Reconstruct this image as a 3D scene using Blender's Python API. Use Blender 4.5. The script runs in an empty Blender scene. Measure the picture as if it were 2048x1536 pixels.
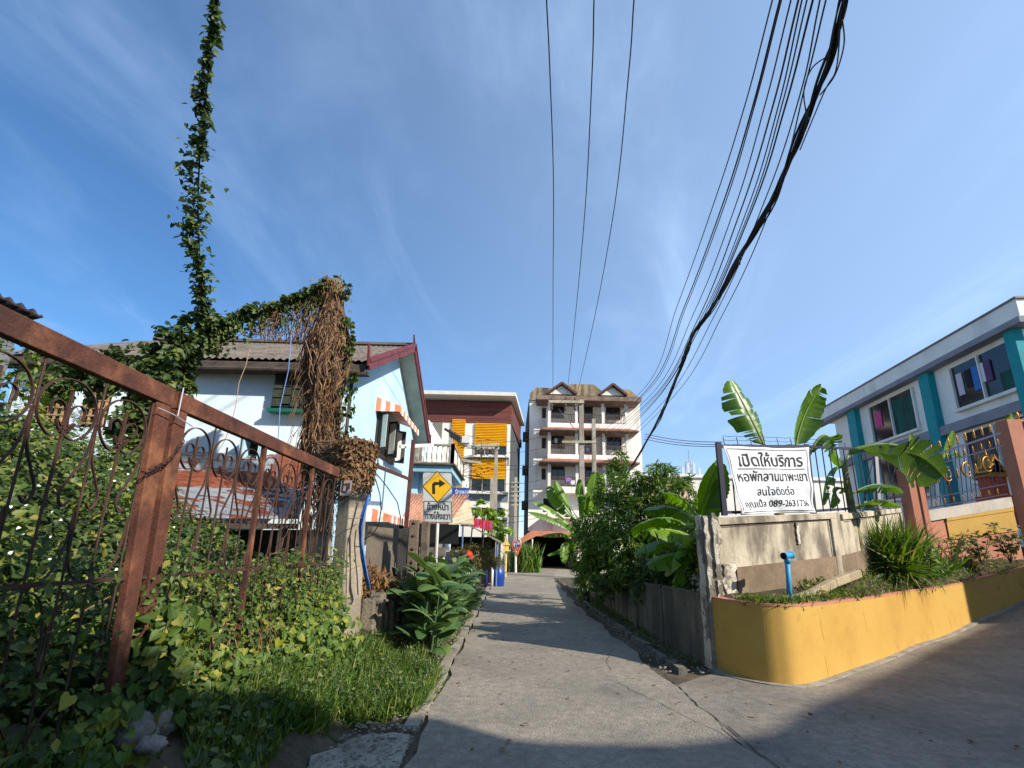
import bpy, math, random
import numpy as np
from mathutils import Vector, Matrix
random.seed(7); RNG = np.random.default_rng(11)
scene = bpy.context.scene
COL = scene.collection
# ------------------------------------------------------------------ camera
FOC, CX, CY, TILT, ROLL, CAMH = 980.0, 1024.0, 837.0, math.radians(15), math.radians(1.35), 1.55
cam_d = bpy.data.cameras.new('camera'); cam = bpy.data.objects.new('camera', cam_d); COL.objects.link(cam)
cam_d.sensor_width = 36; cam_d.lens = FOC / 2048 * 36; cam_d.shift_y = (CY - 768) / 2048
cam_d.clip_start = 0.05; cam_d.clip_end = 3000
RM = Matrix.Rotation(math.pi / 2 + TILT, 3, 'X') @ Matrix.Rotation(ROLL, 3, 'Z')
cam.matrix_world = Matrix.Translation((0, 0, CAMH)) @ RM.to_4x4()
scene.camera = cam
# ------------------------------------------------------------------ sky, sun
SUN_AZ, SUN_EL = math.radians(125), math.radians(32)      # azimuth clockwise from +Y
SV = Vector((math.sin(SUN_AZ) * math.cos(SUN_EL), math.cos(SUN_AZ) * math.cos(SUN_EL), math.sin(SUN_EL)))
sd = bpy.data.lights.new('sun', 'SUN'); sd.energy = 4.6; sd.angle = math.radians(0.55); sd.color = (1.0, 0.93, 0.82)
so = bpy.data.objects.new('sun', sd); COL.objects.link(so); so.rotation_euler = (-SV).to_track_quat('-Z', 'Y').to_euler()
so.location = (20, -20, 30)
w = bpy.data.worlds.new('World'); scene.world = w; w.use_nodes = True
nt = w.node_tree; N = nt.nodes; L = nt.links
bg = N['Background']; bg.inputs[1].default_value = 0.12
sky = N.new('ShaderNodeTexSky'); sky.sky_type = 'NISHITA'; sky.sun_disc = False
sky.sun_elevation = SUN_EL; sky.sun_rotation = SUN_AZ; sky.altitude = 300; sky.air_density = 1.0; sky.dust_density = 0.4; sky.ozone_density = 3.0
def vmath(op, a, b=None):
    n = N.new('ShaderNodeVectorMath'); n.operation = op; L.new(a, n.inputs[0])
    if b is not None:
        if isinstance(b, tuple): n.inputs[1].default_value = b
        else: L.new(b, n.inputs[1])
    return n.outputs[0]
tc = N.new('ShaderNodeTexCoord'); sp = N.new('ShaderNodeSeparateXYZ'); L.new(tc.outputs['Generated'], sp.inputs[0])
zz = N.new('ShaderNodeMath'); zz.operation = 'ADD'; zz.inputs[1].default_value = 0.16; L.new(sp.outputs[2], zz.inputs[0])
zm = N.new('ShaderNodeMath'); zm.operation = 'MAXIMUM'; zm.inputs[1].default_value = 0.05; L.new(zz.outputs[0], zm.inputs[0])
cmb = N.new('ShaderNodeCombineXYZ')
for k in range(2):
    dv = N.new('ShaderNodeMath'); dv.operation = 'DIVIDE'; L.new(sp.outputs[k], dv.inputs[0]); L.new(zm.outputs[0], dv.inputs[1]); L.new(dv.outputs[0], cmb.inputs[k])
def cloud(rot, sc, nscale, lo, hi, seed, dist):
    mp = N.new('ShaderNodeMapping'); mp.inputs['Rotation'].default_value = (0, 0, math.radians(rot)); mp.inputs['Scale'].default_value = sc
    mp.inputs['Location'].default_value = (seed, seed * .7, 0); L.new(cmb.outputs[0], mp.inputs[0])
    nz = N.new('ShaderNodeTexNoise'); nz.inputs['Scale'].default_value = nscale; nz.inputs['Detail'].default_value = 9; nz.inputs['Roughness'].default_value = .58; nz.inputs['Distortion'].default_value = dist
    L.new(mp.outputs[0], nz.inputs[0])
    mr = N.new('ShaderNodeMapRange'); mr.interpolation_type = 'SMOOTHSTEP'; mr.inputs[1].default_value = lo; mr.inputs[2].default_value = hi; L.new(nz.outputs[0], mr.inputs[0]); return mr.outputs[0]
c1 = cloud(140, (.9, .45, 1), 1.2, .49, .86, 33.7, .8)
c2 = cloud(100, (.8, .35, 1), 2.6, .53, .88, 1.3, 1.1)
ad = N.new('ShaderNodeMath'); ad.operation = 'MULTIPLY_ADD'; L.new(c2, ad.inputs[0]); ad.inputs[1].default_value = .45; L.new(c1, ad.inputs[2])
# thin veil thickens to the east (right)
ve = N.new('ShaderNodeMapRange'); ve.inputs[1].default_value = -.55; ve.inputs[2].default_value = .7; ve.inputs[3].default_value = .06; ve.inputs[4].default_value = .5; L.new(sp.outputs[0], ve.inputs[0])
ml = N.new('ShaderNodeMath'); ml.operation = 'MULTIPLY_ADD'; L.new(ad.outputs[0], ml.inputs[0]); ml.inputs[1].default_value = .42; L.new(ve.outputs[0], ml.inputs[2])
mxs = N.new('ShaderNodeMix'); mxs.data_type = 'RGBA'; L.new(ml.outputs[0], mxs.inputs[0]); hsv = N.new('ShaderNodeHueSaturation'); hsv.inputs['Saturation'].default_value = 1.27; hsv.inputs['Hue'].default_value = .502; hsv.inputs['Value'].default_value = .92; L.new(sky.outputs[0], hsv.inputs['Color']); L.new(hsv.outputs[0], mxs.inputs[6]); mxs.inputs[7].default_value = (4.2, 5.8, 8.2, 1)
L.new(mxs.outputs[2], bg.inputs[0])
vs = scene.view_settings; vs.view_transform = 'Standard'; vs.look = 'None'; vs.exposure = 0.58; vs.gamma = 1.0; vs.use_curve_mapping = False
scene.cycles.max_bounces = 6; scene.cycles.transparent_max_bounces = 6

# ------------------------------------------------------------------ placing helpers (pixel + real distance -> point)
CAMP = Vector((0, 0, CAMH))
def ray(x, y): return RM @ Vector(((x - CX) / FOC, -(y - CY) / FOC, -1.0))
def P(x, y, Y): d = ray(x, y); return CAMP + d * (Y / d.y)
def G(x, y, z=0.0): d = ray(x, y); return CAMP + d * ((z - CAMH) / d.z)
def PX(x, y, X): d = ray(x, y); return CAMP + d * (X / d.x)

# ------------------------------------------------------------------ mesh builder
class MB:
    def __init__(s): s.v = []; s.f = []; s.m = []; s.big = []
    def add(s, vs, fs, m=0):
        n = len(s.v); s.v += [tuple(v) for v in vs]; s.f += [tuple(i + n for i in f) for f in fs]; s.m += [m] * len(fs)
    def box(s, lo, hi, m=0):
        x0, y0, z0 = lo; x1, y1, z1 = hi
        s.add([(x0,y0,z0),(x1,y0,z0),(x1,y1,z0),(x0,y1,z0),(x0,y0,z1),(x1,y0,z1),(x1,y1,z1),(x0,y1,z1)],
              [(0,3,2,1),(4,5,6,7),(0,1,5,4),(1,2,6,5),(2,3,7,6),(3,0,4,7)], m)
    def bar(s, a, b, w, h, up=(0,0,1), m=0, w2=None, h2=None):
        a = Vector(a); b = Vector(b); t = (b - a).normalized(); u = Vector(up); u = (u - t * u.dot(t))
        if u.length < 1e-5: u = Vector((0, 1, 0)) - t * t.y
        u.normalize(); r = t.cross(u); vs = []
        for p, ww, hh in ((a, w, h), (b, w2 or w, h2 or h)):
            for i, j in ((-1,-1),(1,-1),(1,1),(-1,1)): vs.append(p + r * (i * ww / 2) + u * (j * hh / 2))
        s.add(vs, [(0,1,2,3),(7,6,5,4),(0,4,5,1),(1,5,6,2),(2,6,7,3),(3,7,4,0)], m)
    def tube(s, pts, r, n=6, m=0, caps=True):
        pts = [Vector(p) for p in pts]; k = len(pts); rr = r if isinstance(r, (list, tuple)) else [r] * k
        vs = []; prev = None
        for i, p in enumerate(pts):
            t = (pts[min(i+1, k-1)] - pts[max(i-1, 0)])
            t = t.normalized() if t.length > 1e-9 else Vector((0,0,1))
            if prev is None:
                u = Vector((0,0,1)) if abs(t.z) < .9 else Vector((1,0,0))
            else: u = prev
            u = (u - t * u.dot(t)); u = u.normalized() if u.length > 1e-6 else Vector((1,0,0)); prev = u; v = t.cross(u)
            for j in range(n):
                a = 2 * math.pi * j / n; vs.append(p + u * (math.cos(a) * rr[i]) + v * (math.sin(a) * rr[i]))
        fs = [(i*n+j, i*n+(j+1)%n, (i+1)*n+(j+1)%n, (i+1)*n+j) for i in range(k-1) for j in range(n)]
        if caps: fs += [tuple(range(n))[::-1], tuple(range((k-1)*n, k*n))]
        s.add(vs, fs, m)
    def prism(s, poly, ext, m=0):
        poly = [Vector(p) for p in poly]; e = Vector(ext); n = len(poly)
        s.add(poly + [p + e for p in poly], [tuple(range(n))[::-1], tuple(range(n, 2*n))] + [(i, (i+1)%n, n+(i+1)%n, n+i) for i in range(n)], m)
    def blob(s, c, r, n=10, k=7, jit=.12, m=0, seed=0):
        rn = random.Random(seed); c = Vector(c); r = Vector(r) if not isinstance(r, (int, float)) else Vector((r, r, r)); vs = []
        ph = [rn.uniform(0, 6) for _ in range(6)]
        for i in range(k + 1):
            a = math.pi * i / k
            for j in range(n):
                b = 2 * math.pi * j / n
                q = 1 + jit * (math.sin(3*b+ph[0]+2*a) + .6*math.sin(5*b+ph[1]) * math.sin(4*a+ph[2]) + rn.uniform(-.5, .5) * (0 < i < k))
                vs.append((c.x + r.x*q*math.sin(a)*math.cos(b), c.y + r.y*q*math.sin(a)*math.sin(b), c.z + r.z*q*math.cos(a)))
        s.add(vs, [(i*n+j, (i+1)*n+j, (i+1)*n+(j+1)%n, i*n+(j+1)%n) for i in range(k) for j in range(n)], m)
    def arr(s, V, F, m=0): s.big.append((np.asarray(V, float), np.asarray(F, int), m))
    def mesh(s, name, mats, org, smooth):
        me = bpy.data.meshes.new(name); o = np.array(org)
        if s.big:
            V = [np.array(s.v, float).reshape(-1, 3)]; lens = [len(f) for f in s.f]; loops = [i for f in s.f for i in f]; mm = list(s.m)
            off = len(s.v); LL = [np.array(loops, int)]; TT = [np.array(lens, int)]; MM = [np.array(mm, int)]
            for v, f, m in s.big:
                V.append(v); LL.append((f + off).ravel()); TT.append(np.full(len(f), f.shape[1])); MM.append(np.full(len(f), m)); off += len(v)
            V = np.concatenate(V) - o; LL = np.concatenate(LL); TT = np.concatenate(TT); MM = np.concatenate(MM)
            me.vertices.add(len(V)); me.vertices.foreach_set('co', V.ravel())
            me.loops.add(len(LL)); me.loops.foreach_set('vertex_index', LL)
            me.polygons.add(len(TT)); st = np.concatenate([[0], np.cumsum(TT)[:-1]]); me.polygons.foreach_set('loop_start', st)
            try: me.polygons.foreach_set('loop_total', TT)
            except Exception: pass
            me.polygons.foreach_set('material_index', MM)
            me.update(calc_edges=True); me.validate()
        else:
            me.from_pydata([(x - o[0], y - o[1], z - o[2]) for x, y, z in s.v], [], s.f)
            me.polygons.foreach_set('material_index', s.m)
        for q in (mats if isinstance(mats, (list, tuple)) else [mats]): me.materials.append(q)
        me.polygons.foreach_set('use_smooth', [bool(smooth)] * len(me.polygons)); me.update()
        return me
ORG = {}
def tag(o, label=None, cat=None, group=None, kind=None):
    for k, v in (('label', label), ('category', cat), ('group', group), ('kind', kind)):
        if v: o[k] = v
    return o
def thing(name, label, cat, loc=(0,0,0), group=None):
    o = bpy.data.objects.new(name, None); COL.objects.link(o); o.location = loc; o.empty_display_size = .2
    ORG[o] = tuple(loc); return tag(o, label, cat, group)
def part(name, mb, mats, parent, smooth=False, bevel=0, label=None):
    org = ORG[parent]; o = bpy.data.objects.new(name, mb.mesh(name, mats, org, smooth)); COL.objects.link(o)
    o.parent = parent; ORG[o] = org
    if label: o['label'] = label
    if bevel:
        b = o.modifiers.new('bevel', 'BEVEL'); b.width = bevel; b.segments = 2; b.limit_method = 'ANGLE'
    return o
def parts(name, mbs, mats, parent, **kw): return [part(name, q, mats, parent, **kw) for q in mbs]
def solo(name, mb, mats, label, cat, group=None, kind=None, smooth=False, bevel=0, loc=(0,0,0)):
    o = bpy.data.objects.new(name, mb.mesh(name, mats, loc, smooth)); COL.objects.link(o); o.location = loc; ORG[o] = tuple(loc)
    if bevel:
        b = o.modifiers.new('bevel', 'BEVEL'); b.width = bevel; b.segments = 2; b.limit_method = 'ANGLE'
    return tag(o, label, cat, group, kind)
def struct(name, mb, mats, smooth=False, label=None, cat=None): return solo(name, mb, mats, label, cat, kind='structure', smooth=smooth)
def copy_tree(o, loc, rz=0, sc=1, label=None):
    c = o.copy(); COL.objects.link(c); c.location = loc; c.rotation_euler = (0, 0, rz); c.scale = (sc, sc, sc)
    if label: c['label'] = label
    def rec(src, dst):
        for ch in list(src.children):
            d = ch.copy(); COL.objects.link(d); d.parent = dst; rec(ch, d)
    rec(o, c); return c

# ------------------------------------------------------------------ materials
def rgb(c): return (c[0], c[1], c[2], 1)
def S(r, g, b):                                              # sRGB 0-255 -> linear
    f = lambda u: (u/255/12.92 if u/255 <= .04045 else ((u/255+.055)/1.055)**2.4)
    return (f(r), f(g), f(b))
def M(name, col, col2=None, scale=2.5, rough=.85, metal=0, bump=.15, bscale=45, streak=None, sk=.6, sscale=(5,5,.45), spots=None, fine=.18, spec=.35, lo=.35, hi=.7, slo=.5, shi=.72, stretch=(1,1,1), rot=0, spscale=3.0, splo=.6, sphi=.68):
    m = bpy.data.materials.new(name); m.use_nodes = True; n = m.node_tree.nodes; l = m.node_tree.links
    b = n['Principled BSDF']; b.inputs['Roughness'].default_value = rough; b.inputs['Metallic'].default_value = metal; b.inputs['Specular IOR Level'].default_value = spec
    g = n.new('ShaderNodeNewGeometry')
    mp0 = n.new('ShaderNodeMapping'); mp0.inputs['Scale'].default_value = stretch; mp0.inputs['Rotation'].default_value = (0, 0, rot); l.new(g.outputs['Position'], mp0.inputs[0])
    def noise(sc, det=5, src=None):
        z = n.new('ShaderNodeTexNoise'); z.inputs['Scale'].default_value = sc; z.inputs['Detail'].default_value = det; z.inputs['Roughness'].default_value = .6
        l.new(src or mp0.outputs[0], z.inputs[0]); return z.outputs[0]
    def ramp(x, a, bb):
        r = n.new('ShaderNodeMapRange'); r.interpolation_type = 'SMOOTHSTEP'; r.inputs[1].default_value = a; r.inputs[2].default_value = bb; l.new(x, r.inputs[0]); return r.outputs[0]
    def mix(f, a, bb, mode='MIX'):
        x = n.new('ShaderNodeMix'); x.data_type = 'RGBA'; x.blend_type = mode
        if isinstance(f, float): x.inputs[0].default_value = f
        else: l.new(f, x.inputs[0])
        for i, q in ((6, a), (7, bb)):
            if isinstance(q, tuple): x.inputs[i].default_value = rgb(q)
            else: l.new(q, x.inputs[i])
        return x.outputs[2]
    col2 = col2 or tuple(c * .82 for c in col)
    c = mix(ramp(noise(scale), lo, hi), col, col2)
    if fine:
        f = ramp(noise(scale * 11, 6), .3, .7)
        c = mix(fine, c, mix(f, (0.25, .25, .25), (1.3, 1.3, 1.3)), 'MULTIPLY') if False else mix(f, mix(fine, c, (0, 0, 0)), c)
    if streak:
        mp = n.new('ShaderNodeMapping'); mp.inputs['Scale'].default_value = sscale; l.new(g.outputs['Position'], mp.inputs[0])
        r = ramp(noise(1.0, 6, mp.outputs[0]), slo, shi); q = n.new('ShaderNodeMath'); q.operation = 'MULTIPLY'; q.inputs[1].default_value = sk; l.new(r, q.inputs[0])
        c = mix(q.outputs[0], c, streak)
    if spots:
        c = mix(ramp(noise(spscale, 7), splo, sphi), c, spots)
    l.new(c, b.inputs['Base Color'])
    if bump:
        bp = n.new('ShaderNodeBump'); bp.inputs['Strength'].default_value = bump; bp.inputs['Distance'].default_value = .02
        l.new(noise(bscale, 6), bp.inputs['Height']); l.new(bp.outputs[0], b.inputs['Normal'])
    return m
def LEAF(name, a, b, c, trans=.3, rough=.5, pos=(0, .6, 1)):
    m = bpy.data.materials.new(name); m.use_nodes = True; n = m.node_tree.nodes; l = m.node_tree.links
    bs = n['Principled BSDF']; bs.inputs['Roughness'].default_value = rough; bs.inputs['Specular IOR Level'].default_value = .35
    g = n.new('ShaderNodeNewGeometry'); r = n.new('ShaderNodeValToRGB'); e = r.color_ramp.elements
    e[0].position = pos[0]; e[0].color = rgb(a); e[1].position = pos[2]; e[1].color = rgb(c); k = e.new(pos[1]); k.color = rgb(b)
    l.new(g.outputs['Random Per Island'], r.inputs[0])
    z = n.new('ShaderNodeTexNoise'); z.inputs['Scale'].default_value = 14; l.new(g.outputs['Position'], z.inputs[0])
    x = n.new('ShaderNodeMix'); x.data_type = 'RGBA'; x.blend_type = 'MULTIPLY'; x.inputs[0].default_value = .5
    l.new(r.outputs[0], x.inputs[6]); l.new(z.outputs[0], x.inputs[7]); l.new(x.outputs[2], bs.inputs['Base Color'])
    t = n.new('ShaderNodeBsdfTranslucent'); h = n.new('ShaderNodeHueSaturation'); h.inputs['Value'].default_value = 1.5; h.inputs['Saturation'].default_value = 1.15
    l.new(x.outputs[2], h.inputs['Color']); l.new(h.outputs[0], t.inputs[0])
    mx = n.new('ShaderNodeMixShader'); mx.inputs[0].default_value = trans; l.new(bs.outputs[0], mx.inputs[1]); l.new(t.outputs[0], mx.inputs[2])
    l.new(mx.outputs[0], n['Material Output'].inputs[0]); return m
def FLAT(name, col, rough=.6, metal=0, spec=.4):
    return M(name, col, tuple(c * .9 for c in col), rough=rough, metal=metal, bump=0, fine=.06, spec=spec)
def GLASS(name, col):
    m = bpy.data.materials.new(name); m.use_nodes = True; b = m.node_tree.nodes['Principled BSDF']
    b.inputs['Base Color'].default_value = rgb(col); b.inputs['Roughness'].default_value = .08; b.inputs['Specular IOR Level'].default_value = .6
    nz = m.node_tree.nodes.new('ShaderNodeTexNoise'); nz.inputs['Scale'].default_value = 1.5
    bp = m.node_tree.nodes.new('ShaderNodeBump'); bp.inputs['Strength'].default_value = .05; m.node_tree.links.new(nz.outputs[0], bp.inputs['Height']); m.node_tree.links.new(bp.outputs[0], b.inputs['Normal'])
    return m

# ------------------------------------------------------------------ foliage helpers
T_OVAL = (np.array([(0,0,0), (-.28,.42,.07), (.28,.42,.07), (0,1,-.05)]), np.array([(0,2,3),(0,3,1)]))
T_LANCE = (np.array([(0,0,0), (-.12,.4,.03), (.12,.4,.03), (0,1,-.12)]), np.array([(0,2,3),(0,3,1)]))
T_HEART = (np.array([(0,.1,0), (-.2,-.05,.03), (-.4,.06,.07), (-.43,.36,.09), (-.24,.7,.03), (0,1,-.10), (.24,.7,.03), (.43,.36,.09), (.4,.06,.07), (.2,-.05,.03)]), np.array([(0,5,4,3,2,1),(0,9,8,7,6,5)]))
T_BLADE = (np.array([(-.03,0,0),(.03,0,0),(.028,.5,.12),(-.028,.5,.12),(0,1,0),(0.001,1,0)]), np.array([(0,1,2,3),(3,2,5,4)]))
def nrm(a): return a / np.maximum(np.linalg.norm(a, axis=1, keepdims=True), 1e-9)
def leaves(pos, nor, dirv, size, T, mb, m=0):
    pos = np.asarray(pos, float); nor = nrm(np.asarray(nor, float)); d = np.asarray(dirv, float); d = nrm(d - nor * (d * nor).sum(1, keepdims=True)); x = np.cross(d, nor)
    tv, tf = T; k = len(tv); size = np.broadcast_to(np.asarray(size, float).reshape(-1, 1), (len(pos), 1))
    V = pos[:, None, :] + (tv[None, :, 0:1] * x[:, None, :] + tv[None, :, 1:2] * d[:, None, :] + tv[None, :, 2:3] * nor[:, None, :]) * size[:, :, None]
    F = (tf[None] + (np.arange(len(pos)) * k)[:, None, None]).reshape(-1, tf.shape[1])
    mb.arr(V.reshape(-1, 3), F, m)
def rnd(n, s=1.0): return RNG.normal(size=(n, 3)) * s
def cloud_leaves(mb, blobs, per, size, T, up=.8, out=.8, droop=.4, rough=.45, m=0, shell=.55):
    """blobs: (centre, radius or (rx,ry,rz)); leaves sit in sub-clumps near each blob's surface, leaving gaps"""
    for c, r in blobs:
        r = np.array(r if isinstance(r, (tuple, list)) else (r, r, r), float); c = np.array(c, float)
        area = (r[0]*r[1] + r[1]*r[2] + r[0]*r[2]) / 3; n = int(per * area); nc = max(6, int(n / 28))
        cd = nrm(rnd(nc)); cc = cd * (RNG.uniform(shell, 1.0, (nc, 1)))
        idx = RNG.integers(0, nc, n); off = rnd(n, .13)
        q = cc[idx] + off; p = c + q * r
        nor = nrm(q) * out + np.array([0, 0, up]) + rnd(n, rough)
        d = rnd(n, .8) + nrm(q) * .7 - np.array([0, 0, droop])
        leaves(p, nor, d, RNG.uniform(.7, 1.3, n) * size, T, mb, m)
def banana_leaf(mb, p0, p1, p2, width, side, fold=.35, tears=5, seed=0, n=30, m=0, ms=1, curl=.3, drv=1.0):
    """quadratic midrib p0 (base) p1 (control) p2 (tip); side = rough sideways vector; blades split by tears"""
    rn = random.Random(seed); p0, p1, p2, side = Vector(p0), Vector(p1), Vector(p2), Vector(side)
    cur = lambda t: p0*(1-t)**2 + p1*2*t*(1-t) + p2*t*t
    tan = lambda t: ((p1-p0)*(1-t) + (p2-p1)*t).normalized()
    mb.tube([cur(t/12) for t in range(13)], [.020*(1-.8*t/12)*width/.45+.0015 for t in range(13)], 5, ms)
    wid = lambda t: width * .5 * max(0, math.sin(math.pi * min(1, (t-.1)/.9 * .93 + .05)))**.55 if t > .1 else 0
    for sg in (-1, 1):
        ts = [.1 + .9*i/n for i in range(n+1)]; cut = set(rn.sample(range(3, n-2), min(tears, n-6))); segs = []; cs = [0]
        for i in sorted(cut): segs.append((cs[-1], i)); cs.append(i)
        segs.append((cs[-1], n))
        for a, b in segs:
            if b <= a: continue
            dr = rn.uniform(-.1, .28)*drv; vs = []; kk = 4; sh = rn.uniform(0, .018)
            for i in range(a, b+1):
                t = ts[i]; c = cur(t); T = tan(t); sd_ = (side - T*side.dot(T)).normalized(); up = sd_.cross(T).normalized()
                if up.z < 0: up = -up
                e = (i - a) / max(1, b - a); w_ = wid(t) * (1 - .08*rn.random())
                for k in range(kk+1):
                    u = k / kk; q = w_ * u; narrow = (1 - 2*sh*u*0) 
                    lift = fold * q - (fold + dr + curl) * q * u * 1.1 + .005*math.sin(i*2.1+k*.5+dr*20) * u * drv
                    pt = c + sd_*(sg*q*math.cos(.25)) + up*lift + T*(q*.32)
                    if 0 < k and (i == b and b != n): pt = pt - T * (.045*u*u)
                    vs.append(pt)
            K = kk+1
            fs = [(i*K+k, i*K+k+1, (i+1)*K+k+1, (i+1)*K+k) if sg > 0 else (i*K+k, (i+1)*K+k, (i+1)*K+k+1, i*K+k+1) for i in range(b-a) for k in range(kk)]
            mb.add(vs, fs, m)
def text_mesh(body, size, bold=0.0, ext=.002, align='CENTER'):
    cu = bpy.data.curves.new('lettering', 'FONT'); cu.body = body; cu.size = size; cu.align_x = align; cu.align_y = 'CENTER'; cu.offset = bold; cu.extrude = ext; cu.resolution_u = 4
    ob = bpy.data.objects.new('lettering', cu); COL.objects.link(ob); bpy.context.view_layer.update()
    me = bpy.data.meshes.new_from_object(ob.evaluated_get(bpy.context.evaluated_depsgraph_get()))
    vs = [v.co.copy() for v in me.vertices]; fs = [tuple(p.vertices) for p in me.polygons]
    bpy.data.objects.remove(ob); bpy.data.meshes.remove(me); return vs, fs
def put_text(mb, body, size, c, ex, ey, bold=0.0, sx=1.0, width=None, m=0, ext=.002):
    vs, fs = text_mesh(body, size, bold, ext); c, ex, ey = Vector(c), Vector(ex).normalized(), Vector(ey).normalized(); en = ex.cross(ey)
    if not vs: return
    x0 = min(v.x for v in vs); x1 = max(v.x for v in vs)
    if width: sx = width / (x1 - x0)
    mb.add([c + ex*((v.x - (x0+x1)/2)*sx) + ey*v.y + en*(v.z+ext) for v in vs], fs, m)

def cat(pts, n=8):
    out = []
    for i in range(len(pts)-1):
        p0, p1, p2, p3 = pts[max(i-1,0)], pts[i], pts[i+1], pts[min(i+2,len(pts)-1)]
        for k in range(n):
            s = k/n; out.append(tuple(.5*((2*b)+(-a+c)*s+(2*a-5*b+4*c-d)*s*s+(-a+3*b-3*c+d)*s**3) for a,b,c,d in zip(p0,p1,p2,p3)))
    out.append(tuple(pts[-1])); return out

# ================================================================== GROUND
def hr(x): return 0.0 if x < 8.5 else (.04*(x-8.5)**2 if x < 13 else min(.81 + .36*(x-13), 1.9))
def hg(x, y):
    h = hr(x)
    if x < -.9:
        e = max(0, min(1, (-x-1.35)/.75)); e = e*e*(3-2*e); h += e*(.44 - .27*max(0, min(1, (y-3.6)/3.6))) * (1 if y < 14 else max(0, 1-(y-14)/3))
    if y < 60: h += .012*math.sin(3.1*x+1.7*y)*math.cos(2.3*y-x) * (1 if x < -1 or x > 3 else .15)
    return h
def grid(xs, ys, fz):
    vs = [(x, y, fz(x, y)) for y in ys for x in xs]; k = len(xs)
    return vs, [(j*k+i, j*k+i+1, (j+1)*k+i+1, (j+1)*k+i) for j in range(len(ys)-1) for i in range(k-1)]
xs = [-900,-300,-120,-60,-30,-20] + [-14+.5*i for i in range(20)] + [-4+.14*i for i in range(23)] + [-.72+.45*i for i in range(1,6)] + [2.1+.25*i for i in range(6)] + [3.7+.4*i for i in range(34)] + [18,22,30,60,120,300,900]
ys = [-60,-20,-8,-2,0,1] + [2+.2*i for i in range(70)] + [16.5+i for i in range(32)] + [52,60,90,150,400,1500]
xs = sorted(set(round(x, 3) for x in xs))
EARTH = M('earth', S(104,92,74), S(70,62,50), 1.6, .95, bump=.6, bscale=30, fine=.35, spots=S(60,70,38), spscale=1.2)
mb = MB(); mb.add(*grid(xs, ys, lambda x, y: hg(x, y) - .02)); struct('ground', mb, EARTH, True)
ASPH = M('old concrete', S(162,151,135), S(140,131,118), .9, .9, bump=.85, bscale=60, fine=.3, streak=S(96,93,88), sk=.5, sscale=(1.1,.5,1), spots=S(120,116,108), spscale=38, splo=.52, sphi=.66)
def strip(x0, x1, y0, y1, nx, ny, dz, edge=None):
    X = [x0+(x1-x0)*i/nx for i in range(nx+1)]; Y = [y0+(y1-y0)*j/ny for j in range(ny+1)]
    vs, fs = grid(X, Y, lambda x, y: hr(x) + dz)
    if edge: vs = [edge(v, i % (nx+1), nx) for i, v in enumerate(vs)]
    return vs, fs
rr = random.Random(3)
def wob(v, i, nx):
    x, y, z = v
    s = .0
    if y > 24: s = .011*(y-24)**1.7 * .35
    if i == 0: x += .03*math.sin(y*3.1)+.02*math.sin(y*7.7) + s + (0 if y > 4 else 0)
    elif i == nx: x += .05*math.sin(y*2.3)+.03*math.sin(y*6.1) + s*2.2 + max(0, y-15)*.03
    else: x += s*1.5
    return (x, y, z)
mb = MB(); mb.add(*strip(-.72, 2.04, -3, 46, 6, 140, .012, wob)); struct('road', mb, ASPH, True)
mb = MB(); mb.add([(1.2,30,.010),(16,30,.010),(16,52,.012),(-1,52,.012),(.2,36,.010)], [(0,1,2,3,4)]); struct('road', mb, M('forecourt concrete', S(160,152,136), S(140,132,118), .5, .9, bump=.3))
APR = M('apron concrete', S(148,138,124), S(122,114,104), .8, .9, bump=.5, bscale=50, fine=.32, streak=S(92,88,84), sk=.5, sscale=(.5,1.2,1), spots=S(108,104,98), spscale=30, splo=.53, sphi=.66)
mb = MB(); X = [2.0+.3*i for i in range(60)]; Y = [-5+.25*i for i in range(80)]
vs, fs = grid(X, Y, lambda x, y: hr(x)+.006)
PLX = [(2.05,6.55),(2.86,7.35),(3.12,7.05),(3.59,6.98),(4.92,7.85),(7.5,9.9),(10.4,12.0),(12.4,12.9),(19.8,17)]
def ply(x):
    for (a, b), (c, d) in zip(PLX, PLX[1:]):
        if a <= x <= c: return b + (d-b)*(x-a)/(c-a)
    return 6.5
k = len(X)
vs2 = []
for (x, y, z) in vs:
    lim = ply(x); t = (y+5)/(19.75); vs2.append((x, -5 + (lim+5)*t, z))
mb.add(vs2, fs); struct('side_road', mb, APR, True)
mb = MB()
def crack(pts, w):
    for i, (a, b) in enumerate(zip(pts, pts[1:])):
        a, b = Vector(a), Vector(b); n = Vector((b.y-a.y, a.x-b.x, 0)).normalized()*w*(.5+rr.random())
        mb.add([a-n, a+n, b+n, b-n], [(0,1,2,3)])
def wander(a, b, n, amp):
    a, b = Vector(a), Vector(b); d = Vector((b.y-a.y, a.x-b.x, 0)).normalized(); o = 0; r = []
    for i in range(n+1): r.append(a.lerp(b, i/n) + d*o); o = o*.7 + rr.uniform(-amp, amp)
    return r
crack(wander((2.06,2.5,.018), (2.02,8.2,.018), 46, .025), .006); crack(wander((2.0,4.6,.018), (1.35,6.6,.018), 20, .03), .003)
crack(wander((7.6,9.0,.012), (9.6,2.0,.06), 30, .006), .004); crack(wander((1.4,7.2,.018), (1.7,8.8,.018), 14, .04), .003)
struct('crack', mb, FLAT('crack dirt', S(48,44,38), .95))
PALE = M('pale concrete', S(168,160,145), S(136,128,114), 3, .9, bump=.6, fine=.3, spots=S(96,90,78), spscale=9)
mb = MB()
for j in range(46):                                            # left kerb slabs
    y = 4.9+.42*j; x = -.82 + rr.uniform(-.015,.015); mb.box((x-.07, y, -.03), (x+.06, y+.40, .035+rr.uniform(-.012,.012)))
struct('kerb', mb, PALE)
mb = MB()
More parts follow.
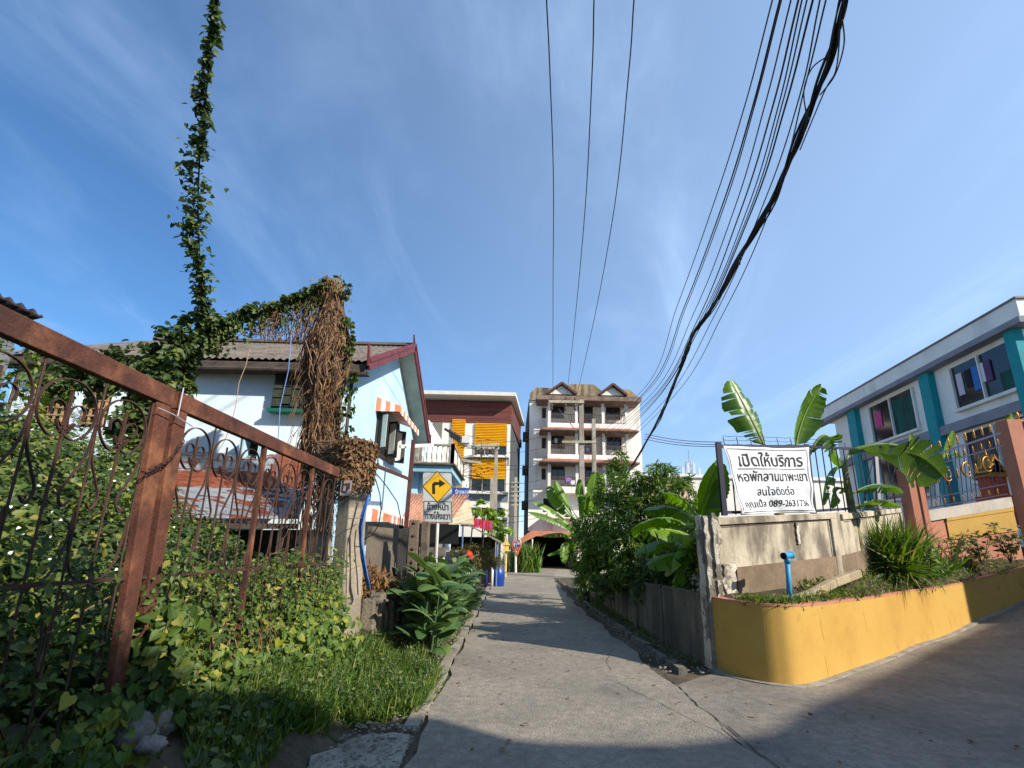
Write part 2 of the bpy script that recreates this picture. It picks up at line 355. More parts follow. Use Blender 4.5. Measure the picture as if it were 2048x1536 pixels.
mb.add(*[(lambda c: [(x+rr.uniform(-.03,.03), y+rr.uniform(-.03,.03), hg(x,y)+.02) for x, y in c])([(-1.4,3.2),(-1.1,3.2),(-.78,3.3),(-.76,3.7),(-.77,4.1),(-.75,4.5),(-.8,4.68),(-.93,4.78),(-1.05,4.72),(-1.15,4.76),(-1.27,4.6),(-1.3,4.4),(-1.42,4.2),(-1.38,3.9),(-1.47,3.6)]), [tuple(range(15))]]); struct('path', mb, PALE)
mb = MB()
for j in range(60):                                            # broken kerb line along the right gutter
    y = 7.2+.35*j; x = 2.36 + rr.uniform(-.03,.03) + max(0,y-15)*.03; s = rr.uniform(.6,1)
    mb.bar((x, y, .02), (x+rr.uniform(-.02,.02), y+.33*s, .02), .13*s, .10+rr.uniform(-.03,.02))
struct('kerb', mb, M('gutter concrete', S(126,120,108), S(92,88,78), 3, .95, bump=.6))

# ================================================================== unseen house behind the viewpoint, outline traced back from the foreground shadow
wallp = M('cream render', S(205,198,180), S(180,172,155), 1, .9)
t = thing('house', 'unseen house behind the viewpoint shaped to cast the foreground shadow', 'house', (4,-8,0))
HH = 9.0; SKX, SKY = SV.x/SV.z, SV.y/SV.z
SP = [G(1975,1252,.15),G(1875,1294),G(1795,1335),G(1621,1411),G(1527,1468),G(1330,1492),G(1100,1488),G(975,1478),G(865,1436),G(698,1425,.12),G(523,1405,.3),PX(384,1365,-2.0),PX(227,1262,-2.2),PX(120,1195,-2.5),PX(0,1120,-2.8)]
HB = [(q.x+(HH-q.z)*SKX, q.y+(HH-q.z)*SKY) for q in SP]; a0 = (HB[0][0]-1.6, HB[0][1]+1.1)
HB = [(a0[0]+9, a0[1]+5), a0] + HB; print('caster', [(round(x,1), round(y,1)) for x, y in HB])
HB += [(HB[-1][0]-2.5, HB[-1][1]-1.5), (HB[-1][0]-2.5, -16), (HB[0][0], -16)]
m1 = MB(); m1.prism([(x, y, 0) for x, y in HB], (0,0,HH-.25)); part('wall', m1, wallp, t)
m1 = MB(); m1.prism([(x, y, HH-.249) for x, y in HB], (0,0,.25)); part('roof', m1, M('grey roof', S(120,116,110)), t)

# ================================================================== LIGHT BLUE HOUSE
BLUE = M('pale blue paint', S(184,217,232), S(172,206,224), 1.0, .8, bump=.12, fine=.05, streak=S(150,176,186), sk=.35, sscale=(2.2,2.2,.35), slo=.55, shi=.8)
WBLUE = M('brightened blue paint', S(230,243,248), S(220,236,244), .8, .8, bump=.12, fine=.05, streak=S(170,186,186), sk=.35, sscale=(2.2,2.2,.3), slo=.56, shi=.8)  # sunlit brightness of the front wall is put into this whiter blue
MAROON = M('maroon paint', S(116,56,58), S(98,46,50), 4, .6, bump=.1)
TILEG = M('weathered cement tile', S(128,116,104), S(100,90,82), 2.2, .95, bump=.5, fine=.35, streak=S(70,60,54), sk=.5, sscale=(3,1.2,1.2))
DKFAS = M('dark fascia', S(92,80,70), S(70,62,56), 3, .9)
t = house = thing('house', 'pale blue two storey house with maroon gable and grey corrugated roof', 'house', (-7.5, 14.5, 0))
X0, X1, YF, YB, ZE, ZR, YR = -11.0, -3.65, 10.28, 17.95, 5.36, 7.45, 14.35
m1 = MB()
m1.prism([(X1,YF,0),(X1,YB,0),(X1,YB,ZE+.1),(X1,YR,ZR-.05),(X1,YF,ZE+.1)], (X0-X1,0,0)); hw = part('wall', m1, WBLUE, t)
m1 = MB(); m1.prism([(X1+.003,YF+.05,0),(X1+.003,YB,0),(X1+.003,YB,ZE+.1),(X1+.003,YR,ZR-.06),(X1+.003,YF+.0,ZE+.1)], (.02,0,0)); part('gable_wall', m1, BLUE, t)
OV = .52; OVY = .28
def roofsheet(y0, z0, y1, z1, name, n=330, m_=18, drop=.0):
    XS = [X0-.3+(X1+OV-X0+.3)*i/n for i in range(n+1)]; vs = []
    for j in range(m_+1):
        v = j/m_
        for x in XS:
            row = (v*5) % 1.0
            vs.append((x, y0+(y1-y0)*v, z0+(z1-z0)*v + .022*math.sin(x*2*math.pi/.155) + .03*(1-row)*(v < 1)))
    k = n+1; fs = [(j*k+i, j*k+i+1, (j+1)*k+i+1, (j+1)*k+i) for j in range(m_) for i in range(n)]
    mm = MB(); mm.add(vs, fs); mm.prism([(X0-.3,y0,z0-.05),(X0-.3,y1,z1-.05),(X0-.3,y1,z1-.11),(X0-.3,y0,z0-.11)], (X1+OV-X0+.3,0,0), 1)
    return part(name, mm, [TILEG, DKFAS], t, True)
s_ = (ZR-ZE)/(YR-YF)
roofsheet(YF-OVY, ZE-OVY*s_+.2, YR, ZR+.2, 'roof')
roofsheet(YB+OVY, ZE-OVY*s_+.2, YR, ZR+.2, 'roof')
m1 = MB(); m1.bar((X0-.3,YR,ZR+.26),(X1+OV+.02,YR,ZR+.26),.22,.08); part('ridge_cap', m1, TILEG, t)
m1 = MB(); m1.box((X0-.3,YF-OVY-.06,ZE-OVY*s_-.10),(X1+OV-.05,YF-OVY-.01,ZE-OVY*s_+.12)); m1.box((X0-.3,YF-OVY,ZE-OVY*s_-.04),(X1+OV-.05,YF,ZE-OVY*s_+.0)); part('eave_board', m1, DKFAS, t)
# barge boards with the upturned ends of a northern Thai gable
xb = X1+OV+.02
for sgn, ye in ((-1, YF-OVY-.1), (1, YB+OVY+.1)):
    m1 = MB(); ze = ZE-OVY*s_+.13
    m1.bar((xb,ye,ze),(xb,YR+sgn*-.02,ZR+.2),.05,.27,(0,0,1)); m1.bar((xb+.035,ye,ze+.08),(xb+.035,YR+sgn*-.02,ZR+.28),.03,.09,(0,0,1))
    m1.bar((xb,YR,ZR+.12),(xb,YR-sgn*.28,ZR+.50 if sgn>0 else ZR+.30),.05,.20,(0,0,1),w2=.04,h2=.05)
    m1.bar((xb,ye,ze-.05),(xb,ye+sgn*.12,ze+.42),.05,.14,(0,1,0),w2=.04,h2=.05)
    part('barge_board', m1, MAROON, t, bevel=.006)
SOFF = M('soffit board', S(150,166,160), S(128,146,142), 2, .8)
m1 = MB()
for sgn, ye in ((-1, YF-OVY), (1, YB+OVY)):
    ze = ZE-OVY*s_+.05; m1.prism([(X1+.03,ye,ze),(X1+.03,YR,ZR+.05),(X1+.03,YR,ZR+.03),(X1+.03,ye,ze-.02)], (OV-.05,0,0))
part('soffit', m1, SOFF, t)
DARK = FLAT('dark interior', S(16,18,18), .9)
# upper gable window: open shutters, grille, striped awning
wx = X1+.03
m1 = MB(); y0, y1, z0, z1 = 12.75, 14.7, 4.02, 5.02
m1.box((wx-.02,y0,z0),(wx+.012,y1,z1)); wn = part('window', m1, DARK, t)
m1 = MB()
for a in (y0, (y0+y1)/2, y1): m1.box((wx,a-.035,z0-.03),(wx+.05,a+.035,z1+.03))
m1.box((wx,y0,z0-.07),(wx+.06,y1,z0-.001)); m1.box((wx,y0,z1+.031),(wx+.06,y1,z1+.07)); part('frame', m1, FLAT('dark wood', S(52,44,40)), wn)
m1 = MB()
for i in range(9):
    a = y0+.1+(y1-y0-.2)*i/8; m1.tube([(wx+.03,a,z0),(wx+.03,a,z1)], .008, 4)
for z in (z0+.33, z0+.66): m1.tube([(wx+.031,y0,z),(wx+.031,y1,z)], .008, 4)
part('grille', m1, FLAT('black iron', S(24,22,24)), wn)
SHUT = FLAT('white shutter', S(206,206,196))
for (ya, dx, dy) in ((y0, .30, -.16), ((y0+y1)/2-.04, .30, -.1), ((y0+y1)/2+.05, .28, .1), (y1, .28, .16)):
    m1 = MB(); m1.bar((wx+.06,ya,(z0+z1)/2),(wx+.06+dx,ya+dy,(z0+z1)/2),.03,z1-z0,(0,0,1)); 
    sh = part('shutter', m1, FLAT('black shutter edge', S(34,30,30)), wn)
    m1 = MB(); m1.bar((wx+.10,ya-.018,(z0+z1)/2),(wx+.02+dx,ya+dy-.018,(z0+z1)/2),.012,z1-z0-.12,(0,0,1)); part('panel', m1, SHUT, sh)
ORNG = FLAT('orange stripe', S(232,140,104)); CRM = FLAT('white stripe', S(236,232,220))
def awning(y0, y1, zt, zb, dx, ns, nm='awning'):
    m1 = MB()
    for i in range(ns):
        a, b = y0+(y1-y0)*i/ns, y0+(y1-y0)*(i+1)/ns
        m1.add([(wx,a,zt),(wx,b,zt),(wx+dx,b,zb),(wx+dx,a,zb),(wx,a,zt-.015),(wx,b,zt-.015),(wx+dx,b,zb-.015),(wx+dx,a,zb-.015)], [(0,3,2,1),(4,5,6,7),(3,0,4,7),(1,2,6,5)], i % 2)
        sc = [(wx+dx,a,zb),(wx+dx,b,zb),(wx+dx,b,zb-.16),(wx+dx,(a+b)/2,zb-.2),(wx+dx,a,zb-.16)]
        m1.prism(sc, (.008,0,0), i % 2)
        if i == 0:
            for k in range(5):
                f0, f1 = k/5, (k+1)/5; m1.prism([(wx+dx*f0,y0-.01,zt+(zb-zt)*f0),(wx+dx*f1,y0-.01,zt+(zb-zt)*f1),(wx+dx*f1,y0-.01,zb-.17),(wx+dx*f0,y0-.01,zb-.17)], (0,.008,0), k % 2)
    part(nm, m1, [ORNG, CRM], t)
awning(12.55, 15.4, 5.42, 5.2, .62, 12)
awning(12.1, 17.2, 2.55, 2.3, .7, 22)
# front upper window: slatted green box hung under the eave
GB = M('green grey tile panel', S(70,76,62), S(52,58,48), 6, .8, bump=.3, fine=.3)
m1 = MB(); a = P(553,748,YF-.12); b = P(633,826,YF-.12)
bx0, bx1, bz0, bz1 = P(551,800,YF).x, P(640,800,YF).x, P(590,823,YF).z, 5.2
m1.box((bx0,YF-.16,bz0),(bx1,YF+.02,bz1)); wn = part('window', m1, FLAT('dark slat gap', S(30,32,28)), t)
m1 = MB()
for r_ in range(5):
    for c_ in range(6):
        o = .0 if r_ % 2 else .09; xx = bx0+.02+c_*.2; zz_ = bz0+.06+r_*.2+o*.0
        m1.box((xx,YF-.19,zz_+(c_%2)*.06),(xx+.18,YF-.161,zz_+.17+(c_%2)*.06))
part('shutter', m1, GB, wn)
m1 = MB(); m1.box((bx0-.04,YF-.24,bz0-.07),(bx1,YF-.02,bz0-.001)); part('sill', m1, FLAT('bright green trim', S(20,104,84)), wn)
# left upper windows and small bathroom vent box
for q in (-10.2, -9.3):
    m1 = MB(); m1.box((q,YF-.01,3.9),(q+.55,YF+.01,4.9)); wn = part('window', m1, DARK, t)
    m1 = MB()
    for k in range(4): m1.box((q+.02+.15*k,YF-.05,3.92),(q+.06+.15*k,YF-.012,4.9))
    for k in range(6): m1.box((q,YF-.06,3.95+.17*k),(q+.55,YF-.051,3.98+.17*k))
    part('frame', m1, FLAT('tan wood', S(178,140,104)), wn)
m1 = MB(); c = P(505,905,YF-.2); m1.box((c.x-.25,YF-.3,c.z-.35),(c.x-.15,YF,c.z+.25)); m1.box((c.x+.15,YF-.3,c.z-.35),(c.x+.25,YF,c.z+.25)); m1.box((c.x-.25,YF-.3,c.z+.251),(c.x+.25,YF,c.z+.33)); m1.box((c.x-.149,YF-.05,c.z-.1),(c.x+.149,YF,c.z+.25),1)
part('vent_hood', m1, [BLUE, DARK], t)
m1 = MB(); m1.tube([(X1+.06,YF+.1,5.2),(X1+.06,YF+.1,3.0)], .035, 8); m1.tube([(X0,YF-OVY-.1,ZE-OVY*s_-.02),(X1+.3,YF-OVY-.1,ZE-OVY*s_-.06)], .05, 8); part('gutter', m1, DKFAS, t)

# ---- rusted shed roof in front of the blue house
RUST = M('rusted sheet', S(120,62,40), S(150,84,56), 2.5, .75, metal=.0, bump=.2, stretch=(1,7,2), rot=math.radians(-20), fine=.2, lo=.4, hi=.6)
ZINC = M('zinc sheet with rust bands', S(176,180,182), S(150,154,158), 3, .5, metal=.35, bump=.1, stretch=(.7,5,2), rot=math.radians(-20), spots=S(132,72,48), spscale=1.6, splo=.5, sphi=.54)
t = thing('shed', 'low shed roofed in rusty corrugated sheets against the blue house wall', 'shed', (-5, 9, 0))
A, B, C_, D_ = P(300,1040,7.2), P(596,1042,7.9), P(648,905,10.35), P(335,898,10.35)
def sheet(u0, u1, v0, v1, dz, name, mat):
    n1, n2 = 150, 24; vs = []
    for j in range(n2+1):
        for i in range(n1+1):
            u = u0+(u1-u0)*i/n1; v = v0+(v1-v0)*j/n2
            p = A.lerp(B, u).lerp(D_.lerp(C_, u), v); q = p.x*(-.36)+p.y*.93
            vs.append((p.x, p.y, p.z+dz+.018*math.sin(q*2*math.pi/.11)))
    k = n1+1; mm = MB(); mm.add(vs, [(j*k+i, j*k+i+1, (j+1)*k+i+1, (j+1)*k+i) for j in range(n2) for i in range(n1)])
    o = part(name, mm, mat, t, True); md = o.modifiers.new('thickness', 'SOLIDIFY'); md.thickness = .004
sheet(0,1,0,.34,.05,'roof_sheet',ZINC); sheet(0,1,.3,.62,.0,'roof_sheet',RUST); sheet(0,.72,.58,1,-.03,'roof_sheet',ZINC); sheet(.7,1,.58,1,-.02,'roof_sheet',RUST)
m1 = MB(); 
for q in (A.lerp(B,.05), A.lerp(B,.9), D_.lerp(C_,.05), D_.lerp(C_,.9)): m1.bar((q.x,q.y,0),(q.x,q.y,q.z-.06),.1,.1)
m1.bar(A+Vector((0,.05,-.08)),B+Vector((0,.05,-.08)),.08,.08); part('frame', m1, DKFAS, t)
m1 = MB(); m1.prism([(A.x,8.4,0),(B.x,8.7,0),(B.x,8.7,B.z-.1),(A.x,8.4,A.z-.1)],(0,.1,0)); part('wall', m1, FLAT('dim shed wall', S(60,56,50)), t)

# ---- dark corrugated roof of the lean-to at the far left
t = thing('lean_to', 'dark corrugated lean-to roof on a grey post at the left edge', 'shed', (-7,6,0))
m1 = MB(); R0, R1 = P(-330,425,6.0), P(84,629,7.2); n1 = 80; vs = []
for j in range(9):
    for i in range(n1+1):
        p = R0.lerp(R1, i/n1) + Vector((-2.2,1.0,.12))*(j/8); vs.append((p.x,p.y,p.z+.03*math.sin(i*2*math.pi/5)))
k = n1+1; m1.add(vs, [(j*k+i, j*k+i+1, (j+1)*k+i+1, (j+1)*k+i) for j in range(8) for i in range(n1)])
o = part('roof', m1, M('black corrugated sheet', S(56,44,48), S(40,34,38), 2, .7), t, True); o.modifiers.new('thickness','SOLIDIFY').thickness = .05
m1 = MB(); q = P(18,650,6.6); m1.bar((q.x,q.y,0),(q.x,q.y,q.z+.05),.16,.16); part('post', m1, M('grey post', S(120,122,128), S(96,98,104)), t)

# ================================================================== SECOND BLUE HOUSE with balcony
t = thing('house', 'light blue house with white baluster balcony behind the road sign', 'house', (-6,24,0))
x1, yf, yb, zs = -2.75, 22.6, 26.5, 5.15
m1 = MB(); m1.box((-12,yf+.3,0),(x1-.25,yb+4,zs-.3)); m1.box((-12,yf+2.4,zs),(x1-1.6,yb+4,zs+2.9)); part('wall', m1, WBLUE, t)
m1 = MB(); m1.box((-12,yf-.75,zs-.299),(x1+.1,yb+.3,zs)); m1.box((-12,yf-.9,zs+.001),(x1+.25,yb+.4,zs+.07),1); part('slab', m1, [M('blue slab', S(150,192,208), S(136,176,194)), M('mossy slab edge', S(98,88,74), S(70,64,54), 5)], t)
m1 = MB(); m1.box((x1-1.9,yf-.1,zs-2.6),(x1-1.5,yf+.299,zs-.3)); m1.box((x1-.45,yf-.1,zs-2.6),(x1-.252,yf+.299,zs-.3)); part('pillar', m1, BLUE, t)
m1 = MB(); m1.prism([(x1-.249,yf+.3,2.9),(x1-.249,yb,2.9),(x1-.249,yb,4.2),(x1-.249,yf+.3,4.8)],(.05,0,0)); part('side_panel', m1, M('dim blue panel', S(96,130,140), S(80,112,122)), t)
BAL = FLAT('white baluster', S(214,208,196)); m2 = MB()
def balrow(a, b, n):
    a, b = Vector(a), Vector(b)
    for i in range(n+1):
        p = a.lerp(b, i/n)
        if i % 7 == 0: m2.box((p.x-.08,p.y-.08,zs+.07),(p.x+.08,p.y+.08,zs+.98))
        else: m1 = MB(); m1.tube([p+Vector((0,0,z)) for z in (.07,.2,.34,.5,.64,.8,.88)], [.05,.03,.065,.075,.04,.03,.05], 6); part('baluster', m1, BAL, t, True)
    m2.bar(a+Vector((0,0,.93)), b+Vector((0,0,.93)), .16, .09); m2.bar(a+Vector((0,0,.11)), b+Vector((0,0,.11)), .14, .06)
balrow((-9,yf-.75,zs),(x1+.1,yf-.75,zs),28); balrow((x1+.1,yf-.75,zs),(x1+.1,yb+.3,zs),21)
o = part('balcony_railing', m2, M('weathered rail', S(176,166,150), S(120,110,98), 4), t)
for (a, b, c_, d) in ((-5.1,-4.35,2.3,4.0), (-7.2,-6.4,2.3,4.0)):
    m1 = MB(); m1.box((a,yf+.28,c_),(b,yf+.299,d)); wn = part('window', m1, DARK, t)
    m1 = MB(); 
    for k in range(6): m1.box((a+(b-a)*k/5-.02,yf+.23,c_),(a+(b-a)*k/5+.02,yf+.279,d))
    m1.box((a-.05,yf+.2,d),(b+.05,yf+.279,d+.08)); m1.box((a-.05,yf+.2,c_-.08),(b+.05,yf+.279,c_)); part('frame', m1, FLAT('iron bars', S(60,58,60)), wn)
m1 = MB(); m1.box((-5.2,yf+2.36,zs+.1),(-4.5,yf+2.39,zs+2.3)); part('door', m1, FLAT('brown grey door', S(132,128,116)), t)

# ---- brown steel frame in front of it with a white arm
t = thing('steel_post', 'rusty brown steel post and beam beside the blue gable house', 'frame', (-3,13.5,0))
STEEL = M('brown steel', S(92,52,46), S(74,44,40), 6, .7)
m1 = MB(); q = P(806,1050,13.5); q2 = P(824,880,13.5); m1.bar((q2.x,13.5,0),(q2.x+.04,13.5,q2.z),.10,.10); part('post', m1, STEEL, t)
m1 = MB(); a = P(736,925,9.3); b = P(818,958,13.44); m1.bar(a, b, .06, .07); part('beam', m1, STEEL, t)
m1 = MB(); a = P(800,893,13.4); b = P(866,890,15.5); m1.bar(a, b, .06, .10); part('arm', m1, FLAT('white painted arm', S(224,220,208)), t)

# ---- tiled awning roof between the houses (beside the road sign)
ROSE = M('dusty rose tile', S(196,146,118), S(160,112,88), 5, .9, bump=.6, bscale=14, fine=.3, stretch=(4,1,1))
t = thing('carport', 'open carport with dusty pink tiled roof behind the road sign', 'carport', (-4,18,0))
m1 = MB(); y0 = 16.5; zr = 3.55; a = P(700,1046,y0); xr = P(897,1040,y0).x; z0 = P(820,1043,y0).z
m1.add(*(lambda n, vs: (vs, [(i*2, i*2+2, i*2+3, i*2+1) for i in range(n)]))(160, [p for i in range(161) for p in ((a.x+(xr-.0-a.x)*i/160, y0, z0+.03*math.sin(i*1.26)), (a.x+(P(936,998,y0+2.4).x-a.x)*i/160, y0+2.4, zr+.03*math.sin(i*1.26)))]))
o = part('roof', m1, ROSE, t, True); o.modifiers.new('thickness','SOLIDIFY').thickness = .05
m1 = MB(); xe = P(948,1040,17.5).x
m1.prism([(xr,y0,z0-.02),P(948,1047,17.3),P(940,1003,y0+2.3),P(934,999,y0+2.4)],(0,.02,-.04)); part('hip_panel', m1, M('beige panel', S(204,186,152), S(184,166,134)), t)
m1 = MB(); m1.box((a.x,y0+.02,z0-.24),(xr,y0+.08,z0-.03)); part('fascia', m1, M('dark beam', S(64,58,50)), t)
for x in (xr-.3, xr-2.2): m1 = MB(); m1.box((x-.07,y0+.3,0),(x+.07,y0+.44,z0-.1)); part('post', m1, PALE, t)
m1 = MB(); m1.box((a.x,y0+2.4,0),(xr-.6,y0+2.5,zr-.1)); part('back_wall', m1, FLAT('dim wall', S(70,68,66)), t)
m1 = MB(); c = P(905,1085,17.2)
# silver car nose parked under it
t2 = thing('parked_car', 'silver car parked under the pink tiled carport', 'car', (c.x,17.4,0))
m1 = MB(); pr = [(0,0,.35),(0,0,.75),(0,.5,.95),(0,1.2,1.0),(0,1.7,1.42),(0,2.1,1.5),(0,2.1,.35)]
m1.prism([(c.x-.8,17.1+p[1],p[2]) for p in pr],(1.6,0,0)); part('body', m1, FLAT('silver paint', S(190,194,200), .3, .4), t2, bevel=.06)
m1 = MB(); m1.prism([(c.x-.7,18.30,1.03),(c.x+.7,18.30,1.03),(c.x+.62,18.76,1.40),(c.x-.62,18.76,1.40)],(0,-.02,.02)); part('windscreen', m1, GLASS('car glass', (.02,.03,.04)), t2)
for sx in (-.72,.72):
    m1 = MB(); m1.tube([(c.x+sx-.09,17.75,.31),(c.x+sx+.09,17.75,.31)],.31,16); part('wheel', m1, FLAT('tyre', S(24,24,24)), t2)
    m1 = MB(); m1.blob((c.x+sx*.8,17.12,.68),(.14,.05,.09)); part('headlight', m1, FLAT('lamp glass', S(220,224,228), .2), t2, True)

# ---- long dark sheet canopy beyond
t = thing('canopy', 'sloping dark sheet canopy over the roadside behind the canna plants', 'canopy', (-2.2,21,0))
m1 = MB(); a = P(915,1036,20.5); b = P(1000,1083,22); m1.prism([a, b, b+Vector((0,3,.1)), a+Vector((-1.2,3,.5))],(0,0,-.06)); part('roof', m1, M('old sheet', S(126,116,98), S(96,88,76), 3), t)
for q in (a.lerp(b,.12), a.lerp(b,.93)): m1 = MB(); m1.tube([(q.x,q.y+.2,0),(q.x,q.y+.2,q.z-.06)],.04,8); part('post', m1, FLAT('blue grey post', S(96,120,160)), t)
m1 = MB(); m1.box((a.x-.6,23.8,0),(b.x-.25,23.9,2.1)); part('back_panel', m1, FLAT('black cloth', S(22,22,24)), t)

# ================================================================== YELLOW AND WHITE BUILDING
WHT = M('white wall', S(226,222,212), S(214,210,200), .6, .85, fine=.05, streak=S(176,170,158), sk=.25, sscale=(1,1,.15), slo=.55, shi=.8)
YEL = M('yellow louvre', S(240,180,20), S(232,168,14), 1, .6, fine=.05)
BRN = M('brown cladding', S(112,62,54), S(96,52,46), .6, .8, stretch=(.3,.3,8), lo=.45, hi=.55)
GRY = M('blue grey band', S(122,130,142), S(108,116,130), 1, .8)
DGRY = M('shade grey side wall', S(84,88,90), S(66,70,72), .6, .85, streak=S(44,46,46), sk=.5, sscale=(.8,.8,.12))  # shade on the lane side of the block is painted in as dark grey
t = thing('apartment_building', 'white apartment block with yellow louvres and brown top band', 'building', (-5,42,0))
yf = 38.0; xr = -.1; x0 = -14
zy = lambda y: 13.5-(y-795)*.0388
xp = lambda px: P(px,930,38).x
m1 = MB(); m1.prism([(x0,yf,0),(xr,yf,0),(xr+.9,yf+9,0),(x0,yf+9,0)][::1],(0,0,zy(852))); part('wall', m1, WHT, t)
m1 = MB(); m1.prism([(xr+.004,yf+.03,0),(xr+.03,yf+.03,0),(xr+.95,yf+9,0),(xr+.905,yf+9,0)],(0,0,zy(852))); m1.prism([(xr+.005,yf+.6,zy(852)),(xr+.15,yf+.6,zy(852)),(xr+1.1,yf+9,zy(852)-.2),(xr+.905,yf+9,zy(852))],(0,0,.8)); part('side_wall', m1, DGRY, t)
m1 = MB(); m1.prism([(x0,yf-.05,zy(852)),(xr+.05,yf-.05,zy(852)),(xr+.95,yf+7,zy(852)),(x0,yf+7,zy(852))],(0,0,zy(806)-zy(852))); part('top_band', m1, BRN, t)
m1 = MB(); m1.prism([(x0,yf-1.3,zy(802)),(xr+.35,yf-1.3,zy(802)),(xr+1.3,yf+7,zy(802)-.35),(x0,yf+7,zy(802)-.35)],(0,0,.3)); part('roof', m1, FLAT('off white roof slab', S(214,208,198)), t)
def louvre(nm, xa, xb_, za, zb, n, back=.0, label=None):
    m1 = MB(); m1.box((xa,yf-.10,zb),(xb_,yf-.02,za)); dz = (za-zb)/n
    for k in range(n): m1.bar((xa,yf-.13,zb+dz*(k+.5)),(xb_,yf-.13,zb+dz*(k+.5)),dz*.7,.05,(0,.6,.8))
    return part(nm, m1, YEL, t)
louvre('louvre_panel', xp(900), xp(927), zy(846), zy(985), 40)
for k,(ya, yb_, yc) in enumerate(((853,900,918),(927,968,991),(1004,1024,1040))):
    xa, xb_ = (xp(947),xp(1012)) if k == 0 else (xp(944),xp(1011))
    if k < 2: louvre('louvre_panel', xa, xb_, zy(ya), zy(yb_), 14)
    m1 = MB(); m1.box((xa,yf-.03,zy(yc)),(xb_,yf-.01,zy(yb_))); wn = part('window', m1, GLASS('dark glass %d' % k, (.015,.02,.02)), t)
    m1 = MB()
    for q in (0,.33,.66,1): m1.box((xa+(xb_-xa)*q-.04,yf-.09,zy(yc)),(xa+(xb_-xa)*q+.04,yf-.031,zy(yb_)))
    m1.box((xa,yf-.1,zy(yc)-.08),(xb_,yf-.031,zy(yc))); part('frame', m1, FLAT('tan frame', S(168,150,120)), wn)
    m1 = MB(); m1.box((xa-1.6 if k else xa-.2,yf-.5,zy(yc)-.26),(xr-.05,yf-.01,zy(yc)-.08)); part('ledge', m1, WHT, t)
    m1 = MB(); m1.box((xa-1.5,yf-.06,zy(yc)-.75),(xr-.06,yf-.011,zy(yc)-.261)); part('band', m1, GRY, t)
m1 = MB(); m1.box((xp(860),yf-.02,zy(905)),(xp(880),yf-.005,zy(850))); part('window', m1, FLAT('grey recess', S(120,118,108)), t)
for (px_, py_) in ((932,880),(930,1005)):
    m1 = MB(); c = P(px_,py_,yf-.2); m1.box((c.x-.3,yf-.4,c.z-.25),(c.x+.3,yf-.02,c.z+.25)); part('air_conditioner', m1, FLAT('ac white', S(206,206,202)), t)
m1 = MB(); m1.tube([(xr-.25,yf-.08,zy(995)),(xr-.25,yf-.08,zy(860))],.05,6); part('drain_pipe', m1, FLAT('drain pipe', S(190,186,176)), t)
# shop sign
t = thing('shop_sign', 'small blue sign with white Thai letters beside the road sign', 'sign', (-2.4,24,3.8))
m1 = MB(); a, b = P(893,975,24), P(937,1001,24); m1.box((a.x,24,b.z),(b.x,24.06,a.z)); part('board', m1, FLAT('sign blue', S(38,70,150)), t)
m1 = MB(); c = (a+b)/2; put_text(m1, 'ร์กเพลส', .3, (c.x+.22,23.995,c.z+.1),(1,0,0),(0,0,1),width=.68); m1.box((b.x-.7,23.99,b.z+.09),(b.x-.2,23.996,b.z+.12)); part('lettering', m1, FLAT('sign white', S(236,238,240)), t)

# ================================================================== FAR APARTMENT BUILDING
STN = M('stained white wall', S(244,239,230), S(230,223,211), .45, .9, fine=.08, streak=S(120,110,96), sk=.6, sscale=(.9,.9,.12), slo=.5, shi=.74)
PAR = M('stained parapet', S(168,150,118), S(120,104,84), .7, .95, streak=S(58,50,42), sk=.8, sscale=(1.4,1.4,.2), slo=.44, shi=.66)
ORT = M('orange tile', S(180,110,82), S(146,88,66), 2, .9, bump=.3)
FAS = M('brown fascia', S(96,66,56), S(74,52,46), 2, .8)
DRK = M('shade dark side wall', S(66,68,68), S(46,48,48), .5, .9, streak=S(34,34,34), sk=.5, sscale=(.8,.8,.1))  # the unlit left side's shade is painted into this dark colour
PNK = M('salmon trim', S(206,134,104), S(186,118,92), 1, .85)
t = thing('apartment_building', 'stained white apartment block with tiled balcony roofs at the end of the lane', 'building', (7,48,0))
W = 44.6; xa, xb_ = 1.65, 12.1
ZX = lambda zx: 1.65+(zx-118)*.00751
ZZ = lambda zy_: 17.79-zy_*.00757
m1 = MB(); m1.box((xa,W,3.2),(xb_,W+11,15.3)); m1.box((5.9,W,0),(xb_,W+11,3.2)); m1.box((xa,W+8,0),(5.9,W+11,3.2)); part('wall', m1, STN, t)
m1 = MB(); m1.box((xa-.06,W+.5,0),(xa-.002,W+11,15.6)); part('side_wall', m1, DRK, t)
for z in (12.2,8.9,5.6):
    m1 = MB(); m1.box((xa-.55,W+1.5,z-.4),(xa-.061,W+2.5,z+.4)); part('air_conditioner', m1, FLAT('grey box', S(84,84,82)), t)
m1 = MB()
for (u0, u1, top, sl) in ((118,560,16.55,.8),(540,1060,17.0,1.0),(1040,1500,16.6,.9)):
    p0, p1 = ZX(u0), ZX(u1); m1.prism([(p0,W-.25+.004*u0/100,15.3),(p1,W-.25+.004*u0/100,15.3),(p1,W-.25+.004*u0/100,top-.8),(p1-sl,W-.25+.004*u0/100,top),(p0+sl*.7,W-.25+.004*u0/100,top),(p0,W-.25+.004*u0/100,top-.6)],(0,.25+.02*(u0%7),0))
part('parapet', m1, PAR, t)
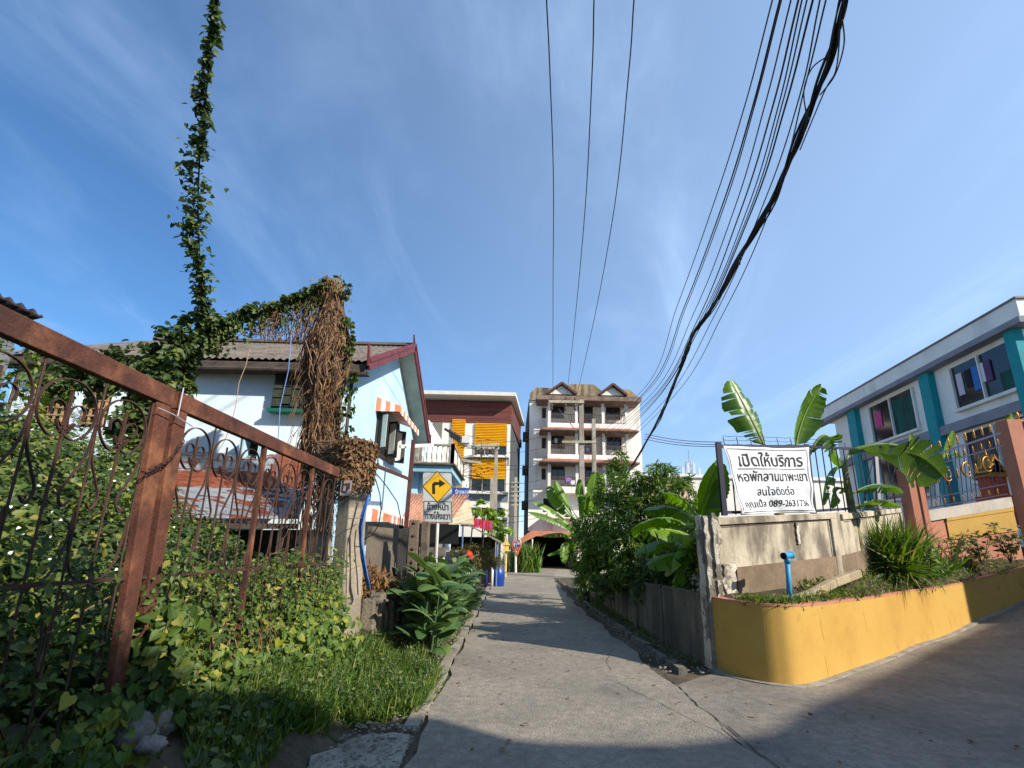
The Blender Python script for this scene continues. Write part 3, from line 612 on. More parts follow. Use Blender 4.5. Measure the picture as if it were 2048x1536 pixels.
# balcony floors
cols = (3.27+.15, 5.9, 8.35, 10.5)
FY = 43.3
for lv,(zf, zt) in enumerate(((12.85,15.1),(9.95,12.0),(7.05,9.1))):
    m1 = MB(); m1.box((3.27,FY,zf-.55),(10.65,W-.003,zf)); part('balcony_slab', m1, STN, t)
    for cx_ in cols: m1 = MB(); m1.box((cx_-.13,FY+.003,zf),(cx_+.13,FY+.26,zt+.15)); part('column', m1, WHT, t)
    m1 = MB()
    for a, b in zip(cols, cols[1:]):
        n = int((b-a)/.14)
        m1.bar((a,FY+.1,zf+.85),(b,FY+.1,zf+.85),.06,.06); m1.bar((a,FY+.1,zf+.1),(b,FY+.1,zf+.1),.05,.05)
        for i in range(1,n): m1.bar((a+(b-a)*i/n,FY+.1,zf+.1),(a+(b-a)*i/n,FY+.1,zf+.85),.045,.03,(0,1,0))
    part('balcony_railing', m1, M('weathered brown rail', S(108,84,70), S(78,60,52), 3), t)
    for k,(wa, wb, hh) in enumerate(((3.75,4.9,1.9),(6.15,6.55,2.05),(6.85,7.6,2.05),(8.9,10.2,1.9))):
        m1 = MB(); m1.box((wa,W-.02,zf+(.75 if k in (0,3) else .02)),(wb,W-.006,zf+hh)); wn = part('window' if k in (0,3) else 'door', m1, GLASS('balcony glass', (.02,.022,.022)), t)
        m1 = MB(); z_ = zf+(.75 if k in (0,3) else .02)
        for q in (wa, (wa+wb)/2, wb): m1.box((q-.03,W-.06,z_),(q+.03,W-.021,zf+hh))
        m1.box((wa,W-.061,zf+hh),(wb,W-.021,zf+hh+.06)); part('frame', m1, FAS, wn)
    m1 = MB(); m1.box((ZX(275),W-.03,zf+.75),(3.2,W-.006,zf+1.75)); part('window', m1, FLAT('dark brown louvre', S(52,42,38)), t)
for lv,(zf, zt) in enumerate(((15.1,0),(12.0,0),(9.1,0))):        # hipped ledge roofs
    a0, a1 = (2.2,11.75) if lv == 0 else (2.55,11.35)
    y0 = FY-.75; m1 = MB()
    hi = .32 if lv else .3
    vs = [(a0,y0,zf+.12),(a1,y0,zf+.12),(a1,W,zf+.12),(a0,W,zf+.12),(a0+.75,FY-.0,zf+.12+hi),(a1-.75,FY-.0,zf+.12+hi),(a1-.75,W,zf+.12+hi),(a0+.75,W,zf+.12+hi)]
    m1.add(vs, [(0,1,5,4),(1,2,6,5),(3,0,4,7),(4,5,6,7)]); part('ledge_roof', m1, ORT if lv else FAS, t)
    m1 = MB(); m1.box((a0,y0-.03,zf+(-.0 if lv else -.28)),(a1,y0+.04,zf+.119)); m1.box((a0,y0+.041,zf-.02),(a0+.07,W,zf+.119)); m1.box((a1-.07,y0+.041,zf-.02),(a1,W,zf+.119))
    if lv == 0: m1.box((a0+.08,y0+.041,zf-.30),(a1-.08,W-.01,zf-.24))
    else: m1.box((a0+.08,y0+.041,zf-.06),(a1-.08,W-.01,zf-.02))
    part('fascia', m1, M('grey brown fascia', S(140,118,104), S(104,86,76), 1.5, streak=S(60,50,44), sk=.6, sscale=(2,2,.5)), t)
for (pc, hw_) in ((ZX(500),1.35),(ZX(1125),1.3)):                # little roof gables
    m1 = MB(); zb = 15.5; y0 = FY-.3
    m1.prism([(pc-hw_+.25,y0,zb),(pc+hw_-.25,y0,zb),(pc,y0,zb+.85)],(0,.1,0)); g_ = part('gable', m1, WHT, t)
    m1 = MB(); m1.bar((pc-hw_,y0-.15,zb-.05),(pc,y0-.15,zb+1.02),.5,.2); m1.bar((pc+hw_,y0-.151,zb-.05),(pc,y0-.151,zb+1.02),.5,.2)
    m1.prism([(pc-hw_,y0+.11,zb),(pc,y0+.11,zb+.98),(pc+hw_,y0+.11,zb)],(0,1.2,0)); part('gable_roof', m1, FAS, g_)
# ground floor: dark garage mouth with orange canopy edge
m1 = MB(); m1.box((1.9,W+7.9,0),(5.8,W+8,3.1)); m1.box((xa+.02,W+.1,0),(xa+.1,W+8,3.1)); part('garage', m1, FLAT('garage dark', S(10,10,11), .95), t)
m1 = MB(); m1.prism([(xa-.5,W-.9,2.15),(2.35,W-.9,2.75),(7,W-.9,2.75),(7,W-.9,3.15),(xa+.3,W-.9,3.2),(xa-.7,W-.9,2.5)],(0,.2,0)); m1.box((xa-.1,W-.69,2.9),(7,W-.01,3.0)); part('garage_canopy', m1, PNK, t)
m1 = MB(); m1.tube([(xa+.35,W-1.0,0),(xa+.35,W-1.0,2.5)],.07,8); part('pipe', m1, FLAT('white pipe', S(220,218,212)), t)
m1 = MB(); m1.box((3.3,FY,4.3),(6.6,W-.003,4.75)); part('balcony_slab', m1, STN, t)
m1 = MB(); m1.box((3.0,W-.02,4.9),(4.2,W-.006,6.1)); part('window', m1, DARK, t)
# laundry and clutter on the balconies
t = thing('laundry', 'yellow and dark clothes hung on the middle balcony of the far block', 'laundry', (5,43.1,11))
for (u, v, ww, hh, c) in ((560,860,.55,.45,S(232,170,40)),(610,870,.35,.4,S(206,150,40)),(440,860,.28,.45,S(200,196,186)),(500,870,.5,.7,S(70,64,62)),(820,960,.3,.5,S(80,110,160))):
    m1 = MB(); x = ZX(u); z = ZZ(v); m1.prism([(x-ww/2,FY+.5,z+hh/2),(x+ww/2,FY+.5,z+hh/2),(x+ww/2*.9,FY+.45,z-hh/2),(x-ww/2*.8,FY+.45,z-hh/2*.9)],(0,.03,0)); part('garment', m1, FLAT('cloth', c, .9), t)
t = thing('laundry', 'purple and white clothes hung on the lowest visible balcony of the far block', 'laundry', (4.9,43.1,7.6))
for (u, v, ww, hh, c) in ((580,1340,.5,.35,S(150,110,180)),(630,1370,.4,.35,S(220,216,224))):
    m1 = MB(); x = ZX(u); z = ZZ(v); m1.prism([(x-ww/2,FY-.1,z+hh/2),(x+ww/2,FY-.1,z+hh/2),(x+ww/2*.9,FY-.1,z-hh/2),(x-ww/2*.8,FY-.1,z-hh/2)],(0,.03,0)); part('garment', m1, FLAT('cloth', c, .9), t)

# ---- low pink and white building and telecom mast on the right skyline
t = thing('building', 'low pink and white building beyond the mango tree', 'building', (17,46,0))
m1 = MB(); a, b = P(1352,953,46), P(1500,953,46); m1.box((a.x-3,46,0),(P(1376,953,46).x,56,a.z-.1)); part('wall', m1, M('pink wall', S(226,188,168), S(214,176,156)), t, label='pink left section of wall')
m1 = MB(); m1.box((P(1376,953,46).x,45.9,0),(b.x+10,56,a.z)); part('wall', m1, WHT, t); m1 = MB(); m1.box((a.x-3.2,45.7,a.z-.099),(b.x+10,56.2,a.z+.2)); part('roof', m1, FLAT('white coping', S(220,218,210)), t)
t = thing('telecom_tower', 'white lattice telecom mast on the skyline behind the mango tree', 'tower', (42,110,0))
c = P(1379,935,110); zt = P(1379,912,110).z; m1 = MB()
for dx, dy in ((-1,-1),(1,-1),(1,1),(-1,1)): m1.tube([(c.x+dx,110+dy,0),(c.x+dx*.6,110+dy*.6,c.z+1.5)],.12,5)
for k in range(14):
    z = c.z+1.3-k*1.6; m1.bar((c.x-.7,109.3,z),(c.x+.7,109.3,z-1.6),.1,.1); m1.bar((c.x+.7,109.29,z),(c.x-.7,109.29,z-1.6),.1,.1)
part('mast', m1, FLAT('mast white', S(200,204,208)), t)
m1 = MB(); m1.tube([(c.x,110,c.z),(c.x,110,zt+1.5)],.07,5); part('aerial', m1, FLAT('aerial grey', S(150,156,164)), t)
for dx in (-1.9,-.7,.6,1.8):
    m1 = MB(); m1.box((c.x+dx-.25,108.9,c.z-2.2),(c.x+dx+.25,109.2,c.z+(.8 if abs(dx)<1 else -.2))); part('antenna', m1, FLAT('antenna white', S(206,208,210)), t)

# ================================================================== RIGHT BUILDING (teal strips)
RBW = M('grey white render', S(244,243,238), S(232,231,226), .7, .85, fine=.05, streak=S(150,148,144), sk=.4, sscale=(.8,.8,.14), slo=.5, shi=.78)
RBT = M('teal strip', S(16,152,162), S(12,138,148), 1.5, .7, fine=.06)
RBG = M('grey moulding', S(150,150,162), S(134,134,146), 1.2, .8)
Q0 = Vector((17.6,15.36,0)); QD = Vector((.1256,.992,0)); QN = Vector((.992,-.1256,0))
def RB(px, py, off=0.0):
    d = ray(px, py); k = (Q0 + QN*off - CAMP).dot(QN)/d.dot(QN); p = CAMP + d*k; return ((p-Q0).dot(QD), p.z)
def rp(u, z, off=0.0): p = Q0 + QD*u + QN*off; return Vector((p.x, p.y, z))
def rbox(mb, u0, u1, z0, z1, o0, o1, m=0): mb.prism([rp(u0,z0,o0),rp(u1,z0,o0),rp(u1,z1,o0),rp(u0,z1,o0)], QN*(o1-o0), m)
t = thing('apartment_building', 'grey white building with teal vertical strips on the right', 'building', (23,22,0))
zso = RB(1850,738)[1]; uN = RB(2032,602,-.4)[0]; uF = RB(1626,825,-.4)[0]
ztop = (RB(1626,825,-.4)[1]+RB(2032,603,-.4)[1])/2; zb0 = (RB(1626,857,-.4)[1]+RB(2048,641,-.4)[1])/2
uB = RB(1672,862)[0]
z2 = RB(2048,797)[1]*.5+RB(1825,880)[1]*.5
m1 = MB(); rbox(m1, uN+.6, uB, 0, zb0, 0, 10); part('wall', m1, RBW, t)
m1 = MB(); hb = (ztop-zb0)*.26; rbox(m1, uN, uF, zb0+hb, ztop, -.4, 10.5); part('parapet', m1, RBW, t)
m1 = MB(); rbox(m1, uN-.06, uF+.06, ztop, ztop+.07, -.45, 10.6); part('coping', m1, FLAT('brown coping', S(120,110,112)), t)
m1 = MB(); rbox(m1, uN-.02, uF+.05, zb0, zb0+hb-.001, -.46, -.0); part('moulding', m1, RBG, t)
m1 = MB(); rbox(m1, uN+.6, uB, z2-.38, z2, -.25, -.001); part('moulding', m1, RBG, t)
for (xl, xr_, yy) in ((1703,1719,824),(1848,1869,752),(2022,2046,668)):
    u0, u1 = RB(xr_,yy)[0], RB(xl,yy)[0]; m1 = MB(); rbox(m1, u0, u1, 0, zb0-.002, -.28, -.0); part('pilaster', m1, RBT, t)
CURT = M('green curtain', S(24,92,84), S(12,60,56), 2, .8, stretch=(3,3,.3)); RGL = GLASS('room glass', (.02,.025,.03))
WIN = []
for (xl, xr_, yt, yb_) in ((1744,1838,800,874),(1906,2040,712,800)):
    zt_, zb_ = zb0-.22, 0
    u0, u1 = RB(xr_,(yt+yb_)/2)[0], RB(xl,(yt+yb_)/2)[0]; zb_ = RB((xl+xr_)/2,yb_)[1]; WIN.append((u0,u1,zb_,zt_))
WIN.append((WIN[0][0],WIN[0][1],WIN[0][2]-2.9,z2-.5)); WIN.append((WIN[1][0],WIN[1][1],WIN[1][2]-2.9,z2-.5))
dist_ = WIN[0][0]-WIN[1][0]; WIN.append((WIN[1][0]-dist_,WIN[1][1]-dist_,WIN[1][2]-2.9,z2-.5))
for i,(u0,u1,za,zc) in enumerate(WIN):
    m1 = MB(); rbox(m1, u0, u1, za, zc, -.02, -.002); wn = part('window', m1, RGL, t)
    m1 = MB(); um = (u0+u1)/2
    for q in (u0, um, u1): rbox(m1, q-.03, q+.03, za, zc, -.12, -.021)
    rbox(m1, u0-.05, u1+.05, za-.12, za-.001, -.2, -.021); part('frame', m1, RBW, wn)
    if i in (0,):
        m1 = MB(); rbox(m1, u0+.1, um-.1, za+.1, zc-.2, -.035, -.021); part('curtain', m1, CURT, wn)
    if i == 1:
        m1 = MB(); rbox(m1, u0+.1, u0+.7, za+.1, zc-1.0, -.035, -.021); part('curtain', m1, CURT, wn)
u0,u1,za,zc = WIN[0]
t = thing('laundry', 'pink shirt hung in the far upper window of the teal striped building', 'laundry', rp(u1-.5,zc-.8,-.3))
m1 = MB(); rbox(m1, u1-.85, u1-.3, zc-1.2, zc-.4, -.055, -.03); part('garment', m1, FLAT('pink cloth', S(206,84,140), .9), t)
u0,u1,za,zc = WIN[1]
t = thing('laundry', 'blue and white shirts hung in the near upper window of the teal striped building', 'laundry', rp(u1-.8,zc-.6,-.3))
for k,(uu, hh, c) in enumerate(((u1-.35,.9,S(206,196,214)),(u1-.8,.7,S(40,36,48)),(u1-1.15,.95,S(58,120,196)),(u1-1.5,.75,S(222,224,228)),(u1-1.75,.8,S(96,70,110)))):
    m1 = MB(); rbox(m1, uu-.15, uu+.15, zc-.35-hh, zc-.35, -.055-.004*k, -.03); part('garment', m1, FLAT('cloth', c, .9), t)

# ================================================================== RUSTY GATE (left)
RST = M('rusty steel', S(106,64,48), S(72,46,38), 3.5, .75, metal=.15, bump=.35, bscale=70, fine=.25, streak=S(168,112,78), sk=.55, sscale=(3,3,3), slo=.5, shi=.7)
RSD = M('dark rusty iron', S(86,60,48), S(60,44,38), 5, .8, metal=.1, bump=.2)
GX = -2.2
def scroll_unit(mb, yc, w, zc, R):
    """one round scroll with a centre rod, hooked ends and a fan below; all in the gate plane"""
    q = lambda y, z, dx=0: (GX+dx, yc+y, z)
    for s_ in (-1, 1):
        pts = []
        for i in range(15):
            a = math.radians(90 - 218*i/14); r = R if i < 11 else R*(1-.13*(i-10))
            pts.append(q(s_*r*math.cos(a)*1.06, zc+r*math.sin(a)))
        pts += [q(s_*.045, zc-R*.22), q(s_*-.0, zc+R*.02), q(s_*.05, zc+R*.2), q(s_*.09, zc+R*.12), q(s_*.088, zc-R*.1)] if False else [q(s_*.022, zc-R*.75), q(s_*.006, zc-R*.3), q(s_*.02, zc+R*.08), q(s_*.06, zc+R*.24), q(s_*.095, zc+R*.08), q(s_*.09, zc-R*.22)]
        sm = [Vector(p) for p in cat(pts, 3)]
        for a, b in zip(sm, sm[1:]): mb.bar(a, b, .006, .015, (1,0,0))
        # fan from the junction between two rounds
        f = [q(s_*w/2, zc-.03), q(s_*(w/2-.02), zc-R*1.3), q(s_*(w*.30), zc-R*2.0), q(s_*(w*.18), zc-R*2.6), q(s_*(w*.26), zc-R*3.0), q(s_*(w*.36), zc-R*2.8)]
        f = [Vector(p) for p in cat(f, 4)]
        for a, b in zip(f, f[1:]): mb.bar(a, b, .006, .013, (1,0,0))
    mb.bar(q(0, zc+R*.62), q(0, zc-R*3.2), .011, .011, (1,0,0))
def mid_unit(mb, yc, w, z):
    for s_ in (-1, 1):
        f = [(GX, yc+s_*w*.5, z+.34), (GX, yc+s_*w*.46, z+.16), (GX, yc+s_*w*.3, z+.03), (GX, yc, z)]
        f = [Vector(p) for p in cat(f, 4)]
        for a, b in zip(f, f[1:]): mb.bar(a, b, .005, .012, (1,0,0))
        f = [(GX, yc, z-.02), (GX, yc+s_*w*.28, z-.06), (GX, yc+s_*w*.45, z-.2), (GX, yc+s_*w*.5, z-.4)]
        f = [Vector(p) for p in cat(f, 4)]
        for a, b in zip(f, f[1:]): mb.bar(a, b, .005, .012, (1,0,0))
        f = [(GX, yc, .78), (GX, yc+s_*w*.22, .74), (GX, yc+s_*w*.4, .6), (GX, yc+s_*w*.2, .48), (GX, yc, .52)]
        f = [Vector(p) for p in cat(f, 4)]
        for a, b in zip(f, f[1:]): mb.bar(a, b, .005, .011, (1,0,0))
def leaf_gate(label, y0, y1, posts, units, stiles, ztop):
    t = thing('gate', label, 'gate', (GX, (y0+y1)/2, 0), 'two leaves of the rusty scrollwork gate')
    m1 = MB(); m1.bar((GX,y0,ztop-.058+(.012 if y0 < 1 else 0)),(GX,y1,ztop-.058),.06,.116); part('top_rail', m1, RST, t, bevel=.006)
    for (a, b) in posts:
        m1 = MB(); m1.bar((GX,(a+b)/2+.14,.2),(GX,(a+b)/2,ztop-.117),.05,(b-a)*.62,(0,1,0),h2=b-a); part('post', m1, RST, t, bevel=.006)
    for s_ in stiles:
        m1 = MB(); m1.bar((GX,s_+.05,.2),(GX,s_,ztop-.117),.035,.036,(0,1,0),h2=.044); part('stile', m1, RST, t)
    w_ = units[1]-units[0]
    for u in units:
        m1 = MB(); scroll_unit(m1, u, w_, 2.17, .155); mid_unit(m1, u, w_, 1.34); part('scrollwork', m1, RSD, t)
        m1 = MB(); m1.tube([(GX,u+w_/2,ztop-.117),(GX,u+w_/2+.05,.2)], .0065, 5); part('rod', m1, RSD, t)
        m1 = MB(); m1.tube([(GX,u,1.68),(GX,u+.04,.2)], .0065, 5); part('rod', m1, RSD, t)
    m1 = MB()
    for z in (1.34, .24): m1.bar((GX,y0,z),(GX,y1,z),.010,.02)
    part('rail', m1, RSD, t); return t
leaf_gate('near left leaf of the rusty scroll gate, reaching past the photo edge', -.2, 3.02, [(2.89,3.02)], [2.71-.36*k for k in range(8)][::-1], [], 2.5)
leaf_gate('far leaf of the rusty scroll gate, ending at the concrete pole', 3.06, 6.2, [(3.06,3.18)], [3.37+.37*k for k in range(8)], [4.30, 5.41], 2.5)
CH = M('rusty chain', S(84,48,38), S(60,36,30), 9, .8)
t = thing('chain', 'rusty chain looped round the two meeting gate posts', 'chain', (GX,3.05,1.9))
m1 = MB(); pts = [P(366,884,3.12), P(352,905,3.08), P(325,925,3.0), P(300,938,2.9), P(283,944,2.84), P(274,938,2.8)]
pts = [Vector((-2.13, p.y, p.z)) for p in pts]; den = []
for a, b in zip(pts, pts[1:]):
    n = max(2, int((b-a).length/.022)); den += [a.lerp(b, i/n) for i in range(n)]
for i, (a, b) in enumerate(zip(den, den[1:])):
    d = (b-a).normalized(); u = Vector((1,0,0)) if i % 2 else Vector((0,-.5,.8)); u = (u-d*u.dot(d)).normalized()
    m1.tube([a + d*(.018*math.cos(k*math.pi/4)) + u*(.010*math.sin(k*math.pi/4)) for k in range(9)], .0042, 4)
part('links', m1, CH, t)
m1 = MB(); m1.tube([Vector((-2.14,2.86,2.33)), Vector((-2.135,3.0,2.325)), Vector((-2.14,3.2,2.30))], .004, 4); m1.tube([Vector((-2.14,3.04,2.52)),Vector((-2.14,3.04,2.33))],.004,4)
solo('tie_wire', m1, FLAT('pale wire', S(190,184,196), .5), 'pale wire tying the tops of the two gate posts', 'wire')

# ================================================================== CONCRETE POLE with climbing dry vines
PC = M('weathered pole concrete', S(166,152,132), S(136,124,108), 2.2, .92, bump=.5, bscale=55, fine=.25, streak=S(84,76,66), sk=.6, sscale=(7,7,.5))
CB, CT = Vector((-2.26,7.35,0)), Vector((-2.36,7.35,3.02))
t = thing('concrete_pole', 'short tapered concrete pole at the far end of the rusty gate', 'pole', CB)
m1 = MB(); m1.bar(CB-Vector((0,0,.1)), CT, .26, .40, (.45,.9,0), w2=.22, h2=.34); part('shaft', m1, PC, t, bevel=.015)
m1 = MB(); a = CB.lerp(CT,.66)+Vector((-.0,-.19,0))
a = P(692,976,7.05); m1.box((a.x-.075,7.04,a.z-.11),(a.x+.075,7.06,a.z+.11)); pl = part('number_plate', m1, FLAT('plate grey', S(150,138,134)), t)
m1 = MB(); 
for dx, dz, ww, hh in ((-.045,.0,.022,.12),(.0,.05,.05,.03),(.02,-.01,.025,.07),(-.01,-.06,.06,.025),(.045,.03,.02,.09)): m1.box((a.x+dx-ww/2,7.034,a.z+dz-hh/2),(a.x+dx+ww/2,7.039,a.z+dz+hh/2))
part('emblem', m1, FLAT('plate dark', S(52,36,44)), pl)
m1 = MB(); m1.tube([P(668,1045,7.0), P(700,1037,6.98), P(722,1036,7.0), P(728,1034,7.2)], .006, 5); part('wire_band', m1, FLAT('band grey', S(120,112,104)), t)
HZ = FLAT('blue hose', S(66,112,176), .6); m1 = MB()
for k in range(5):
    o = Vector((.012*k-.02, -.01*k, 0)); m1.tube([p+o*(1+.6*math.sin(i*2+k)) for i, p in enumerate((P(738,990,7.15),P(727,1030,7.1),P(720,1055,7.08),P(722,1085,7.1),P(727,1115,7.1),P(731,1150,7.1),P(738,1176,7.15)))], .011, 6)
solo('cable_bundle', m1, HZ, 'blue cables strapped down the right side of the short concrete pole', 'cable', smooth=True)
BK = FLAT('black cable', S(22,22,26), .6)
m1 = MB(); m1.tube([P(x,y,Y) for x,y,Y in ((741,935,7.2),(755,950,7.2),(775,975,7.25),(795,1005,7.3),(801,1035,7.35),(800,1052,7.4))], .008, 5); solo('cable', m1, BK, 'black cable drooping from the pole top to the grey fence panels', 'cable', 'black cables hanging from the short pole')
m1 = MB(); m1.tube([P(x,y,Y) for x,y,Y in ((742,938,7.2),(752,962,7.2),(760,990,7.2),(762,1020,7.2),(757,1050,7.2),(745,1070,7.2),(728,1078,7.2))], .008, 5); solo('cable', m1, BK, 'black cable looping beside the blue cables on the short pole', 'cable', 'black cables hanging from the short pole')
m1 = MB(); m1.tube([P(x,y,7.06) for x,y in ((712,1060),(709,1090),(711,1120),(714,1150),(716,1190))], .008, 5); solo('cable', m1, BK, 'thin black cable running straight down the short pole face', 'cable', 'black cables hanging from the short pole')

# ---- rubble wall, stub posts, grey fence panels behind the pole
t = thing('rubble_wall', 'low broken concrete and rubble wall right of the short pole', 'wall', (-2,8,0))
RUB = M('rubble concrete', S(142,130,110), S(100,92,80), 3, .95, bump=.9, bscale=25, fine=.35, spots=S(74,68,58), spscale=6)
m1 = MB(); n_ = 14
for k in range(n_):
    y = 7.7+.22*k; h = .78+.1*math.sin(k*2.1)+rr.uniform(-.06,.06); x = -2.02+.045*k; m1.bar((x,y,0),(x+rr.uniform(-.03,.03),y+rr.uniform(-.04,.04),h),.24,.26,(0,1,0),w2=.2,h2=.25)
part('wall_stones', m1, RUB, t, bevel=.03)
m1 = MB()
for k in range(16):
    y = 7.7+.2*k; m1.blob((-2.02+.04*k+rr.uniform(-.08,.08), y, .80+rr.uniform(-.06,.06)), (.09+rr.random()*.05,.09,.06), 8, 5, .2, 0, k)
part('loose_stones', m1, RUB, t, True)
def stub(px_b, py_b, px_t, py_t, Y, w, label, taper=.8, tip=.1, n='concrete_post'):
    a, b = P(px_b,py_b,Y), P(px_t,py_t,Y); a.z = -.05
    m1 = MB(); m1.bar(a, b, w, w*.9, (0,1,0), w2=w*taper, h2=w*taper); m1.bar(b, b+(b-a).normalized()*tip, w*taper, w*taper, (0,1,0), w2=w*.3, h2=w*.3)
    return solo(n, m1, PC, label, 'post', 'old concrete posts right of the short pole', loc=tuple(a), bevel=.012)
stub(812,1260,822,1146,8.6,.15,'short round-topped concrete post leaning by the rubble wall')
t = thing('concrete_post', 'tall mossy concrete post with a column of bolt holes', 'post', P(826,1200,9.0), 'old concrete posts right of the short pole')
m1 = MB(); a, b = P(820,1230,9.0), P(830,1040,9.0); a.z = 0; m1.bar(a, b, .17, .2, (0,1,0)); a2 = a+Vector((.2,.06,0)); b2 = b+Vector((.19,.06,-.02)); m1.bar(a2, b2, .13, .2, (0,1,0)); part('shaft', m1, M('mossy concrete', S(128,112,96), S(70,66,58), 2, .95, bump=.6, fine=.3), t, bevel=.012)
m1 = MB()
for k in range(6):
    p = a.lerp(b, .97-.11*k); m1.blob((p.x, p.y-.10, p.z), (.03,.02,.03), 8, 5, .0)
part('bolt_hole', m1, FLAT('hole', S(56,36,30)), t, True)
PANG = M('grey cement board', S(116,104,90), S(92,82,72), 1.2, .95, bump=.3, fine=.2, streak=S(44,40,38), sk=.7, sscale=(1.2,1.2,1.6), slo=.5, shi=.7)
t = thing('panel_fence', 'weathered grey cement board fence under the striped awning', 'fence', (-2.6,10.5,0))
m1 = MB(); a, b = P(736,1052,8.6), P(792,1058,10.0); a2, b2 = P(748,1052,8.8), P(812,1058,10.8)
m1.prism([(a.x,a.y,0),(b.x,b.y,0),(b.x,b.y,b.z),(a.x,a.y,a.z)], (.05,.03,0)); part('panel', m1, PANG, t)
m1 = MB(); c = P(812,1056,10.9); m1.prism([(b.x+.02,b.y+.1,0),(c.x,c.y,0),(c.x,c.y,c.z),(b.x+.02,b.y+.1,b.z)], (.05,.03,0)); part('panel', m1, M('black board', S(50,46,44), S(32,30,30), 2), t, label='darker panel at the far end')
t = thing('garden_wall', 'low white garden wall with grey moulded top behind the sign post', 'wall', (-2,12.3,0))
m1 = MB(); a, b = P(838,1112,12.4), P(888,1112,12.4); m1.box((a.x,12.4,0),(b.x,12.55,a.z)); part('wall', m1, WHT, t)
m1 = MB(); m1.box((a.x-.02,12.34,a.z+.001),(b.x+.02,12.6,P(838,1094,12.4).z)); part('moulding', m1, M('grey moulding top', S(120,112,102), S(86,80,74), 4), t)
m1 = MB(); d = P(850,1048,12.8); m1.box((d.x-.1,12.7,a.z+.3),(b.x+.3,12.76,d.z)); part('dark_panel', m1, DARK, t)  # near-black panel standing behind and above the wall

# ================================================================== ROAD SIGN
t = thing('road_sign', 'right turn ahead warning sign, yellow diamond on a grey board with Thai text', 'road sign', P(868,1200,9.3))
YS = 9.3; TL, TR, BR, BL = P(846,945,YS), P(903,946.5,YS), P(905,1045,YS), P(847,1044,YS)
ex = (TR-TL).normalized(); ey = (TL-BL).normalized(); W_, H_ = (TR-TL).length, (TL-BL).length; en = Vector((0,-1,0)); O = (TL+TR+BR+BL)/4
def sq(u, v, d=0): return O + ex*u + ey*v + en*d
def rr_poly(w, h, r, n=5):
    pts = []
    for cx_, cy_, a0 in ((w/2-r,h/2-r,0),(-w/2+r,h/2-r,90),(-w/2+r,-h/2+r,180),(w/2-r,-h/2+r,270)):
        for i in range(n+1): a = math.radians(a0+90*i/n); pts.append((cx_+r*math.cos(a), cy_+r*math.sin(a)))
    return pts
SGREY = M('sign grey white', S(196,196,192), S(182,182,178), 2, .55, bump=.05, fine=.08, spots=S(150,148,142), spscale=4, splo=.66, sphi=.75)
SBLK = FLAT('sign black', S(38,32,30), .5); SYEL = M('sign yellow', S(232,180,28), S(220,166,22), 2, .45, bump=.03, fine=.06)
m1 = MB(); m1.prism([sq(u,v) for u,v in rr_poly(W_,H_,.035)], en*-.012); bd = part('board', m1, SGREY, t)
dc = P(875,973.5,YS); hd = .283
def dq(u, v, d): return dc + ex*u + ey*v + en*d
m1 = MB(); m1.prism([dq(hd,0,.002),dq(0,hd*1.07,.002),dq(-hd,0,.002),dq(0,-hd*1.07,.002)], en*.002); h2 = hd*.94; part('diamond_border', m1, SBLK, bd)
m1 = MB(); m1.prism([dq(h2,0,.0045),dq(0,h2*1.07,.0045),dq(-h2,0,.0045),dq(0,-h2*1.07,.0045)], en*.002); part('diamond', m1, SYEL, bd)
ar = [(-.10,-.13),(-.045,-.13),(-.045,.02),(-.03,.04),(.035,.045),(.035,-.005),(.155,.075),(.035,.15),(.035,.10),(-.06,.10),(-.10,.06)]
m1 = MB(); m1.prism([dq(u,v-.01,.0068) for u,v in ar], en*.002); part('arrow', m1, SBLK, bd)
lc = P(876,1023.5,YS)
def lq(u, v, d): return lc + ex*u + ey*v + en*d
m1 = MB(); a_, b_ = W_/2*.955, .19
for (u0,v0,u1,v1) in ((-a_,b_,a_,b_),(a_,b_,a_,-b_),(a_,-b_,-a_,-b_),(-a_,-b_,-a_,b_)): m1.bar(lq(u0,v0,.003),lq(u1,v1,.003),.004,.009,(0,0,1) if v0==v1 else (1,0,0))
part('border', m1, SBLK, bd)
m1 = MB(); put_text(m1, 'ข้างหน้า', .165, lq(0,.085,.002), ex, ey, width=.40, bold=.002); part('lettering', m1, SBLK, bd); m1 = MB(); put_text(m1, 'ทางโค้งขวา', .165, lq(0,-.085,.002), ex, ey, width=.46, bold=.002); part('lettering', m1, SBLK, bd)
m1 = MB(); a, b = P(868,1210,YS), P(875,1040,YS); a.z = -.1; m1.tube([a+Vector((0,.03,0)), b+Vector((0,.03,0)), P(877,960,YS)+Vector((0,.045,0))], .032, 10); part('post', m1, M('white peeling post', S(214,210,204), S(196,190,180), 4, .6, spots=S(150,140,130), spscale=7, splo=.62, sphi=.68), t, True)

# ================================================================== LOW LANE WALL (right)
LW = M('dark stained lane wall', S(132,120,104), S(106,96,84), 1.8, .95, bump=.6, fine=.25, streak=S(52,48,40), sk=.7, sscale=(1.6,1.6,.25), slo=.42, shi=.66)
t = thing('lane_wall', 'low dark stained concrete wall along the right edge of the lane', 'wall', (2.9,14,0))
ys_ = [7.55,9.5,11.4,13.3,15.2,17.1,19.0,20.9,22.8]
lx = lambda y: 2.84 + max(0, y-14)*.045
lz = lambda y: .95 - (y-7.5)*.012
for a, b in zip(ys_, ys_[1:]):
    m1 = MB(); m1.prism([(lx(a+.09),a+.09,0),(lx(b-.03),b-.03,0),(lx(b-.03),b-.03,lz(b)),(lx(a+.09),a+.09,lz(a))], (.09,0,0)); part('panel', m1, LW, t)
    m1 = MB(); m1.box((lx(a)+.01,a-.03,0),(lx(a)+.12,a+.09,lz(a)+.02)); part('post', m1, LW, t, bevel=.008)
m1 = MB()
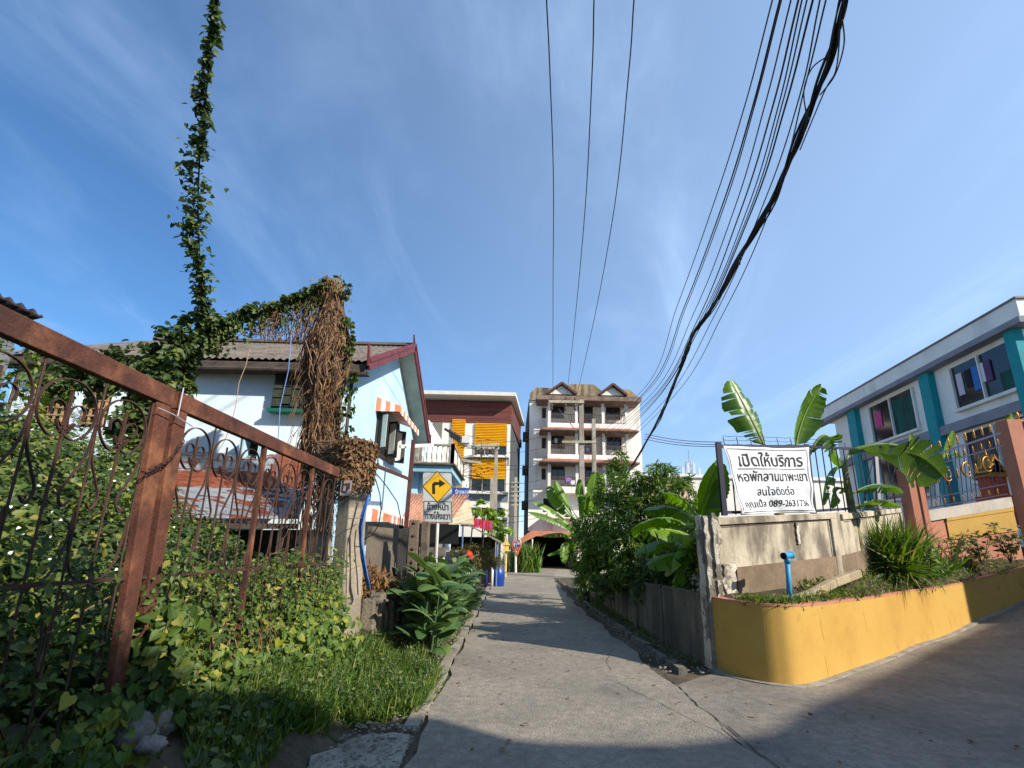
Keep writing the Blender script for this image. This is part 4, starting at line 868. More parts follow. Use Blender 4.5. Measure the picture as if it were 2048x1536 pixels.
for a, b in zip(ys_, ys_[1:]): m1.bar((lx(a)+.045,a+.092,lz(a)+.025),(lx(b)+.045,b-.032,lz(b)+.025),.13,.045)
part('coping', m1, LW, t)

# ================================================================== CORNER WALL, peeling pillar, banner, fences
CWM = M('stained pale wall', S(196,184,162), S(174,162,140), 1.4, .92, bump=.25, fine=.14, streak=S(88,78,66), sk=.85, sscale=(2.6,2.6,.9), slo=.42, shi=.66)
CWD = M('brown stained footing', S(142,122,100), S(114,98,80), 1.6, .95, bump=.4, fine=.2, streak=S(74,62,52), sk=.6, sscale=(1.5,1.5,.7))
K0, K1 = Vector((2.98,7.5,0)), Vector((5.72,8.75,0)); K2 = P(1800,1018,12.3); K2.z = 0
z0t, z1t, z2t = P(1440,1036,7.5).z, P(1670,1026,8.75).z, P(1795,1017,12.3).z
t = thing('corner_wall', 'stained pale concrete wall behind the yellow planter, carrying the banner', 'wall', K0)
nrm2 = lambda a, b: Vector((b.y-a.y, a.x-b.x, 0)).normalized()                 # towards the viewer
def wseg(a, b, za, zb, z0=.0, th=.14, off=0.0): 
    n = nrm2(a, b); m1 = MB(); p = a+n*off; q = b+n*off
    m1.prism([(p.x,p.y,z0),(q.x,q.y,z0),(q.x,q.y,zb),(p.x,p.y,za)], n*-th); return m1
mw = wseg(K0, K1, z0t, z1t); part('panel', mw, CWM, t, bevel=.01)
mw = wseg(K1+(K2-K1).normalized()*.003, K2, z1t, z2t); part('panel', mw, CWM, t)
m1 = MB()
for (a, b, za, zb) in ((K0,K1,z0t,z1t),(K1,K2,z1t,z2t)):
    n = nrm2(a, b); d = (b-a)
    m1.bar(a+d*.06+n*.02+Vector((0,0,za-.05)), b-d*.02+n*.02+Vector((0,0,zb-.05)), .04, .10)
    for u in (.97,): p = a+d*u+n*.018; m1.bar(p+Vector((0,0,.9)), p+Vector((0,0,(za+(zb-za)*u)-.102)), .14, .036, n)
    p = a+d*.035+n*.016
part('frame_moulding', m1, CWM, t, bevel=.004)
m1 = MB()
for (a, b, za, zb) in ((K0,K1,z0t,z1t),(K1,K2,z1t,z2t)):
    n = nrm2(a, b); d = (b-a); f = lambda u, z: a+d*u+n*.004+Vector((0,0,z))
    for (u0,u1,v0,v1) in ((.09,.93,za-.13,zb-.135),): m1.bar(f(u0,v0), f(u1,v1), .012, .004, n); m1.bar(f(u1,v1), f(u1,v1-.66), .012, .004, n)
part('groove', m1, FLAT('groove dirt', S(74,66,56)), t)
m1 = wseg(K0+(K1-K0)*.16, K1, 1.37, 1.58, .3, .03, .03); part('footing', m1, CWD, t)
m1 = wseg(K1, K2, 1.58, 2.0, .3, .03, .028); part('footing', m1, CWD, t)
# peeling end pillar
PEL = M('peeling plaster', S(214,204,186), S(172,162,144), 3, .9, bump=.9, bscale=22, fine=.25, spots=S(120,112,100), spscale=4, splo=.5, sphi=.54)
PEU = M('bare pillar mortar', S(150,138,120), S(112,104,92), 4, .95, bump=.8, fine=.3)
t = thing('gate_pillar', 'peeling concrete end pillar where the yellow planter meets the lane wall', 'pillar', (2.86,7.4,0))
m1 = MB(); m1.box((2.83,7.33,0),(3.06,7.6,z0t+.02)); part('core', m1, PEU, t, bevel=.02)
rq = random.Random(5)
def flake(pts, ext, off=0):
    m1.prism(pts, ext)
m1 = MB()
def ragged(face, w0, w1, z0, z1, sd_):
    r = random.Random(sd_); L_, R_ = [], []; n = 12
    for i in range(n+1): z = z0+(z1-z0)*i/n; L_.append((w0+r.uniform(0,.025), z)); R_.append((w1-r.uniform(0,.06), z))
    return [face(u, z) for u, z in L_] + [face(u, z) for u, z in R_[::-1]]
ff = lambda u, z: Vector((u, 7.327, z)); fl = lambda u, z: Vector((2.827, u, z))
m1.prism(ragged(ff, 2.835, 2.93, .9, z0t, 1), (0,-.014,0)); m1.prism(ragged(ff, 2.95, 3.055, 1.25, z0t+.06, 2), (0,-.03,0)); m1.prism(ragged(ff, 2.96, 3.04, .9, 1.2, 3), (0,-.02,0)); m1.prism(ragged(fl, 7.34, 7.6, .02, z0t+.03, 4), (-.012,0,0))
part('plaster', m1, PEL, t, bevel=.004)
m1 = MB(); n = nrm2(K0, K1); d = K1-K0
for (u0, u1, za, zb, s0) in ((.04,.17,.95,1.42,6),(.045,.075,1.7,2.0,7),(.635,.665,1.75,2.1,8)):
    r = random.Random(s0); lo = [(u0+(u1-u0)*(.1+.25*r.random()), za+(zb-za)*i/8) for i in range(9)]; hi = [(u1-(u1-u0)*.3*r.random(), za+(zb-za)*i/8) for i in range(9)]
    m1.prism([K0+d*u+n*.012+Vector((0,0,z)) for u, z in lo+hi[::-1]], n*.022)
part('loose_plaster', m1, PEL, t, bevel=.004)

# planter: curved yellow wall, salmon lip, soil
PY = M('yellow wall paint', S(190,150,72), S(180,140,62), .8, .75, bump=.12, fine=.05, streak=S(164,122,56), sk=.4, sscale=(1,1,1.5), spots=S(150,112,60), spscale=3.2, splo=.62, sphi=.74)
SAL = M('salmon paint', S(188,126,100), S(174,114,90), 1.2, .8, bump=.12, fine=.06)
bp_ = [((2.87,7.36),.03,.98),((3.0,7.12),.0,.965),((3.2,6.86),.0,.955),((3.42,6.72),.0,.95),((3.68,6.72),.0,.95),((4.15,7.03),.0,.945),((4.95,7.66),.0,.945),((6.2,8.65),.0,.95),((7.6,9.85),.0,.97),((9.1,10.95),.02,.99),((10.5,11.85),.18,1.07),((11.6,12.3),.4,1.22),((12.6,12.6),.66,1.40),((14.5,13.2),1.2,1.95),((17,14.2),1.8,2.5)]
PATH = cat([(x,y,b,t_) for (x,y),b,t_ in bp_])
t = thing('planter', 'curved yellow painted planter wall with salmon lip on the street corner', 'planter', (4,7.2,0))
def ribbon(mb, path, fz0, fz1, o0, o1, m=0, close=True):
    vs = []
    for i, p in enumerate(path):
        a, b = path[max(i-1,0)], path[min(i+1,len(path)-1)]; n = Vector((b[1]-a[1], a[0]-b[0], 0)).normalized(); c = Vector((p[0],p[1],0))
        for o, z in ((o0,fz0(p)),(o0,fz1(p)),(o1,fz1(p)),(o1,fz0(p))): q = c+n*o; vs.append((q.x,q.y,z))
    fs = [(i*4+j, i*4+(j+1)%4, (i+1)*4+(j+1)%4, (i+1)*4+j) for i in range(len(path)-1) for j in range(4)]
    k = (len(path)-1)*4; fs += [(3,2,1,0),(k,k+1,k+2,k+3)]; mb.add(vs, fs, m)
m1 = MB(); ribbon(m1, PATH, lambda p: p[2]-.3, lambda p: p[3]-.03, 0, -.13); part('wall', m1, PY, t)
m1 = MB(); ribbon(m1, PATH, lambda p: p[3]-.029, lambda p: p[3], .004, -.145); part('lip', m1, SAL, t)
m1 = MB()
ribbon(m1, [(x,y,b,t_) for x,y,b,t_ in PATH], lambda p: p[2]-.05, lambda p: p[2]+.02, .10, .002); part('skirting', m1, PALE, t)
m1 = MB()
for k in range(5):
    i0 = rq.randint(30, len(PATH)-24); zt0 = rq.uniform(.25,.85); pts = []
    for s_ in range(9):
        p, q = PATH[i0], PATH[i0+1]; tq = s_*.05*(1 if k % 2 else .5); d = Vector((q[0]-p[0], q[1]-p[1], 0)); nn_ = Vector((d.y,-d.x,0)).normalized()
        c = Vector((p[0],p[1],0)) + d*tq + nn_*.004; pts.append(Vector((c.x,c.y,zt0*p[3]-s_*.035+rq.uniform(-.012,.012))))
    for a, b in zip(pts, pts[1:]): m1.bar(a, b, .002, rq.uniform(.0006,.0016), nn_)
part('hairline_crack', m1, FLAT('crack brown', S(104,76,40)), t)
SOIL = M('planter soil', S(88,72,54), S(62,52,40), 3, .97, bump=.8, bscale=30, fine=.4)
inner = [Vector((p[0],p[1],p[3]-.06)) for p in PATH]
K3 = P(2003,1100,13.6)
outer = []
for p in inner:
    tt = min(1, max(0, (p.x-2.9)/(11.5-2.9)))
    if tt < .38: q = K0.lerp(K1, tt/.38); z = .95+.25*tt/.38
    elif tt < 1: q = K1.lerp(K2, (tt-.38)/.62); z = 1.2+.38*(tt-.38)/.62
    else: q = Vector((K2.x+(p.x-11.5)*1.3, K2.y+.3*(p.x-11.5), 0)); z = 1.58+.12*(p.x-11.5)
    outer.append(Vector((q.x,q.y,z)))
m1 = MB(); vs = []; nn = 9
for a, b in zip(inner, outer):
    for j in range(nn): q = a.lerp(b, j/(nn-1)); bump_ = .05*math.sin(q.x*5+j)*math.sin(q.y*4) if 0<j<nn-1 else 0; vs.append((q.x,q.y,q.z+bump_))
m1.add(vs, [(i*nn+j, (i+1)*nn+j, (i+1)*nn+j+1, i*nn+j+1) for i in range(len(inner)-1) for j in range(nn-1)]); part('soil', m1, SOIL, t, True)
def soilz(x, y):
    best = min(range(len(inner)), key=lambda i: min((inner[i].lerp(outer[i], k/8).xy - Vector((x,y))).length for k in range(9)))
    k = min(range(9), key=lambda k: (inner[best].lerp(outer[best], k/8).xy-Vector((x,y))).length); return inner[best].lerp(outer[best], k/8).z
# concrete ledge block in the planter
m1 = MB(); led = [P(1545,1198,7.35),P(1580,1194,7.5),P(1620,1180,7.75),P(1665,1156,8.1),P(1715,1138,8.5)]
for a, b in zip(led, led[1:]): m1.bar(a-Vector((0,0,.07)), b-Vector((0,0,.07)), .12, .13)
solo('concrete_ledge', m1, M('pale ledge', S(176,160,128), S(148,132,106), 4, bump=.5), 'broken pale concrete ledge on the soil behind the blue pipe', 'ledge', bevel=.02)
PVC = M('blue pvc', S(52,150,200), S(60,140,184), 8, .5, bump=0, fine=.08, spots=S(120,130,120), spscale=16, splo=.62, sphi=.7)
t = thing('water_pipe', 'upright blue plastic pipe with a tee on top in the planter', 'pipe', P(1577,1195,7.3))
m1 = MB(); a, b = P(1579,1198,7.3), P(1574,1115,7.3); m1.tube([a-Vector((0,0,.1)), b], .034, 14); part('riser', m1, PVC, t, True)
m1 = MB(); c, d = P(1567,1112,7.2), P(1584,1110,7.34); m1.tube([c,d],.044,14,caps=False); m1.tube([c,c.lerp(d,.2)],.050,14,caps=False); m1.tube([c.lerp(d,.82),d],.050,14,caps=False); m1.tube([c.lerp(d,.02),c.lerp(d,.03)],.040,14,1); m1.tube([b-Vector((0,0,.08)),b],.044,14); part('tee', m1, [PVC, DARK], t, True)
# salmon gate pillars
NAVY = FLAT('navy iron', S(30,34,72), .45); GOLD = M('gold paint', S(206,150,60), S(170,116,44), 6, .35, metal=.6, bump=.05, fine=.05); IRON = FLAT('dark blue iron', S(48,48,66), .5)
def pillar(pxc, Y, pyt, wx_, wy_, label):
    c = P(pxc, pyt, Y); t = thing('gate_pillar', label, 'pillar', (c.x, Y, .5), 'salmon pillars of the ornate fence')
    m1 = MB(); m1.box((c.x,Y,.3),(c.x+wx_,Y+wy_,c.z)); part('shaft', m1, SAL, t, bevel=.008)
    m1 = MB(); m1.box((c.x+wx_+.001,Y+.04,.3),(c.x+wx_+.09,Y+wy_-.04,c.z-.12)); m1.box((c.x+wx_*.70,Y-.03,1.2),(c.x+wx_*.86,Y-.001,c.z-.05)); part('moulding', m1, SAL, t); return c
p1 = pillar(1811,12.2,935,.32,.33,'salmon pillar at the far end of the navy and gold fence')
p2 = pillar(2013,12.7,838,.62,.34,'taller salmon pillar at the right edge of the photo')
# low yellow wall with ledge between them
FP = lambda px, py: P(px, py, 12.35 + (px-1838)/160*.45)
t = thing('fence_wall', 'low yellow and salmon wall under the navy and gold fence', 'wall', FP(1900,1100))
m1 = MB(); a, b, c, d = FP(1836,1020), FP(2014,990), FP(2014,1240), FP(1836,1240); e = Vector((-.1,.9,0))*.16
zb = Vector((0,0,.0)); up = lambda p, dz: p+Vector((0,0,dz))
L0, R0_ = FP(1836,1024), FP(2018,994)
m1.prism([up(L0,-1.9),up(R0_,-1.9),up(R0_,-.26),up(L0,-.26)], e); part('wall', m1, SAL, t)
m1 = MB(); ee = Vector((.01,-.05,0)); m1.prism([up(L0,-.259)+ee,up(R0_,-.259)+ee,up(R0_,0)+ee,up(L0,0)+ee], e*1.3); part('ledge', m1, M('pale ledge top', S(196,186,172), S(176,166,150), 2), t)
m1 = MB(); q0, q1 = L0.lerp(R0_,.26), R0_; e2 = Vector((.004,-.03,0)); m1.prism([up(q0,-.78)+e2,up(q1,-.86)+e2,up(q1,-.262)+e2,up(q0,-.262)+e2], e*.1); m1.prism([up(q0,-.33)+e2*1.6,up(q1,-.36)+e2*1.6,up(q1,-.262)+e2*1.6,up(q0,-.262)+e2*1.6], e*.1); part('yellow_panel', m1, PY, t, bevel=.004)
# navy and gold fence
t = thing('ornate_fence', 'navy iron fence with gold finials and gold crescents between the salmon pillars', 'fence', FP(1900,1000))
def FB(s, l):                                               # s along, l: 0 bottom bar,1 lower bar,2 second bar,3 top bar
    A_ = ((1836,1020),(1836,1001),(1834,940),(1830,923)); B_ = ((2014,988),(2011,968),(2006,891),(2000,866)); i = min(2, int(l)); f = l-i
    pa = FP(*A_[i]).lerp(FP(*A_[i+1]), f); pb = FP(*B_[i]).lerp(FP(*B_[i+1]), f); return pa.lerp(pb, s)
m1 = MB()
for l, hh in ((0,.03),(1,.025),(2,.025),(3,.045)): m1.bar(FB(0,l), FB(1,l), .035, hh)
m1.bar(FB(0,0), FB(0,2.9), .05, .05, (1,0,0)); part('rail', m1, NAVY, t)
m2 = MB(); NB = 20
for i in range(1, NB): m1 = MB(); s = i/NB; m1.tube([FB(s,0), FB(s,3)+Vector((0,0,.10 if i%2==0 else 0))], .010, 5); part('bar', m1, NAVY, t)
def finial(mb, p, h, r):
    mb.tube([p+Vector((0,0,h*k)) for k in (0,.12,.25,.4,.55,.7,.85,1)], [r*.5,r,r*.5,r*1.2,r*.6,r*.9,r*.4,.002], 8)
for i in range(1, NB):
    s = i/NB
    m2 = MB(); finial(m2, *((FB(s,3)+Vector((0,0,.08)), .25, .026) if i % 2 == 0 else (FB(s,2.1), .19, .022))); part('finial', m2, GOLD, t, True)
    if i % 2 == 0: m2 = MB(); finial(m2, FB(s,.1), .16, .017); part('finial', m2, GOLD, t, True)
for k, s in enumerate((.12,.34,.56,.80)):
    c = FB(s,1.62); r = .15+.02*k/3; ax = (FB(1,1)-FB(0,1)).normalized(); az = Vector((0,0,1))
    m2 = MB(); m2.tube([c + ax*(r*math.cos(a))+az*(r*1.15*math.sin(a)) for a in [math.radians(40+i*15) for i in range(19)]], [.005+.019*math.sin(math.pi*i/18) for i in range(19)], 8)
    m2.tube([c + ax*(.3*r*math.cos(a)+.3*r)+az*(r*.6*math.sin(a)) for a in [math.radians(-120+i*20) for i in range(13)]], .012, 6)
    part('crescent', m2, GOLD, t, True)
    if k < 3: m2 = MB(); q = FB(s+.115,1.45); finial(m2, q-Vector((0,0,.02)), .28, .026); part('finial', m2, GOLD, t, True)
t = thing('ornate_fence', 'short piece of navy fence beyond the taller salmon pillar', 'fence', P(2040,900,12.9))
m1 = MB(); a, b = P(2030,850,13.1), P(2120,815,13.4)
m1.bar(a, b, .05, .06); m1.bar(a-Vector((0,0,1.5)), b-Vector((0,0,1.5)), .04, .04)
for k in range(8): q = a.lerp(b, k/7); m1.tube([q+Vector((0,0,.1)), q-Vector((0,0,1.5))], .012, 5)
part('rail', m1, NAVY, t); m1 = MB(); finial(m1, a.lerp(b,.1)+Vector((0,0,.08)), .26, .035); part('finial', m1, GOLD, t, True)
# orange shrine behind the fence
t = thing('spirit_house', 'orange red spirit house behind the navy and gold fence', 'shrine', (14.2,14.6,1.6))
OR = M('orange red lacquer', S(206,84,34), S(170,56,28), 6, .5); c = P(1992,968,14.6); m1 = MB()
m1.box((c.x-.35,14.4,c.z-1.2),(c.x+.35,15.0,c.z-.35)); part('pedestal', m1, OR, t, bevel=.01); m1 = MB(); m1.box((c.x-.25,14.5,c.z-.349),(c.x+.25,14.9,c.z+.2)); part('chamber', m1, OR, t)
m1 = MB()
for k, (w0, z) in enumerate(((.42,.2),(.33,.33),(.24,.46),(.14,.6))): m1.prism([(c.x-w0,14.45,c.z+z),(c.x+w0,14.45,c.z+z),(c.x,14.45,c.z+z+.3)],(0,.5,0))
m1.tube([(c.x,14.7,c.z+.85),(c.x,14.7,c.z+1.15)],[.03,.004],6); part('roof', m1, GOLD, t)

# fence and banner on the corner wall
t = thing('iron_fence', 'dark blue iron bar fence on top of the stained pale wall', 'fence', K1+Vector((0,0,z1t)))
n1_ = nrm2(K0,K1)
def WK(px, py):                                             # point on the corner-wall line seen at this pixel column
    d = ray(px, py)
    for a, b in ((K0,K1),(K1,K2)):
        n = nrm2(a, b); k = (a-n*.07-CAMP).dot(n)/d.dot(n); p = CAMP+d*k
        if (p-a).dot((b-a).normalized()) <= (b-a).length+.02 or a is K1: return p
TB = [(1436,893),(1520,893),(1612,893),(1700,897),(1795,903)]; BB = [(1448,1030),(1530,1029),(1624,1027),(1705,1021),(1800,1015)]
m1 = MB()
for i in range(4):
    m1.bar(WK(*TB[i]), WK(*TB[i+1]), .035, .05); m1.bar(WK(*BB[i])+Vector((0,0,.04)), WK(*BB[i+1])+Vector((0,0,.04)), .035, .045)
part('rail', m1, IRON, t)
m1 = MB()
for px, py, qx, qy in ((1436,885,1449,1031),(1612,889,1627,1027),(1750,900,1758,1019)):
    a, b = WK(px,py), WK(qx,qy); m1.bar(b, a, .075, .075, (0,1,0))
part('post', m1, IRON, t)
m1 = MB()
for i in range(1, 26):
    px = 1449+14.2*i
    if abs(px-1616) < 8 or abs(px-1752) < 6: continue
    f = (px-1436)/359; a = WK(px-4, 893+10*f*f); b = WK(px+4, 1030-14*f); b = Vector((a.x,a.y,b.z)); m1 = MB(); m1.tube([b, a], .011, 5); part('bar', m1, IRON, t)
m1 = MB()
for (a0,b0,a1,b1) in ((1718,905,1742,1010),(1748,905,1724,1010),(1768,908,1790,1006),(1795,908,1772,1006)): m1.bar(WK(a0,b0)+n1_*.02, WK(a1,b1)+n1_*.02, .016, .016)
part('brace', m1, IRON, t)
m1 = MB(); tp = []
for i in range(10):
    px = 1450+27*i; py = 893+8*(i/9)**2; a = WK(px,py); b = a+Vector((-.02,0,.16)); m1.tube([a, b], .007, 4); tp.append(b)
for o in (.12,-.02,.05): 
    pts = []
    for a, b in zip(tp, tp[1:]): pts += [a-Vector((0,0,o)), a.lerp(b,.5)-Vector((0,0,o+.012))]
    m1.tube(pts, .004, 4)
part('barbed_wire', m1, FLAT('wire grey', S(70,70,80)), t)
# banner: cloth with sag and creases
t = thing('banner', 'white cloth banner with black Thai lettering and a phone number tied to the fence', 'banner', WK(1540,960))
c0, c1, c2, c3 = WK(1440,893), WK(1605,897), WK(1620,1026), WK(1471,1031)
n1v = Vector((n1_.x, n1_.y, 0)); NU, NV = 60, 40
def bq(u, v, off=0.0):                                      # u,v in 0..1 (v up)
    p = c3.lerp(c2, u).lerp(c0.lerp(c1, u), v); 
    dz = -.022*math.sin(math.pi*u)*(1 if v > .5 else -.6)*abs(v-.5)*2
    w_ = .016*math.sin(9*u+6*v+1.2*math.sin(5*v)) + .010*math.sin(23*u+3*math.sin(4*v)) + .008*math.sin(17*v+8*u)
    return p + n1v*(.10+w_+off) + Vector((0,0,dz))
m1 = MB(); m1.add([bq(i/NU, j/NV) for j in range(NV+1) for i in range(NU+1)], [(j*(NU+1)+i, j*(NU+1)+i+1, (j+1)*(NU+1)+i+1, (j+1)*(NU+1)+i) for j in range(NV) for i in range(NU)])
CLO = M('banner cloth', S(222,224,226), S(206,210,214), 1.5, .75, bump=.05, fine=.05, streak=S(176,184,194), sk=.35, sscale=(4,4,.8), slo=.52, shi=.8)
bd = part('cloth', m1, CLO, t, True); bd.modifiers.new('thickness','SOLIDIFY').thickness = .004
def ptext(mb, body, u0, u1, v0, v1, bold=0.0, m=0, drop=None):
    vs, fs = text_mesh(body, 1.0, bold, 0.0)
    x0 = min(v.x for v in vs); x1 = max(v.x for v in vs); y0 = min(v.y for v in vs); y1 = max(v.y for v in vs)
    mb.add([bq(u0+(u1-u0)*(v.x-x0)/(x1-x0), v0+(v1-v0)*(v.y-y0)/(y1-y0), .006) for v in vs], fs, m)
INK = FLAT('banner ink', S(34,34,38), .7)
for tx in (('เปิดให้บริการ', .12, .90, .70, .925, .016), ('หอพักลานนาพะเยา', .08, .95, .475, .64, .010), ('สนใจติดต่อ', .26, .74, .265, .405, .010), ('คุณเปิ้ล 089-2631736', .08, .92, .06, .215, .010)): m1 = MB(); ptext(m1, *tx); part('lettering', m1, INK, t)
m1 = MB()
def bline(u0,v0,u1,v1,w): 
    n = 24; pts = [bq(u0+(u1-u0)*i/n, v0+(v1-v0)*i/n, .007) for i in range(n+1)]
    for a, b in zip(pts, pts[1:]): m1.bar(a, b, .002, w, (0,0,1) if abs(v0-v1) < .5 else (1,0,0))
bline(.10,.665,.93,.665,.009); bline(.035,.035,.975,.035,.008); bline(.025,.96,.965,.96,.008); bline(.028,.06,.018,.95,.008); bline(.975,.06,.968,.94,.008)
part('border', m1, FLAT('banner ink', S(34,34,38), .7), t)
print('p3 ok')

# ================================================================== UTILITY POLES
PCN = M('pole concrete', S(176,166,152), S(150,142,128), 1, .9, bump=.3, streak=S(96,88,78), sk=.5, sscale=(2,2,.25))
INS = FLAT('insulator', S(96,74,66), .4); XAR = M('crossarm concrete', S(186,176,150), S(150,140,118), 2, .9)
def vpole(px_b, px_t, py_t, Y, w, name='utility_pole', label='', group=None):
    a, b = P(px_b,1120,Y), P(px_t,py_t,Y); a.z = -.2
    t = thing(name, label, 'pole', (a.x,Y,0), group); m1 = MB(); m1.bar(a, b, w, w, (0,1,0), w2=w*.72, h2=w*.72); part('shaft', m1, PCN, t); return t, a, b
YP = 30.0
t, a, PT = vpole(1165,1162,800,YP,.36,label='taller pole of the concrete pair in front of the far block, with crossarms')
m1 = MB(); c0, c1 = P(1098,803,YP-.2), P(1168,804,YP-.2); m1.bar(c0, c1, .12, .17); m1.bar(c0+Vector((0,.3,.12)), c1+Vector((0,.3,.12)), .1, .12); part('crossarm', m1, XAR, t)
m1 = MB()
for px in (1103,1131,1150): q = P(px,803,YP-.2); m1.tube([q-Vector((0,0,k)) for k in (.08,.2,.21,.32,.33,.45,.46,.6)], [.04,.04,.09,.09,.04,.09,.09,.03], 8); m1.tube([q+Vector((0,0,k)) for k in (.08,.3)], .05, 6)
part('insulator', m1, INS, t, True)
m1 = MB(); m1.bar(P(1118,818,YP), P(1160,872,YP), .05, .05); m1.bar(P(1160,812,YP-.1), P(1128,806,YP-.1), .05, .05); part('brace', m1, FLAT('brace grey', S(120,116,110)), t)
m1 = MB(); m1.bar(P(1124,884,YP-.2), P(1192,884,YP-.2), .14, .14); part('crossarm', m1, XAR, t)
t, a, PT2 = vpole(1190,1187,838,YP+.4,.30,label='shorter pole of the concrete pair in front of the far block')
# left H-pole with platform at the yellow building
t, a, b = vpole(988,993,893,27,.24,label='right pole of the transformer stand by the yellow louvres')
m1 = MB(); m1.bar(P(948,891,26.8), P(998,890,26.8), .16, .16); m1.bar(P(953,897,27.4), P(999,896,27.4), .12, .12); part('crossarm', m1, XAR, t)
m1 = MB()
for px in (953,962,975,985): q = P(px,892,26.7); m1.tube([q-Vector((0,0,k)) for k in (.1,.25,.26,.4,.41,.55)], [.03,.03,.07,.07,.03,.02], 6)
part('fuse_cutout', m1, INS, t)
m1 = MB(); m1.bar(P(960,915,26.9), P(972,897,26.9), .06, .06); m1.bar(P(985,915,26.9), P(997,897,26.9), .06, .06); part('brace', m1, PCN, t)
t, a, b = vpole(982,984,955,26,.22,label='short brown pole of the transformer stand by the yellow louvres')
t, a, b = vpole(902,903,868,26.2,.2,label='pole with a slanting crossarm of insulators above the balcony')
m1 = MB(); A_, B_ = P(890,858,26), P(922,878,25.4); m1.bar(A_, B_, .12, .12); part('crossarm', m1, FLAT('dark steel arm', S(66,52,48)), t)
m1 = MB()
for k in range(7): q = A_.lerp(B_, .3+.11*k); m1.tube([q, q+Vector((.04,0,-.3))], [.06,.04], 6); m1.tube([q, q+Vector((0,0,.15))], .05, 6)
part('insulator', m1, INS, t)
m1 = MB(); m1.bar(P(927,921,26), P(962,926,26), .15, .14); part('strut', m1, XAR, t)
t, a, b = vpole(1031,1032,955,37,.3,label='slim pale pole in the gap between the two apartment blocks')
m1 = MB()
for k in range(6): q = P(1032,965+9*k,36.9); m1.bar(q-Vector((.35,0,0)), q+Vector((.35,0,0)), .06, .08)
part('crossarm', m1, XAR, t)
# convex mirror
t = thing('traffic_mirror', 'round convex traffic mirror with orange red rim on a white post at the bend', 'mirror', P(1032,1140,36))
c = P(1033,1091,36); m1 = MB(); m1.tube([(c.x-.02,36,0),(c.x-.06,36,c.z-.2)], .08, 8); part('post', m1, FLAT('white post', S(222,220,214)), t)
m1 = MB(); m1.tube([(c.x,36,c.z),(c.x,35.9,c.z)], [.34,.34], 20); m1.prism([(c.x-.3,35.95,c.z-.1),(c.x+.3,35.95,c.z-.1),(c.x+.15,35.95,c.z-.62),(c.x-.15,35.95,c.z-.62)],(0,.03,0)); part('rim', m1, FLAT('orange red rim', S(214,86,60)), t)
m1 = MB(); m1.blob((c.x,35.9,c.z),(.27,.08,.27),16,9,0); part('glass', m1, M('mirror glass', S(220,224,228), S(210,214,218), rough=.05, metal=1, bump=0, fine=0), t, True)

# ================================================================== WIRES
WB = FLAT('wire black', S(26,26,32), .6); WG = FLAT('wire grey brown', S(74,66,62), .6)
def smooth(pts, n=9):
    return [Vector(p) for p in cat([tuple(p) for p in pts], n)]
for k,(pts, lab) in enumerate(((((1106,798,YP),(1106,600,'z',11.0),(1107,380,'z',10.8),(1100,150,'z',10.6),(1093,0,'z',10.5),(1080,-260,'z',10.4)),'left one of the three high wires running down the lane'),
        (((1133,798,YP),(1150,640,'z',11.0),(1170,420,'z',10.8),(1184,150,'z',10.6),(1188,0,'z',10.5),(1196,-260,'z',10.4)),'middle one of the three high wires running down the lane'),
        (((1152,798,YP),(1188,640,'z',11.0),(1228,420,'z',10.8),(1257,150,'z',10.6),(1268,0,'z',10.5),(1290,-260,'z',10.4)),'right one of the three high wires running down the lane'))):
    pp = [G(p[0],p[1],p[3]) if p[2] == 'z' else P(*p) for p in pts]
    m1 = MB(); m1.tube(smooth(pp), .013, 5); solo('power_line', m1, WB, lab, 'wire', 'three high wires over the lane')
ORD0 = ['first','second','third','fourth','fifth','sixth','seventh','eighth','ninth','last']
S_ = [((1545,0),(1490,210),(1430,400),(1355,610),(1290,775),(1180,868)),((1560,0),(1505,215),(1445,410),(1368,615),(1300,772),(1186,880)),((1563,0),(1508,216),(1450,408),(1372,614),(1302,775),(1192,866)),
      ((1582,0),(1530,210),(1468,420),(1388,625),(1306,785),(1190,888)),((1597,0),(1545,215),(1480,425),(1395,640),(1310,790),(1196,890)),((1604,0),(1556,215),(1494,420),(1410,620),(1312,792),(1200,893)),
      ((1614,0),(1564,210),(1500,420),(1404,640),(1314,795),(1205,900)),((1626,0),(1570,215),(1502,425),(1400,655),(1312,800),(1210,905)),((1640,0),(1600,190),(1530,400),(1432,625),(1330,800),(1215,912)),((1652,0),(1612,165),(1548,400),(1450,620),(1350,790),(1218,920))]
for k, pts in enumerate(S_):
    zs = (7.2,7.25,7.35,7.55,7.9,8.3); zs = [z-.06*k for z in zs]
    pp = [G(x,y,z) for (x,y), z in zip(pts[:-1], zs)]; e = P(*pts[-1], YP); pp = [pp[0]+(pp[0]-pp[1])*1.5] + pp + [e]
    m1 = MB(); m1.tube(smooth(pp, 10), .009+.003*(k%3==1), 5); solo('telephone_line', m1, WB if k % 2 else WG, '%s wire from the left in the fan of wires beside the thick black cable bundle' % ORD0[k], 'wire', 'fan of overhead wires on the right')
BPX = [(1697,-60),(1690,0),(1660,110),(1615,235),(1570,340),(1530,430),(1470,530),(1425,615),(1385,670),(1370,715),(1345,775),(1325,825),(1295,880),(1265,930),(1235,975),(1205,1012)]
BZ = [6.3,6.25,6.2,6.1,6.0,5.95,5.9,5.85,5.8,5.75,5.7,5.6,5.45,5.2,4.9,4.7]
cen = [G(x,y,z) for (x,y), z in zip(BPX, BZ)]; cen[-1] = P(1200,1015,29); cen[-2] = P(1235,975,24); cen[-3] = P(1265,930,20.5)
cs = smooth(cen, 12); t = thing('cable_bundle', 'thick twisted bundle of black cables sagging over the right side', 'cable', cs[60])
m1 = MB(); rq = random.Random(9)
